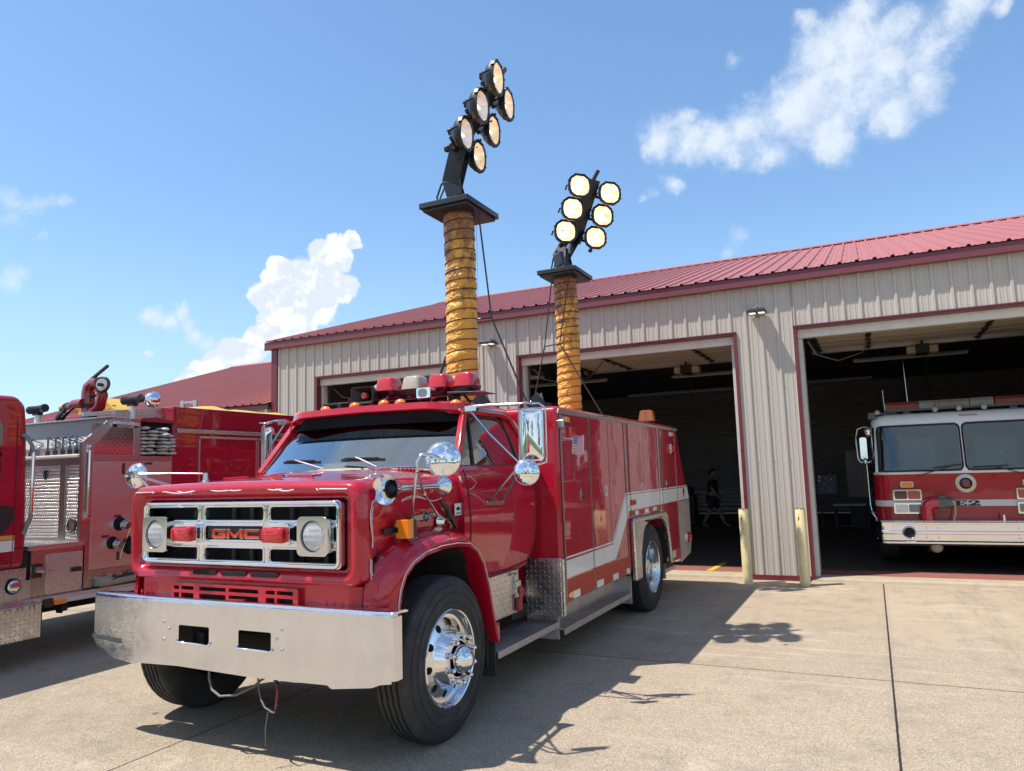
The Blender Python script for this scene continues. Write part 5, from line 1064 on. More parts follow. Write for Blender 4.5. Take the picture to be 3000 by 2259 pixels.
text('RESCUE', 'far_side_lettering', mat('gold_letters', (.34, .10, .05), .5), T, (-BW-.004, 6.25, 1.78), (0, -1, 0), (0, 0, 1), .26, sx=1.05)
# roof items : beacon at the rear, vents
h = MB(); h.lathe((.9, 7.0-.35, 2.25), (0, 0, 1), [(.10, 0), (.10, .03), (.06, .035), (.06, .06), (.11, .065), (.11, .08)], 20, True, True); rb_ = h.build('rear_beacon', BLACK, T, smooth=40)
h = MB(); h.loft([[(.9+a, 6.65+b_, z) for a, b_ in rrect(0, 0, w_, w_, .03, 3)] for w_, z in ((.21, 2.33), (.20, 2.38), (.165, 2.475), (.14, 2.485))], True, True, True); h.build('amber_dome', AMBER, rb_, smooth=35)
h = MB(); h.box(.25, .47, 2.95, 3.15, 2.25, 2.345) if False else None
for x, y, s_ in ((.42, 2.72, 1.), (.86, 3.02, .8)):
    h.box(x-.10*s_, x+.10*s_, y-.1, y+.1, 2.25, 2.33); h.prism([(x-.10*s_, 2.33), (x+.10*s_, 2.33), (x+.085*s_, 2.36), (x, 2.33+.13*s_), (x-.085*s_, 2.36)], FY, y-.09, y-.07); h.add([(x-.09*s_, y-.08, 2.35), (x+.09*s_, y-.08, 2.35), (x, y+.05, 2.44)], [(0, 1, 2)])
each(h, 'roof_vent', BLKPAINT, T)
h = MB(); h.box(1.235, 1.30, 2.515, 2.53, 2.05, 2.12); h.build('front_corner_bracket', CHROMED, T, bevel=.004)
h = MB(); h.cyl((-.35, 6.2, 2.25), (-.35, 6.2, 2.30), .01, n=6); h.cyl((.55, 5.8, 2.25), (.55, 5.8, 2.33), .006, n=6); h.build('roof_stud', ALU, T)
# ---- light masts
CLOTH = bpy.data.materials.new('orange_duct_cloth'); CLOTH.use_nodes = True; t = NT(CLOTH.node_tree); bb_ = t.n['Principled BSDF']; tcn = t.new('ShaderNodeTexCoord'); oc = tcn.outputs['Object']
n1 = t.noise(t.vm('MULTIPLY', oc, (1, 1, .7)), 7, 9, .68); sz = t.new('ShaderNodeSeparateXYZ'); t.l.new(oc, sz.inputs[0])
st_ = t.math('ADD', n1, t.mr(sz.outputs[2], 2.9, 4.3, -.15, .17))
cc_ = t.mix(t.mr(st_, .49, .67, 0, .88, 'SMOOTHSTEP'), (.80, .40, .045, 1), (.20, .065, .03, 1)); cc_ = t.mix(t.mr(t.noise(t.vm('MULTIPLY', oc, (1, 1, .5)), 26, 6, .7), .58, .75, 0, .45), cc_, (.40, .15, .03, 1))
t.put(bb_, 'Base Color', cc_); t.put(bb_, 'Roughness', .5); t.put(bb_, 'Sheen Weight', .2)
vn = t.new('ShaderNodeTexVoronoi', feature='F1'); t.put(vn, 'Scale', 8); t.l.new(t.vm('ADD', t.vm('MULTIPLY', oc, (1, 1, 1.3)), t.vm('SCALE', t.noise(oc, 9, 3, .6, col=True), scale=.35)), vn.inputs['Vector'])
bn = t.new('ShaderNodeBump'); t.put(bn, 'Strength', 1.); t.put(bn, 'Distance', .028); t.put(bn, 'Height', t.math('ADD', vn.outputs['Distance'], t.math('MULTIPLY', t.noise(oc, 25, 4), .4))); t.l.new(bn.outputs[0], bb_.inputs['Normal'])
BOWL = mat('floodlight_bowl', (.90, .82, .70), .30, .85, emit=(1., .70, .46), es=.22, bump=.0015, bscale=60); BULB = mat('floodlight_bulb', (1, .9, .7), .3, emit=(1., .80, .58), es=2.8)
HOT = mat('floodlight_hot_centre', (.9, .8, .6), .3, .5, emit=(1., .86, .68), es=1.4)  # bowl and centre emit to stand in for reflected bulb light
FLASH = thin_glass('floodlight_glass', (1., .97, .92), .1, .18)
def mast(vc, head_az, lens_az, mean, sgn, shades, name_lab, ztop=4.37):
    mt = bpy.data.objects.new('light_mast', None); COL.objects.link(mt); mt.parent = T; mt.location = (0, vc, 0); mt['label'] = name_lab
    rn = random.Random(int(vc*10)); c = MB(); R_ = .155; p_ = .105; n = 48; rings = []; z = 2.2
    K = int((ztop-2.2)/p_*6)
    for k in range(K+1):
        z = 2.2+(ztop-2.2)*k/K; ring = []
        for i in range(n):
            a = 2*math.pi*i/n; ph = ((z-2.2)/p_-a/(2*math.pi)*1.0) % 1.0
            ri = math.floor((z-2.2)/p_-a/(2*math.pi)); bul = (.007+.005*math.sin(ri*2.3+vc))*math.sin(math.pi*ph**(.7+.25*math.sin(ri*1.7)))
            wr = .0045*mnoise.noise(Vector((math.cos(a)*5, math.sin(a)*5, z*16+vc)))+.004*mnoise.noise(Vector((math.cos(a)*9+z*14, math.sin(a)*9-z*9, z*22)))
            r_ = R_+bul+wr+.002*math.sin(z*3); ring.append((r_*math.cos(a)+.004*math.sin(z*4), r_*math.sin(a), z))
        rings.append(ring)
    c.loft(rings, True); c.build('duct_sleeve', CLOTH, mt, smooth=60)
    c = MB(); turns = (ztop-2.2)/p_; m_ = int(turns*40); c.tube([((R_+.004)*math.cos(2*math.pi*i/40)+.004*math.sin((2.2+p_*i/40)*4), (R_+.004)*math.sin(2*math.pi*i/40), 2.2+p_*i/40+.002*math.sin(i*.35)) for i in range(m_)], .0055, 6); c.build('spiral_wire', mat('dark_wire_band', (.05, .022, .015), .6), mt, smooth=60)
    c = MB(); c.lathe((0, 0, 0), (0, 0, 1), [(.16, ztop-.03), (.17, ztop+.02), (.18, ztop+.035)], 32); c.cyl((0, 0, 2.2), (0, 0, ztop), .06)
    c.build('mast_collar', BLKPAINT, mt, smooth=40)
    # plate with a wavy stiffened rim
    zp = ztop+.03; pol = rrect(0, .0, .575, .70, .01, 2); c = MB(); c.prism(pol, lambda a, b_, d: (a-.015, b_+.04, d), zp+.0, zp+.055)
    c.prism(rrect(0, 0, .52, .64, .01, 2), lambda a, b_, d: (a-.015, b_+.04, d), zp-.03, zp)
    c.build('mast_plate', BLKPAINT, mt, bevel=.012)
    # head
    n_ = Vector((math.cos(head_az), math.sin(head_az), 0)); row = Vector((-math.sin(head_az), math.cos(head_az), 0)); colm = (n_*.53+Vector((0, 0, .85))).normalized(); M_ = Vector(mean)-Vector((0, vc, 0)); up_n = colm.cross(row).normalized()
    if up_n.dot(n_) < 0: up_n = -up_n
    base = Vector((0, 0, zp+.055)); piv = base+Vector((0, 0, .20))
    c = MB(); c.obox(base+Vector((0, 0, .06)), n_, row, (0, 0, 1), .08, .08, .06); c.cyl(base+Vector((0, 0, .1))+row*.05, base+Vector((0, 0, .36))+row*.05, .022); c.cyl(base+Vector((0, 0, .1))-row*.05, base+Vector((0, 0, .30))-row*.05, .03)
    pc = M_-up_n*.13
    for s_ in (-1, 1):
        off = row*.085*s_
        lo = base+Vector((0, 0, .10))-n_*.02+off; k1 = base+Vector((0, 0, .28))-n_*.07+off; hi = pc+colm*.44+off
        c.beam(lo, k1, .012, .17, n_); c.beam(k1-Vector((0, 0, .03)), pc-colm*.30+off, .012, .18, up_n)
    c.obox(pc-colm*.02, row, colm, up_n, .125, .46, .035); c.beam(pc+colm*.34, pc+colm*.58+row*.06, .05, .03, up_n)
    for k in range(5): c.cyl(pc-colm*(.45-.05*k)-row*.093, pc-colm*(.45-.05*k)-row*.105, .016, n=10)
    for k in (-1, 0, 1): c.cyl(pc+colm*(.32*k-.10)-row*.26, pc+colm*(.32*k-.10)+row*.26, .02, n=10)
    hd = c.build('head_frame', BLKPAINT, mt, bevel=.004)
    c = MB(); c.tube([base-n_*.05-row*.06+Vector((0, 0, .02)), base-n_*.16-row*.08+Vector((0, 0, .03)), base-n_*.22-row*.07+Vector((0, 0, .10)), base-n_*.17-row*.07+Vector((0, 0, .24)), base-n_*.08-row*.07+Vector((0, 0, .34))], .011, 7); c.tube([base-n_*.12-row*.08+Vector((0, 0, .02)), base-n_*.19-row*.05+Vector((0, 0, .10)), base-n_*.1-row*.05+Vector((0, 0, .30))], .009, 6); c.build('power_cable', BLACK, mt, smooth=60)
    for i in (-1, 0, 1):
        for j in (-1, 1):
            az = lens_az+.05*(rn.random()-.5); ln = Vector((math.cos(az), math.sin(az), -.10+.04*rn.random())).normalized(); rt = Vector((-ln.y, ln.x, 0)).normalized(); up = ln.cross(rt)*1.0
            if up.z < 0: up = -up
            O = M_+colm*.322*i+row*.275*j
            def shape(w_, h_, cut=.62):
                """barrel outline : bulged sides, flat cut top and bottom"""
                P = []
                for k in range(7): a = -.60+1.20*k/6; P.append((w_*.5*math.cos(a), h_*.5*math.sin(a)/math.sin(.60)*.70))
                pts_ = [(x, y) for x, y in P]+[(w_*.2, h_*.5), (-w_*.2, h_*.5)]+[(-x, -y) for x, y in P]+[(-w_*.2, -h_*.5), (w_*.2, -h_*.5)]
                return pts_
            F = lambda x, y, d: O+rt*x+up*y+ln*d
            ou = shape(.335, .33); inn_ = shape(.275, .265)
            l = MB(); l.use(BLKPAINT)
            l.loft([[F(x, y, .012) for x, y in inn_], [F(x, y, .018) for x, y in ou], [F(x, y, -.022) for x, y in ou], [F(x*.9, y*.9, -.028) for x, y in ou], [F(x*.86, y*.86, -.06) for x, y in ou], [F(x*.74, y*.72, -.085) for x, y in ou], [F(x*.45, y*.45+.01, -.115) for x, y in ou], [F(x*.3, y*.3+.02, -.15) for x, y in ou]], True, False, True)
            l.cyl(F(0, .03, -.11), F(0, .045, -.18), .042, n=12); l.cyl(F(.0, -.08, -.14), F(0, -.13, -.19), .018, n=8); l.sphere(F(0, -.14, -.20), .034, 10)
            for k in range(8): a = 2*math.pi*k/8+.39; l.obox(F(.172*math.cos(a), .165*math.sin(a), .004), rt*math.cos(a)+up*math.sin(a), rt*-math.sin(a)+up*math.cos(a), ln, .012, .007, .018)
            l.beam(F(-.18, 0, -.02), F(-.16, -.03, -.13), .02, .012); l.beam(F(.18, 0, -.02), F(.16, -.03, -.13), .02, .012)
            l.use(BOWL); l.loft([[F(x, y, .010) for x, y in inn_], [F(x*.93, y*.93, -.03) for x, y in inn_], [F(x*.74, y*.74, -.075) for x, y in inn_], [F(x*.45, y*.45, -.103) for x, y in inn_]], True); l.use(HOT); l.loft([[F(x*.45, y*.45, -.103) for x, y in inn_], [F(x*.25, y*.25, -.11) for x, y in inn_], [F(x*.02, y*.02, -.112) for x, y in inn_]], True, False, True)
            l.use(BULB); l.cyl(F(-.045, .0, -.045), F(.045, .0, -.045), .014, n=8)
            l.use(FLASH); l.add([F(x, y, .008) for x, y in inn_], [tuple(range(len(inn_)))])
            l.build('floodlight', None, mt, smooth=30)
    return zp
mast(3.04, math.radians(15), math.radians(6), (.367, 3.04, 5.35), 1, 0, 'nearer mast with its floodlights turned to the side')
mast(6.02, math.radians(-29.4), math.radians(-47), (.377, 6.02, 5.272), 1, 0, 'farther mast with its floodlights glowing towards the camera')
# guy struts
h = MB()
h.tube([(.20, 3.10, 4.36), (.215, 3.3, 3.30), (.62, 3.35, 2.26)], .009, 6); h.tube([(.21, 3.3, 3.30), (.02, 3.3, 3.305)], .009, 6); h.tube([(-.17, 3.0, 2.88), (-.42, 3.0, 2.26)], .014, 6); h.tube([(.17, 3.1, 4.35), (.06, 3.3, 2.4)], .0016, 4)
h.tube([(-.184, 5.95, 4.33), (-.325, 5.95, 3.42), (-.62, 5.95, 2.26)], .009, 6); h.tube([(.13, 5.84, 4.38), (-.05, 5.84, 3.42), (.60, 5.84, 2.26)], .009, 6); h.tube([(-.325, 5.95, 3.42), (-.05, 5.84, 3.42)], .009, 6)
each(h, 'guy_strut', mat('strut_dark', (.06, .055, .06), .4, .5), T, smooth=50)
# ================================================================ ENGINE AT THE LEFT EDGE (built in world coordinates, then moved under its root)
class LB(MB):
    def done(s, root, name, m=None, parent=None, **k):
        L = root.location; s.v = [(x-L.x, y-L.y, z-L.z) for x, y, z in s.v]; return s.build(name, m, parent or root, **k)
E1 = thing('fire_engine', (-8.62, 4.4, 0), 'red pumper cut off by the left edge with steel pump panel and deck gun', 'fire truck')
SX = -7.4
b = LB(); b.prism([(1.2, .90), (4.405, .90), (4.42, 1.2), (4.385, 2.2), (4.36, 2.47), (4.28, 2.56), (1.6, 2.56), (1.2, 1.7)], FX, -9.84, SX); cb = b.done(E1, 'cab', RED2, bevel=.07, bseg=5)
b = LB(); b.prism([(1.9, 1.5), (4.10, 1.52), (4.135, 1.6), (4.14, 2.25), (4.08, 2.39), (3.9, 2.42), (2.0, 2.42)], FX, SX-.002, SX+.005); b.done(E1, 'side_window', GLASS_D, cb)
b = LB(); b.tube([(SX+.003, 4.275, .93), (SX+.003, 4.29, 1.5), (SX+.003, 4.275, 2.3), (SX-.02, 4.25, 2.5)], .004, 5); b.tube([(SX+.003, 4.29, 1.10), (SX+.003, 4.42, 1.10)], .003, 5); b.done(E1, 'door_seam', mat('seam_black', (.03, .005, .008)), cb)
b = LB(); b.prism([(1.5, 1.24), (4.17, 1.24), (4.24, 1.30), (4.275, 1.38), (4.27, 1.49), (4.22, 1.51), (1.5, 1.51)], FX, SX, SX+.012); b.done(E1, 'black_vent', BLACK, cb, bevel=.006)
b = LB(); b.box(SX, SX+.003, 1.3, 4.295, 1.185, 1.225); b.done(E1, 'gold_stripe', mat('gold_stripe', (.55, .33, .05), .4), cb)
b = LB(); b.box(SX, SX+.003, 1.3, 4.296, 1.075, 1.178); b.done(E1, 'white_stripe', WHITEDEC, cb)
b = LB(); b.box(SX, SX+.008, 4.10, 4.21, .955, .985); b.done(E1, 'small_badge', CHROMED, cb)
b = LB(); b.tube([(SX+.0, 4.33, 2.18), (SX+.04, 4.355, 2.15), (SX+.06, 4.39, 2.07), (SX+.06, 4.405, 2.0)], .018, 8, rs=[.022, .02, .018, .016]); b.tube([(SX+.06, 4.405, 1.42), (SX+.05, 4.40, 1.36), (SX+.01, 4.37, 1.23)], .018, 8, rs=[.016, .018, .022]); gh = b.done(E1, 'grab_rail_end', mat('cast_grey', (.20, .21, .22), .4, .6), smooth=60)
b = LB(); b.tube([(SX+.06, 4.405, 2.02), (SX+.06, 4.405, 1.42)], .017, 12); b.done(E1, 'grab_rail', CHROME, gh, smooth=60)
b = LB(); b.box(-9.8, SX, 1.4, 4.42, .78, .905); b.box(-9.8, SX+.01, 3.1, 4.455, .57, .785); uf = b.done(E1, 'tread_skirt', TREAD)
b = LB(); b.box(-9.7, SX+.15, 1.3, 4.50, .555, .57); b.box(SX+.135, SX+.15, 1.3, 4.50, .255, .56); b.box(-7.6, SX+.15, 4.485, 4.50, .255, .56); b.done(E1, 'step_box', TREAD, uf, bevel=.003)
b = LB()
for i in range(9): y = 4.40-.11*i; b.box(SX+.1495, SX+.152, y-.025, y-.020, .53, .56); b.box(SX+.1495, SX+.152, y+.020, y+.025, .53, .56); b.box(SX+.1495, SX+.152, y-.025, y+.025, .555, .56)
b.done(E1, 'step_slot', DARK, uf)
b = LB(); b.prism(ngon(4.30, .745, .075, .075, 28), FX, SX+.010, SX+.012); fc = b.done(E1, 'fuel_recess', DARK, uf); b = LB(); b.lathe((SX+.0, 4.30, .745), (1, 0, 0), [(.06, 0), (.06, .03), (.045, .04), (.001, .042)], 24); b.box(SX+.04, SX+.055, 4.26, 4.34, .735, .755); b.done(E1, 'fuel_cap', CHROMED, fc, smooth=40)
b = LB()
for y in (1.9,): b.lathe((SX-.02, y, .51), (-1, 0, 0), [(.29, .03), (.42, 0), (.5, .03), (.51, .05), (.51, .25), (.45, .28)], 48); b.lathe((SX-.02, y, .51), (-1, 0, 0), [(.29, .02), (.28, .1), (.1, .12), (.001, .12)], 32)
b.done(E1, 'wheel', RUBBER, smooth=40)
b = LB(); b.lathe((SX-.04, 7.6, .51), (-1, 0, 0), [(.29, .03), (.42, 0), (.5, .03), (.51, .05), (.51, .5), (.45, .53)], 48); b.lathe((SX-.04, 7.6, .51), (-1, 0, 0), [(.29, .02), (.28, .1), (.1, .12), (.001, .12)], 32); b.done(E1, 'rear_wheel', RUBBER, smooth=40)
b = LB(); b.box(-9.3, -7.8, 1.2, 9.4, .55, .75); b.box(-9.0, -8.2, 1.5, 7, .32, .6); b.box(-9.8, -7.42, 5.2, 9.3, .56, .62); b.prism([(4.78, .49), (4.86, .49), (4.84, .43), (4.80, .43), (4.79, .41)], FX, SX-.1, SX); b.box(SX-.1, SX-.05, 5.2, 5.3, .45, .5); b.box(-9.8, -7.45, 4.30, 4.46, .62, 1.05); b.done(E1, 'chassis', UNDER)
# pump house
STL = brushed('satin_steel_frame', (.46, .45, .44), .30)
b = LB(); b.box(-9.8, SX, 4.46, 5.0, .605, 1.06); b.box(-9.84, SX, 4.985, 6.03, .62, 1.97); ph = b.done(E1, 'pump_house', STEEL)
b = LB(); b.box(-9.8, SX+.008, 4.43, 4.99, 1.06, 1.105); b.done(E1, 'pump_ledge', TREAD, ph, bevel=.003)
b = LB(); b.prism(rrect(4.79, .815, .375, .39, .012, 3), FX, SX+.001, SX+.012); ld = b.done(E1, 'locker_door', TREAD_S, ph, bevel=.002)
b = LB(); b.prism(rrect(4.91, .83, .11, .045, .006, 2), FX, SX+.013, SX+.02); b.done(E1, 'paddle_latch', BLACK, ld)
b = LB(); b.box(SX+.001, SX+.015, 4.475, 4.57, .795, .93); fs = b.done(E1, 'folding_step', BLACK, ph, bevel=.006); b = LB(); b.prism([(4.48, SX+.01), (4.60, SX+.01), (4.66, SX+.14), (4.50, SX+.15)], lambda a, c, d: (c, a, d), .852, .865); b.box(SX+.01, SX+.05, 4.49, 4.56, .865, .90); b.done(E1, 'step_tread', ALU, fs)
# front facing wall of pump house
Y0 = 4.97
b = LB(); 
b.prism([(-9.8, 1.105), (SX, 1.105), (SX, 1.965), (-9.8, 1.965)], FY, Y0, Y0+.02, [[(-8.9, 1.122), (-7.803, 1.13), (-7.811, 1.893), (-8.9, 1.906)], [(-7.713, 1.12), (-7.455, 1.118), (-7.462, 1.888), (-7.718, 1.895)]]); b.done(E1, 'front_frame', STL, ph, bevel=.002)
b = LB(); b.box(-8.95, -7.80, Y0+.012, Y0+.014, 1.11, 1.92); b.box(-7.73, -7.44, Y0+.012, Y0+.014, 1.11, 1.92); dp = b.done(E1, 'dimpled_panel', DIMP, ph)
b = LB(); b.tube([(-7.585+.058*math.cos(a*.262), Y0+.004, 1.262+.068*math.sin(a*.262)) for a in range(24)], .012, 8, closed=True); pr_ = b.done(E1, 'port_ring', BLACK, dp, smooth=60); b = LB(); b.cyl((-7.585, Y0, 1.262), (-7.585, Y0+.01, 1.262), .052, n=24); b.done(E1, 'port_cover', ALU, dp)
b = LB(); b.box(-8.09, -8.065, Y0-.002, Y0+.012, 1.755, 1.85); b.done(E1, 'black_tag', BLACK, dp)
CRM = mat('cream_control_shelf', (.62, .60, .54), .35)
b = LB(); b.box(-9.8, -7.455, Y0-.045, Y0+.03, 1.968, 2.006); b.done(E1, 'control_shelf', CRM, ph, bevel=.012, bseg=3)
b = LB(); b.prism([(Y0+.03, 1.965), (5.25, 1.965), (5.25, 2.21), (Y0+.10, 2.09), (Y0+.03, 2.09)], FX, -9.8, -7.46); b.box(-9.8, -7.42, 5.25, 5.27, 2.0, 2.40); b.done(E1, 'control_console', mat('grey_console', (.33, .33, .34), .4, .4), ph)
b = LB(); b.box(-9.9, -7.36, 5.20, 5.30, 2.398, 2.412); b.done(E1, 'top_rail', ALU, ph, bevel=.002)
for i, x in enumerate((-8.32, -8.02, -7.887, -7.76, -7.645, -7.535)):
    b = LB(); b.cyl((x, Y0-.01, 2.0), (x, Y0-.01, 2.19), .010, n=10); b.box(x-.016, x+.016, Y0-.025, Y0+.005, 2.0, 2.055); b.cyl((x-.035, Y0-.01, 2.195), (x+.035, Y0-.01, 2.195), .009, n=8); b.cyl((x, Y0-.01, 2.19), (x, 5.1, 2.15), .006, n=6); b.done(E1, 'pull_handle', mat('dark_chrome', (.25, .25, .27), .2, 1.), ph, smooth=40)
for x, y, z in ((-8.4, 5.10, 2.11), (-8.20, 5.16, 2.14), (-8.07, 5.09, 2.11), (-7.90, 5.16, 2.14), (-7.84, 5.09, 2.11), (-7.73, 5.09, 2.11), (-7.62, 5.17, 2.15), (-8.0, 5.17, 2.15)):
    b = LB(); ax = (0, -.35, .94); b.lathe((x, y, z), ax, [(.05, 0), (.05, .02), (.042, .026), (.040, .02), (.001, .02)], 22); b.done(E1, 'gauge', CHROMED, ph, smooth=40)
# side wall of pump house : frame, tread window, big steel panel
b = LB(); b.prism([(4.93, 1.105), (5.05, 1.105), (5.05, 1.93), (6.03, 1.93), (6.03, 2.33), (5.60, 2.335), (5.60, 1.985), (5.545, 1.985), (5.545, 2.31), (5.24, 2.31), (5.055, 2.10), (5.055, 1.985), (5.6, 1.985), (5.6, 1.975), (5.05, 1.975)] if False else [(4.93, 1.105), (5.045, 1.105), (5.045, 1.93), (6.03, 1.93), (6.03, 1.985), (5.615, 1.985), (5.605, 2.375), (5.23, 2.385), (4.925, 2.125)], FX, SX-.03, SX+.006, [[(5.055, 1.99), (5.53, 1.99), (5.525, 2.30), (5.25, 2.298), (5.07, 2.09)]]); b.done(E1, 'side_frame', STL, ph, bevel=.003)
b = LB(); b.box(SX-.004, SX-.001, 5.03, 5.56, 1.96, 2.33); b.done(E1, 'tread_window', treadplate('polished_tread', (.68, .64, .62), .14, .03), ph)
b = LB(); b.box(SX-.01, SX+.004, 5.055, 6.03, .80, 1.925); sp2 = b.done(E1, 'steel_panel', brushed('mirror_steel', (.62, .60, .58), .38), ph, bevel=.002)
b = LB(); b.box(SX-.01, SX+.003, 5.06, 6.03, .62, .79); b.done(E1, 'lower_panel', STL, ph)
b = LB()
for i in range(7): y = 5.12+i*.13; b.box(SX+.003, SX+.018, y, y+.06, .695, .73); b.cyl((SX+.01, y+.03, .71), (SX+.03, y+.03, .71), .012, n=8)
b.done(E1, 'drain_valve', ALU, ph)
b = LB()
for z in (.72, .9, 1.2, 1.5, 1.8): b.sphere((SX+.006, 5.075, z), .007, 6)
b.done(E1, 'panel_screw', CHROMED, sp2)
b = LB(); b.tube([(SX+.03, 5.0, 2.09), (SX+.03, 5.0, 1.36)], .018, 12); hr2 = b.done(E1, 'hand_rail', CHROME, smooth=60); b = LB()
for z in (2.06, 1.36): b.box(SX, SX+.02, 4.97, 5.03, z-.045, z+.045); b.cyl((SX+.01, 5.0, z), (SX+.05, 5.0, z), .022, n=12)
b.done(E1, 'rail_stanchion', CHROMED, hr2, bevel=.004)
b = LB(); b.tube([(SX+.03, 5.26, 2.345), (SX+.03, 5.55, 2.335)], .018, 12); b.box(SX, SX+.03, 5.245, 5.30, 2.30, 2.36); b.box(SX, SX+.03, 5.5, 5.56, 2.30, 2.36); b.done(E1, 'top_grab_rail', CHROME, smooth=50)
for y, z, r_, cap in ((5.385, 1.25, .068, True), (5.305, 1.055, .062, True), (5.52, 1.01, .09, False)):
    b = LB(); b.cyl((SX-.0, y, z), (SX+.006, y, z), r_*1.1, n=28); vo_ = b.done(E1, 'intake_recess', DARK, sp2)
    b = LB(); b.lathe((SX, y, z), (1, .0, -.12), [(r_*.62, 0), (r_*.62, .06), (r_*.72, .07), (r_*.72, .10), (r_*.6, .115), (r_*.6, .14), (r_*.5, .15), (.001, .15)], 24); b.done(E1, 'capped_outlet', CHROMED if cap else BLACK, vo_, smooth=35)
b = LB(); b.tube([(SX+.12, 5.44, 1.23), (SX+.08, 5.43, 1.12), (SX+.03, 5.40, .95), (SX+.02, 5.40, .88)], .003, 4); b.done(E1, 'cap_chain', CHROMED, sp2)
b = LB()
for y, z, w_, h_ in ((5.41, 1.845, .035, .12), (5.375, .91, .03, .09)): b.box(SX+.004, SX+.007, y-w_/2, y+w_/2, z-h_/2, z+h_/2)
for y, z, w_ in ((5.36, 1.335, .08), (5.22, 1.13, .08), (5.72, 1.90, .1)): b.box(SX+.004, SX+.007, y-w_/2, y+w_/2, z-.012, z+.012)
b.done(E1, 'label_plate', mat('dark_label', (.06, .03, .03), .4), sp2)
# running rail with marker, suction hose lying on it
b = LB(); b.box(SX-.15, SX+.05, 4.44, 9.3, .545, .605); rl = b.done(E1, 'rub_rail', TREAD_S, bevel=.004)
b = LB(); b.box(SX+.051, SX+.062, 4.66, 9.2, .525, .575); b.done(E1, 'rail_strip', mat('pale_rail_strip', (.50, .49, .47), .45), rl)
b = LB(); b.box(SX-.02, SX+.07, 4.56, 4.655, .50, .585); b.done(E1, 'rail_end_cap', BLACK, rl, bevel=.008); b = LB(); b.box(SX+.058, SX+.075, 4.66, 4.785, .515, .56); b.done(E1, 'amber_marker', AMBER, rl, bevel=.004)
b = LB(); b.tube([(SX+.04, 5.13, .665), (SX+.02, 5.26, .66)], .055, 14, rs=[.052, .058]); b.tube([(SX+.03, 5.22, .65), (SX+.03, 5.6, .66), (SX-.0, 6.1, .68)], .04, 10); b.done(E1, 'suction_hose', mat('canvas_hose', (.30, .28, .22), .8, var=.3), rl, smooth=50)
b = LB(); b.tube([(SX+.05, 5.12, .62), (SX+.06, 5.2, .63), (SX+.05, 5.34, .69), (SX+.05, 5.6, .72)], .012, 6); b.done(E1, 'hose_strap', BLACK, rl)
# hose stowed in the crosslay bay
b = LB(); b.box(-9.8, SX-.02, 5.60, 6.04, 1.985, 2.40); b.done(E1, 'crosslay_bay', DARK)
HOSE = mat('white_hose_canvas', (.52, .49, .45), .8, var=.12, vscale=30, bump=.002, bscale=120); rn = random.Random(3)
for col, (y0, n_, xo) in enumerate(((5.655, 8, .0), (5.74, 7, .03), (5.86, 8, .10), (5.98, 6, .06))):
    for k in range(n_):
        z = 2.02+k*.040+rn.uniform(-.004, .004); x1 = SX+.01+xo+rn.uniform(-.02, .05); yy = y0+rn.uniform(-.012, .012); dz = rn.uniform(-.012, .004)
        b = LB(); w_ = .045
        sec_ = [(w_*math.cos(a*.5236), .0165*math.sin(a*.5236)) for a in range(12)]
        pth = [(x1-.22, 0), (x1-.06, 0), (x1-.02, dz*.5), (x1, dz), ]
        b.loft([[(x, yy+a*(1 if i < 3 else .8), z+d_+c_*(1 if i < 3 else .55)) for a, c_ in sec_] for i, (x, d_) in enumerate(pth)], True, True, True)
        b.done(E1, 'folded_hose', HOSE, smooth=50)
b = LB(); b.prism([(5.59, 2.375), (6.05, 2.365), (6.05, 2.40), (5.8, 2.43), (5.59, 2.41)], FX, -8.2, SX+.03); b.done(E1, 'red_hose_cover', mat('red_vinyl', (.25, .015, .02), .45), bevel=.006)
# body behind the pump
b = LB(); b.prism([(6.035, .62), (9.3, .62), (9.3, 2.575), (6.035, 2.575)], FX, -9.84, SX); bd2 = b.done(E1, 'body', RED2, bevel=.012)
b = LB(); b.box(SX+.0, SX+.035, 6.08, 9.3, 2.262, 2.312); b.done(E1, 'tread_moulding', TREAD, bd2, bevel=.004)
b = LB(); b.box(SX-.2, SX-.15, 5.40, 6.17, 2.41, 2.50); b.box(SX-.205, SX-.14, 5.08, 6.17, 2.50, 2.575) if False else None; b.done(E1, 'tread_side', TREAD, bd2)
b = LB(); b.prism([(5.05, 2.415), (6.035, 2.50), (6.035, 2.575), (5.05, 2.455)], FX, SX-.22, SX-.17); b.done(E1, 'hose_bed_rail', ALU, bd2, bevel=.003)
for y0, y1 in ((6.43, 7.33), (7.39, 8.3)):
    b = LB(); b.prism(rrect((y0+y1)/2, 1.55, y1-y0, 1.33, .02, 3), FX, SX, SX+.012); dd = b.done(E1, 'locker_door', RED2, bd2, bevel=.004)
    b = LB(); b.box(SX+.0, SX+.03, y0-.02, y1+.02, 2.205, 2.235); b.box(SX+.0, SX+.018, y0-.02, y0-.004, .9, 2.2); b.box(SX+.0, SX+.018, y1+.004, y1+.02, .9, 2.2); b.done(E1, 'door_frame', ALU, dd, bevel=.002); b = LB(); b.box(SX+.012, SX+.0135, (y0+y1)/2-.003, (y0+y1)/2+.003, .9, 2.2); b.done(E1, 'door_split', mat('seam_black', (.03, .005, .008)), dd)
b = LB(); b.prism([(6.14, 2.33), (9.2, 2.33), (9.2, 2.53), (6.2, 2.53)], FX, SX, SX+.006); b.done(E1, 'upper_body_panel', RED2, bd2, bevel=.003)
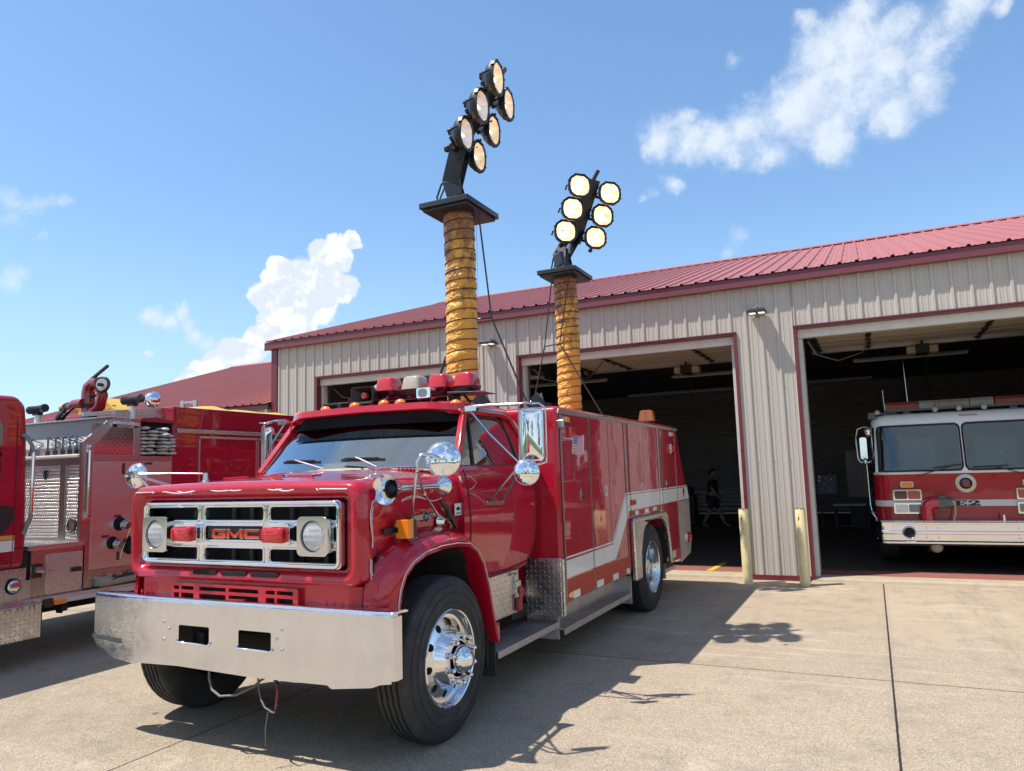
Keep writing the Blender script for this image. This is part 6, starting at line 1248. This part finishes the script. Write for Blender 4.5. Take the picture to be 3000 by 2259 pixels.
# roof load
b = LB()
b.tube([(-9.0, 7.5, 2.83), (-8.75, 7.5, 2.82)], .02, 10); b.cyl((-9.0, 7.5, 2.56), (-9.0, 7.5, 2.86), .03, n=12); b.cyl((-8.74, 7.5, 2.56), (-8.74, 7.5, 2.85), .03, n=12); b.done(E1, 'chrome_roof_rail', CHROMED, smooth=50)
def heap(x0, x1, y0, y1, z0, h_, seed):
    b = LB(); n_, m_ = 18, 14; R = []
    for j in range(m_+1):
        r_ = []
        for i in range(n_+1):
            a, c_ = i/n_*2-1, j/m_*2-1; k = max(0, 1-a**4)*max(0, 1-c_**4); r_.append((x0+(x1-x0)*i/n_, y0+(y1-y0)*j/m_, z0+h_*k*(.7+.5*mnoise.noise(Vector((i*.3, j*.3, seed))))))
        R.append(r_)
    b.loft(R, closed=False); return b
heap(-9.15, -7.7, 6.4, 8.9, 2.56, .17, 3).done(E1, 'yellow_tarpaulin', mat('yellow_tarp', (.60, .38, .07), .55, var=.15, bump=.004, bscale=12), smooth=60)
b = LB(); b.tube([(-9.5, 7.0, 2.68), (-9.2, 7.0, 2.72), (-8.8, 6.95, 2.66)], .045, 10); b.done(E1, 'yellow_hard_hose', mat('yellow_tarp'), smooth=60) if 'yellow_tarp' in MATS and False else None
b = LB(); b.tube([(-9.75, 6.2, 2.72), (-9.45, 6.2, 2.69), (-9.1, 6.2, 2.66), (-8.7, 6.2, 2.64)], .055, 10)
b.prism([(-9.35, 2.60), (-8.75, 2.60), (-8.62, 2.62), (-8.85, 2.79), (-9.1, 2.82), (-9.22, 2.80)], FY, 6.15, 6.45); b.done(E1, 'yellow_salvage_roll', MATS['yellow_tarp'], smooth=40)
# deck gun
GUN = mat('gun_red', (.28, .01, .02), .22, coat=1); gy = 5.75
b = LB(); b.cyl((-8.55, gy, 2.2), (-8.55, gy, 2.62), .07, n=24); gn = b.done(E1, 'deck_gun_riser', mat('grey_pipe', (.30, .30, .30), .5), smooth=40)
b = LB(); b.cyl((-8.55, gy, 2.61), (-8.55, gy, 2.67), .078, n=24); b.done(E1, 'gun_flange', BLACK, gn, smooth=40)
b = LB(); b.tube([(-8.55, gy, 2.66), (-8.55, gy, 2.80), (-8.53, gy, 2.87), (-8.46, gy, 2.91), (-8.36, gy, 2.91)], .066, 16, rs=[.08, .078, .075, .068, .066]); b.tube([(-8.30, gy-.02, 2.86), (-8.28, gy, 2.74), (-8.32, gy, 2.62), (-8.42, gy, 2.55), (-8.50, gy, 2.56)], .062, 16); b.tube([(-8.52, gy-.08, 2.66), (-8.66, gy-.1, 2.66), (-8.78, gy-.1, 2.60)], .05, 14, rs=[.06, .055, .045]); b.done(E1, 'gun_elbow', GUN, gn, smooth=60)
b = LB(); b.tube([(-8.77, gy-.1, 2.61), (-8.95, gy-.1, 2.49)], .04, 12, rs=[.05, .04]); b.cyl((-8.80, gy-.1, 2.65), (-8.76, gy-.1, 2.60), .06, n=14); b.cyl((-8.89, gy-.1, 2.53), (-8.94, gy-.1, 2.49), .05, n=14); b.beam((-8.93, gy-.1, 2.60), (-8.78, gy-.1, 2.68), .02, .02); b.done(E1, 'gun_nozzle', BLACK, gn, smooth=40)
b = LB(); b.beam((-8.52, gy, 2.95), (-8.13, gy-.05, 3.09), .035, .035); b.done(E1, 'gun_lever', BLACK, gn, bevel=.01)
b = LB(); ax = (.35, -.93, .05); b.tube([Vector((-8.22, gy-.05, 2.87))+v_ for v_ in [(MB().frame(ax)[0]*math.cos(i*.2618)+MB().frame(ax)[1]*math.sin(i*.2618))*.085 for i in range(24)]], .016, 8, closed=True); hw_ = b.done(E1, 'gun_handwheel', BLACK, gn, smooth=60); b = LB(); b.cyl((-8.225, gy-.04, 2.87), (-8.215, gy-.065, 2.87), .07, n=24); b.done(E1, 'wheel_disc', mat('dial_white', (.6, .6, .58), .4), gn); b = LB(); b.cyl((-8.22, gy-.0, 2.87), (-8.19, gy-.12, 2.86), .02, n=10); b.cyl((-8.36, gy, 2.76), (-8.5, gy-.02, 2.74), .018, n=8); b.done(E1, 'gun_knob', BLACK, gn)
# two telescoping lights
for x, r_, sph in ((-8.79, .034, False), (-7.262, .034, True)):
    x = x if not sph else -7.56; y = 5.3 if not sph else 5.62; z0 = 2.38; z1 = 2.51 if not sph else 2.56
    b = LB(); b.cyl((x, y, z0), (x, y, z1), r_, n=16); pl = b.done(E1, 'light_pole', WHITE, smooth=40); b = LB(); b.lathe((x-.15+.02, y-.02, z1+.065), (1, 0, .04), [(.001, 0), (.036, .0), (.042, .02), (.042, .25), (.048, .26), (.048, .30), (.03, .305), (.001, .3)], 16); b.box(x-.06, x+.05, y-.03, y+.03, z1, z1+.03)
    for k in range(9): b.lathe((x-.13+.028*k, y-.02, z1+.066), (1, 0, .04), [(.040, 0), (.047, .004), (.040, .008)], 16)
    b.done(E1, 'tubular_light', BLACK, pl, smooth=30)
    if sph: b = LB(); b.lathe((x+.26, y+.05, z1+.06), (-.2, 1, 0), [(.001, -.10), (.05, -.08), (.085, -.03), (.095, .02), (.09, .03), (.001, .03)], 24); b.done(E1, 'spot_lamp', CHROME, pl, smooth=60)
# ================================================================ GARAGED ENGINE
E2 = thing('fire_engine', (1.22, 12.65, FLZ), 'white-roofed red fire engine marked E2 parked inside the right bay', 'fire truck')
E3L = E2.location
cx3 = 1.22; Y3 = 12.65
def sidey(x): return Y3+.16*max(0, abs(x-cx3)-.9)**2/.1
def shell(name, z0, z1, m_, w0, w1, par=None, rows=3, tilt=0., off=0.):
    b = LB(); R = []
    for j in range(rows+1):
        t_ = j/rows; w_ = w0+(w1-w0)*t_; z = z0+(z1-z0)*t_; P = []
        for i in range(21): x = -1+2*i/20; xx = max(-1, min(1, x*1.0)); k = max(0, abs(xx)-.86)/.14; P.append((cx3+w_*xx, Y3-off+tilt*t_+.16*(1-math.sqrt(max(0, 1-k*k))), z))
        P = [(cx3-w_, Y3+2.4, z)]+P+[(cx3+w_, Y3+2.4, z)]
        R.append(P)
    b.loft(R, closed=False); return b
body3 = shell('cab', .70, 1.47, RED3, 1.215, 1.215).done(E2, 'cab', RED3, smooth=50)
b = shell('x', 1.47, 1.505, WHITE, 1.215, 1.21, off=.002); b.done(E2, 'white_belt', WHITE, body3, smooth=50)
b = shell('g', 1.505, 2.215, GLASS_G, 1.21, 1.18, tilt=.10, rows=4); b.done(E2, 'windscreen', GLASS_G, body3, smooth=60)
# roof cap
b = LB(); R = []
for z, w_, y_, r_ in ((2.20, 1.19, .09, .16), (2.26, 1.195, .10, .16), (2.32, 1.18, .12, .16), (2.375, 1.13, .18, .16), (2.40, 1.0, .32, .16), (2.405, .7, .5, .1)):
    R.append([(x, y, z) for x, y in rrect(cx3, Y3+y_+1.2, 2*w_, 2.4, r_, 6)])
b.loft(R, True, False, True); b.done(E2, 'roof', WHITE, body3, smooth=50)
b = LB()
for x0, x1 in ((.10, 1.20), (1.24, 2.34)):
    yb = Y3+.0; L_ = [(x, (yb+.10*((z-1.505)/.71))-.012, z) for x, z in rrect((x0+x1)/2, 1.86, x1-x0, .69, .07, 6)]; b.tube(L_, .014, 6, closed=True)
b.done(E2, 'windscreen_gasket', BLACK, body3, smooth=60)
b = LB(); b.prism([(1.185, 1.5), (1.255, 1.5), (1.255, 2.22), (1.185, 2.22)], lambda a, c_, d: (a, Y3-.008+d+.10*(c_-1.505)/.71, c_), 0, .03)
for s_ in (-1, 1): b.beam((cx3+s_*1.16, Y3+.03, 1.50), (cx3+s_*1.13, Y3+.14, 2.21), .035, .03)
b.done(E2, 'window_post', WHITE, body3)
b = shell('st', .988, 1.078, WHITEDEC, 1.218, 1.218, off=.003); b.done(E2, 'white_stripe', WHITEDEC, body3, smooth=50)
b = shell('gd', 1.464, 1.47, WHITEDEC, 1.218, 1.218, off=.003); b.done(E2, 'gold_line', mat('gold_stripe'), body3, smooth=50)
# E2 in slab-serif strokes
b = LB(); K = mat('black_lettering', (.012, .012, .015), .4)
Ee = [[(0, 0), (1, 0), (1, .34), (.86, .34), (.78, .16), (.5, .16), (.5, .43), (.66, .43), (.66, .34), (.78, .34), (.78, .66), (.66, .66), (.66, .57), (.5, .57), (.5, .84), (.78, .84), (.86, .66), (1, .66), (1, 1), (0, 1), (0, .86), (.16, .86), (.16, .14), (0, .14)]]
Tt = [[(0, 0), (1, 0), (1, .36), (.88, .36), (.82, .26), (.50, .26), (.92, .56), (1, .72), (.92, .90), (.74, 1), (.30, 1), (.08, .90), (.0, .70), (.06, .60), (.28, .60), (.34, .70), (.28, .80), (.36, .88), (.58, .88), (.64, .74), (.56, .60), (0, .18)]]
for g_, x, w_ in ((Ee, 1.035, .165), (Tt, 1.215, .15)):
    for p in g_: b.prism([(x+u_*w_, .992+v_*.080) for u_, v_ in p], FY, Y3-.008, Y3-.004)
b.done(E2, 'unit_lettering', K, body3)
# emblem
b = LB(); b.lathe((1.21, Y3-.0, 1.318), (0, -1, 0), [(.135, 0), (.135, .012), (.128, .016), (.085, .018), (.08, .03)], 40); em = b.done(E2, 'round_emblem', mat('brushed_gold_ring', (.50, .47, .36), .35, .8), body3, smooth=40); b = LB(); b.lathe((1.21, Y3-.02, 1.32), (0, -1, 0), [(.078, 0), (.07, .02), (.04, .032), (.001, .036)], 28); b.done(E2, 'emblem_lamp', mat('dark_red_lens', (.10, .005, .02), .08, coat=1), body3, smooth=50)
# lamp clusters
for s_ in (-1, 1):
    X0 = lambda a: cx3+s_*(cx3-a)
    def rr_(x0, x1, z0, z1, y0, y1, m_, nm, par, bv=.01):
        a, c_ = sorted((X0(x0) if s_ < 0 else 2*cx3-x0, X0(x1) if s_ < 0 else 2*cx3-x1)); b = LB(); b.prism(rrect((a+c_)/2, (z0+z1)/2, c_-a, z1-z0, min(.02, (z1-z0)/4), 3), FY, y0, y1); return b.done(E2, nm, m_, par, bevel=bv)
    if s_ < 0: X0 = lambda a: a
    lc = rr_(.245, .63, 1.08, 1.24, Y3-.06, Y3+.02, CHROME, 'lamp_bezel', body3); lc2 = rr_(.245, .63, .88, 1.045, Y3-.06, Y3+.02, CHROME, 'lamp_bezel', body3)
    rr_(.27, .435, 1.10, 1.22, Y3-.068, Y3-.055, mat('dark_red_lens'), 'dark_red_lamp', body3, .003); rr_(.445, .61, 1.10, 1.22, Y3-.068, Y3-.055, mat('rose_lens', (.45, .05, .05), .15, coat=1, var=.5, vscale=30), 'red_lamp', body3, .003)
    rr_(.27, .435, .905, 1.02, Y3-.068, Y3-.055, mat('headlamp_glass', (.65, .65, .62), .15, .3, coat=1, var=.4, vscale=30, bump=.003, bscale=60), 'headlamp', body3, .003); rr_(.445, .61, .905, 1.02, Y3-.068, Y3-.055, mat('dark_headlamp', (.18, .19, .2), .12, .5, coat=1), 'headlamp', body3, .003)
    rr_(.36, .535, 1.27, 1.36, Y3-.02, Y3+.01, CHROMED, 'indicator_base', body3, .003); rr_(.375, .525, 1.28, 1.35, Y3-.05, Y3-.015, AMBER, 'amber_indicator', body3, .008)
# wipers
for x0, x1 in ((.82, 1.19), (1.32, 1.75)): b = LB(); b.beam((x0, Y3-.02, 1.555), (x1, Y3-.0, 1.60 if x0 < 1 else 1.565), .014, .02); b.beam(((x0+x1)/2+.02, Y3-.02, 1.57), (x0-.22 if x0 < 1 else x1+.18, Y3-.03, 1.44), .014, .012); b.done(E2, 'wiper', BLACK, body3)
# things seen through the glass
b = LB(); b.box(.05, 2.4, Y3+.35, Y3+.6, 1.3, 1.56); b.done(E2, 'dash', DASH, body3, bevel=.03); b = LB(); b.box(.4, .95, Y3+1.2, Y3+1.35, 1.4, 2.05); b.box(1.5, 2.1, Y3+1.2, Y3+1.35, 1.4, 2.05); b.done(E2, 'seat', mat('grey_seat', (.22, .24, .25), .7, var=.3, vscale=30), body3, bevel=.06, bseg=3)
b = LB(); b.box(.03, 2.42, Y3+2.3, Y3+2.38, 1.2, 2.3); b.done(E2, 'cab_rear_wall', mat('cab_lining', (.16, .19, .21), .7), body3); b = LB(); b.tube([(2.0+.22*math.cos(a*.3142), Y3+.55+.15*math.sin(a*.3142), 1.66+.13*math.sin(a*.3142)) for a in range(20)], .014, 7, closed=True); b.done(E2, 'steering_wheel', BLACK, body3, smooth=60)
# front bumper
b = LB(); prof = [(0, .46), (-.02, .475), (-.02, .50), (0, .52), (0, .60), (-.012, .615), (-.012, .645), (0, .66), (0, .745), (-.02, .755), (-.02, .775), (.0, .785), (.3, .785), (.3, .46)]
def bx(t_): 
    x = -1+2*t_; k = max(0, abs(x)-.90)/.10; return cx3+1.245*x, .18*(1-math.sqrt(max(0, 1-min(1, k)**2)))
R = []
for i in range(33): x, o_ = bx(i/32); R.append([(x, Y3-.35+o_+(y if y < .2 else .34-o_), z) for y, z in prof])
b.loft(R, True, True, True); bmp = b.done(E2, 'bumper', CHROME, smooth=30)
b = LB(); b.box(0.05, 2.39, Y3-.30, Y3+.0, .785, .795); b.done(E2, 'bumper_tread', TREAD, bmp)
b = LB(); b.lathe((.413, Y3-.36, .63), (0, -1, 0), [(.095, 0), (.09, .02), (.082, .03), (.07, .02), (.06, -.01)], 32); sr = b.done(E2, 'siren_ring', CHROME, bmp, smooth=40); b = LB(); b.cyl((.413, Y3-.365, .63), (.413, Y3-.35, .63), .072, n=28); b.done(E2, 'siren_mouth', DARK, bmp)
b = LB()
for x, z in ((.63, .70), (.78, .70), (.63, .56), (.78, .56), (1.75, .70), (1.75, .56)): b.sphere((x, Y3-.352, z), .012, 8)
b.done(E2, 'bumper_bolt', CHROMED, bmp)
b = LB(); b.box(1.59, 1.62, Y3-.28, Y3-.2, .79, .88); b.done(E2, 'bumper_hook', CHROME, bmp, bevel=.006)
# intake elbow with cap
b = LB(); ey = Y3-.18; b.cyl((.675, ey, .785), (.675, ey, .90), .10, n=28); b.tube([(.675, ey, .89), (.675, ey, .96), (.70, ey, 1.02), (.76, ey, 1.045), (.83, ey, 1.045)], .088, 20); b.sphere((.62, ey-.06, .87), .02, 8); eb = b.done(E2, 'intake_elbow', mat('bright_red_enamel', (.50, .008, .02), .2, coat=1), bmp, smooth=50)
b = LB(); b.cyl((.82, ey, 1.045), (.86, ey, 1.045), .10, n=24); b.cyl((.86, ey, 1.045), (.93, ey, 1.045), .09, n=24); b.cyl((.93, ey, 1.045), (1.02, ey, 1.045), .075, n=24)
for k in range(6): a = k*1.047; b.cyl((.84, ey+.1*math.cos(a), 1.045+.1*math.sin(a)), (.92, ey+.1*math.cos(a), 1.045+.1*math.sin(a)), .014, n=6)
b.done(E2, 'intake_cap', mat('grey_green_casting', (.14, .15, .12), .5, .3), bmp, smooth=35)
b = LB(); b.tube([(1.0, ey-.08, 1.08), (1.03, ey-.08, 1.0), (1.02, ey-.08, .88), (.99, ey-.08, .79)], .012, 6); b.done(E2, 'cap_strap', mat('tan_strap', (.5, .4, .25), .7), bmp)
# tyres, underside
for s_ in (-1, 1): 
    b = LB(); x = cx3+s_*1.2; b.lathe((x, Y3+1.25, .51+FLZ), (-s_, 0, 0), [(.29, .03), (.42, 0), (.49, .02), (.51, .05), (.51, .25), (.48, .28)], 40); b.done(E2, 'tyre', RUBBER, smooth=40)
b = LB(); b.box(.15, 2.3, Y3-.1, Y3+6.5, .42, .70); b.cyl((.74, Y3+.25, .30), (.74, Y3+.25, .44), .09, .11, n=18); b.done(E2, 'underbody', UNDER); b = LB(); b.sphere((.76, Y3-.05, .40), .085, 16); b.done(E2, 'fog_lamp', mat('dusty_white', (.40, .38, .34), .6)); 
b = LB(); b.box(0.0, 2.44, Y3+2.4, Y3+7.5, .6, 2.35); b.done(E2, 'rear_body', RED3, bevel=.04)
# lightbar
b = LB(); yb = Y3+.45
for x0, x1, m_ in ((.26, .71, mat('dim_red_lens', (.16, .008, .015), .15, coat=1, var=.5, vscale=9)), (1.72, 2.18, MATS['dim_red_lens']), (.72, .93, mat('louvre_grey', (.22, .21, .20), .4, bump=.006, bscale=80)), (1.40, 1.70, MATS['louvre_grey']), (.935, 1.39, mat('dim_clear_lens', (.17, .15, .12), .15, coat=1, var=.6, vscale=12))):
    b.use(m_); b.loft([[(x0 if i == 0 else x1, y, z) for y, z in ((yb-.16, 2.47), (yb-.165, 2.54), (yb-.13, 2.585), (yb+.13, 2.585), (yb+.165, 2.54), (yb+.16, 2.47))] for i in (0, 1)], True, True, True)
lbar = b.done(E2, 'light_bar', None, body3)
b = LB(); b.box(.24, 2.2, yb-.15, yb+.15, 2.44, 2.47); b.box(.5, .6, yb-.1, yb+.1, 2.38, 2.44); b.box(1.9, 2.0, yb-.1, yb+.1, 2.38, 2.44); b.box(.0, .1, Y3+.15, Y3+.5, 2.33, 2.43); b.box(.05, .4, Y3+.35, Y3+.39, 2.41, 2.44); b.done(E2, 'bar_mount', mat('dull_mount_grey', (.10, .10, .10), .5, .5), body3)
for x in (.133, .924, 1.236, 1.558): b = LB(); b.lathe((x, Y3+.18, 2.43), (0, -1, 0), [(.036, 0), (.036, .03), (.025, .034), (.024, .028)], 20); b.cyl((x, Y3+.16, 2.43), (x, Y3+.145, 2.43), .022, n=12); b.done(E2, 'clearance_lamp', mat('dusty_white'), body3, smooth=40)
b = LB(); b.cyl((.62, Y3+1.2, 2.4), (.60, Y3+1.2, 3.32), .007, n=6); b.cyl((.26, Y3+.9, 2.4), (.25, Y3+.9, 2.84), .005, n=6); b.done(E2, 'whip_antenna', CHROMED, body3)
pts_ = [(1.43+.02*i, .012*math.sin(i*.9)) for i in range(8)]; b = LB(); b.tube([(1.22+.03*i, Y3+.12, 2.315+.006*math.sin(i*1.3)) for i in range(9)], .006, 5); b.tube([(1.22+.03*i, Y3+.12, 2.33+.004*math.cos(i*1.3)) for i in range(9)], .003, 5); b.done(E2, 'red_script', mat('script_red', (.4, .1, .08), .4), body3)
# mirror assembly at its near corner
b = LB(); b.prism(rrect(-.10, 1.88, .10, .34, .03, 4), FY, Y3-.02, Y3+.02); mr3 = b.done(E2, 'mirror_head', CHROME, bevel=.01)
b = LB(); b.tube([(.03, Y3+.1, 2.20), (-.08, Y3, 2.21), (-.17, Y3-.02, 2.18), (-.20, Y3-.02, 2.05), (-.19, Y3-.02, 1.72), (-.15, Y3-.02, 1.66), (-.06, Y3, 1.66), (.0, Y3+.05, 1.68)], .012, 7); b.tube([(-.08, Y3-.02, 1.70), (-.075, Y3-.02, 1.0), (-.05, Y3-.02, .90), (.0, Y3-.1, .82), (.0, Y3-.2, .52)], .013, 7); b.tube([(.02, Y3+.2, 2.1), (.02, Y3+.2, 1.25)], .013, 7); b.done(E2, 'mirror_bracket', CHROMED, mr3, smooth=50)
b = LB(); b.sphere((-.02, Y3-.04, 2.13), .075, 18, sc=(1, .8, 1)); b.sphere((-.09, Y3-.02, 1.68), .075, 16, sc=(1, .5, .8)); b.done(E2, 'round_mirror', CHROME, mr3, smooth=60)
# ================================================================ PERSON walking in the middle bay
PX, PY = -3.92, 20.35; HS = 1.54/1.75
pp = thing('person', (PX, PY, FLZ), 'person in dark shirt and shorts walking inside the middle bay', 'person')
def skin(name, verts, edges, m_, parent, sub=2):
    me = bpy.data.meshes.new(name); me.from_pydata([Vector(v[:3])*HS for v in verts], edges, []); me.materials.append(m_)
    o = bpy.data.objects.new(name, me); COL.objects.link(o); o.parent = parent
    sk = o.modifiers.new('skin', 'SKIN'); 
    if not me.skin_vertices: me.attributes.new if False else None
    for i, v in enumerate(verts): r_ = v[3]*HS; r2 = (v[4] if len(v) > 4 else v[3])*HS; me.skin_vertices[0].data[i].radius = (r_, r2)
    me.skin_vertices[0].data[0].use_root = True; s_ = o.modifiers.new('sub', 'SUBSURF'); s_.levels = sub; s_.render_levels = sub; sk.use_smooth_shade = True; return o
SKIN = mat('skin', (.36, .20, .14), .5)
# walks towards +x (to the right of the photo), body seen from behind the right side
V = [(0, 0, .93, .15, .12), (0, 0, 1.10, .155, .12), (0, 0, 1.28, .17, .12), (0, 0, 1.42, .15, .10), (0.01, 0, 1.50, .06, .06), (.02, 0, 1.56, .055, .06),
     (-.02, -.17, 1.43, .06), (.0, -.22, 1.18, .045), (.14, -.20, .97, .036), (.20, -.18, .90, .03),
     (.02, .17, 1.43, .06), (-.08, .21, 1.18, .045), (-.02, .22, .95, .036), (.02, .21, .88, .03),
     (0, -.10, .86, .095), (-.10, -.10, .50, .062), (-.22, -.10, .30, .058), (-.32, -.10, .09, .035), (-.24, -.10, .03, .035), (-.16, -.10, .02, .028),
     (0, .10, .86, .095), (.14, .10, .50, .062), (.20, .10, .30, .056), (.30, .10, .09, .036), (.38, .10, .04, .036), (.46, .10, .04, .028),
     (.03, 0, 1.62, .088, .075), (.03, 0, 1.70, .085, .075), (.03, 0, 1.745, .05, .05)]
Ed = [(0, 1), (1, 2), (2, 3), (3, 4), (4, 5), (3, 6), (6, 7), (7, 8), (8, 9), (3, 10), (10, 11), (11, 12), (12, 13), (0, 14), (14, 15), (15, 16), (16, 17), (17, 18), (18, 19), (0, 20), (20, 21), (21, 22), (22, 23), (23, 24), (24, 25), (5, 26), (26, 27), (27, 28)]
nose_ = len(V); V += [(.13, 0, 1.635, .014), (.03, -.088, 1.64, .018), (.03, .088, 1.64, .018)]; Ed += [(26, nose_), (26, nose_+1), (26, nose_+2)]
for hx, hy, hz, root, sg in ((.20, -.18, .90, 9, -1), (.02, .21, .88, 13, 1)):
    for k in range(4): a = len(V); V.append((hx+.02+.012*k, hy+(.012*k-.02)*1, hz-.05, .010)); V.append((hx+.03+.012*k-.01, hy+(.012*k-.02), hz-.09-.006*(k in (1, 2)), .008)); Ed += [(root, a), (a, a+1)]
    a = len(V); V.append((hx+.045, hy-sg*.03, hz-.02, .010)); V.append((hx+.06, hy-sg*.035, hz-.055, .008)); Ed += [(root, a), (a, a+1)]
skin('body', V, Ed, SKIN, pp)
def grow(name, idx, k, m_, top=None):
    vs_ = []; mp = {}
    for i in idx: mp[i] = len(vs_); v = V[i]; vs_.append(tuple(v[:3])+tuple(r_*k if isinstance(k, float) else r_+k[0] for r_ in v[3:]))
    return skin(name, vs_, [(mp[a], mp[b_]) for a, b_ in Ed if a in mp and b_ in mp], m_, pp)
grow('shirt', [1, 0, 2, 3, 6, 7, 10, 11], 1.16, mat('dark_shirt', (.012, .012, .018), .8)); grow('shorts', [0, 14, 15, 20, 21], 1.28, mat('dark_shorts', (.02, .02, .025), .8)); grow('shoes', [18, 19], 1.3, mat('shoe', (.05, .05, .05), .6)); grow('shoes', [24, 25], 1.3, mat('shoe'))
b = MB(); b.sphere(Vector((.02, 0, 1.68))*HS, .108*HS, 16, sc=(1, .85, 1), half=True); b.sphere(Vector((-.02, 0, 1.67))*HS, .095*HS, 16, sc=(1, .9, .9)); b.build('hair', mat('dark_hair', (.02, .013, .01), .7), pp, smooth=80)
b = MB()
for s_ in (-1, 1): b.sphere(Vector((.112, s_*.032, 1.655))*HS, .009*HS, 8)
b.build('eyes', BLACK, pp); b = MB(); b.box(.118*HS, .124*HS, -.02*HS, .02*HS, 1.592*HS, 1.598*HS); b.build('mouth', mat('lip', (.25, .08, .07), .5), pp)
# ================================================================ trees and far yard seen only in the mirrors and chrome
LEAF = mat('leaf_green', (.045, .085, .02), .7, var=.5, vscale=2); BARK = mat('bark', (.09, .065, .045), .9, var=.3)
def tree(x, y, h_, label):
    o = thing('shade_tree', (x, y, -.06), label, 'tree', 'trees across the yard'); rn = random.Random(int(x*7+y)); b = MB(); b.tube([(0, 0, 0), (.1, 0, h_*.25), (.0, .1, h_*.5), (0, 0, h_*.8)], .3, 10, rs=[.34, .26, .16, .05])
    for k in range(6): a = k*1.1; b.tube([(0, 0, h_*(.3+.06*k)), (math.cos(a)*h_*.13, math.sin(a)*h_*.13, h_*(.45+.06*k)), (math.cos(a)*h_*.25, math.sin(a)*h_*.25, h_*(.55+.06*k))], .1, 6, rs=[.12, .07, .03])
    b.build('trunk', BARK, o, smooth=60); c = MB()
    cl = [(Vector((rn.gauss(0, .16)*h_, rn.gauss(0, .16)*h_, h_*rn.uniform(.35, .98))), rn.uniform(.08, .15)*h_) for _ in range(26)]
    for ce, r_ in cl:
        for _ in range(90):
            d = Vector((rn.gauss(0, 1), rn.gauss(0, 1), rn.gauss(0, 1))).normalized()*r_*rn.uniform(.6, 1); p = ce+d; a = Vector((rn.gauss(0, 1), rn.gauss(0, 1), rn.gauss(0, 1))).normalized(); b2 = a.cross(d.normalized()).normalized(); s_ = rn.uniform(.12, .24)
            c.add([p-a*s_, p+b2*s_*.6, p+a*s_, p-b2*s_*.6], [(0, 1, 2, 3)])
    c.build('crown', LEAF, o, recalc=False)
for i, (x, y, h_) in enumerate([(-16, -38, 11), (-4, -30, 9), (8, -42, 12), (22, -30, 10), (34, -18, 11), (44, 2, 12), (-34, -30, 12), (-48, -8, 11)]):
    tree(x, y, h_, 'leafy green tree standing across the yard behind the camera')
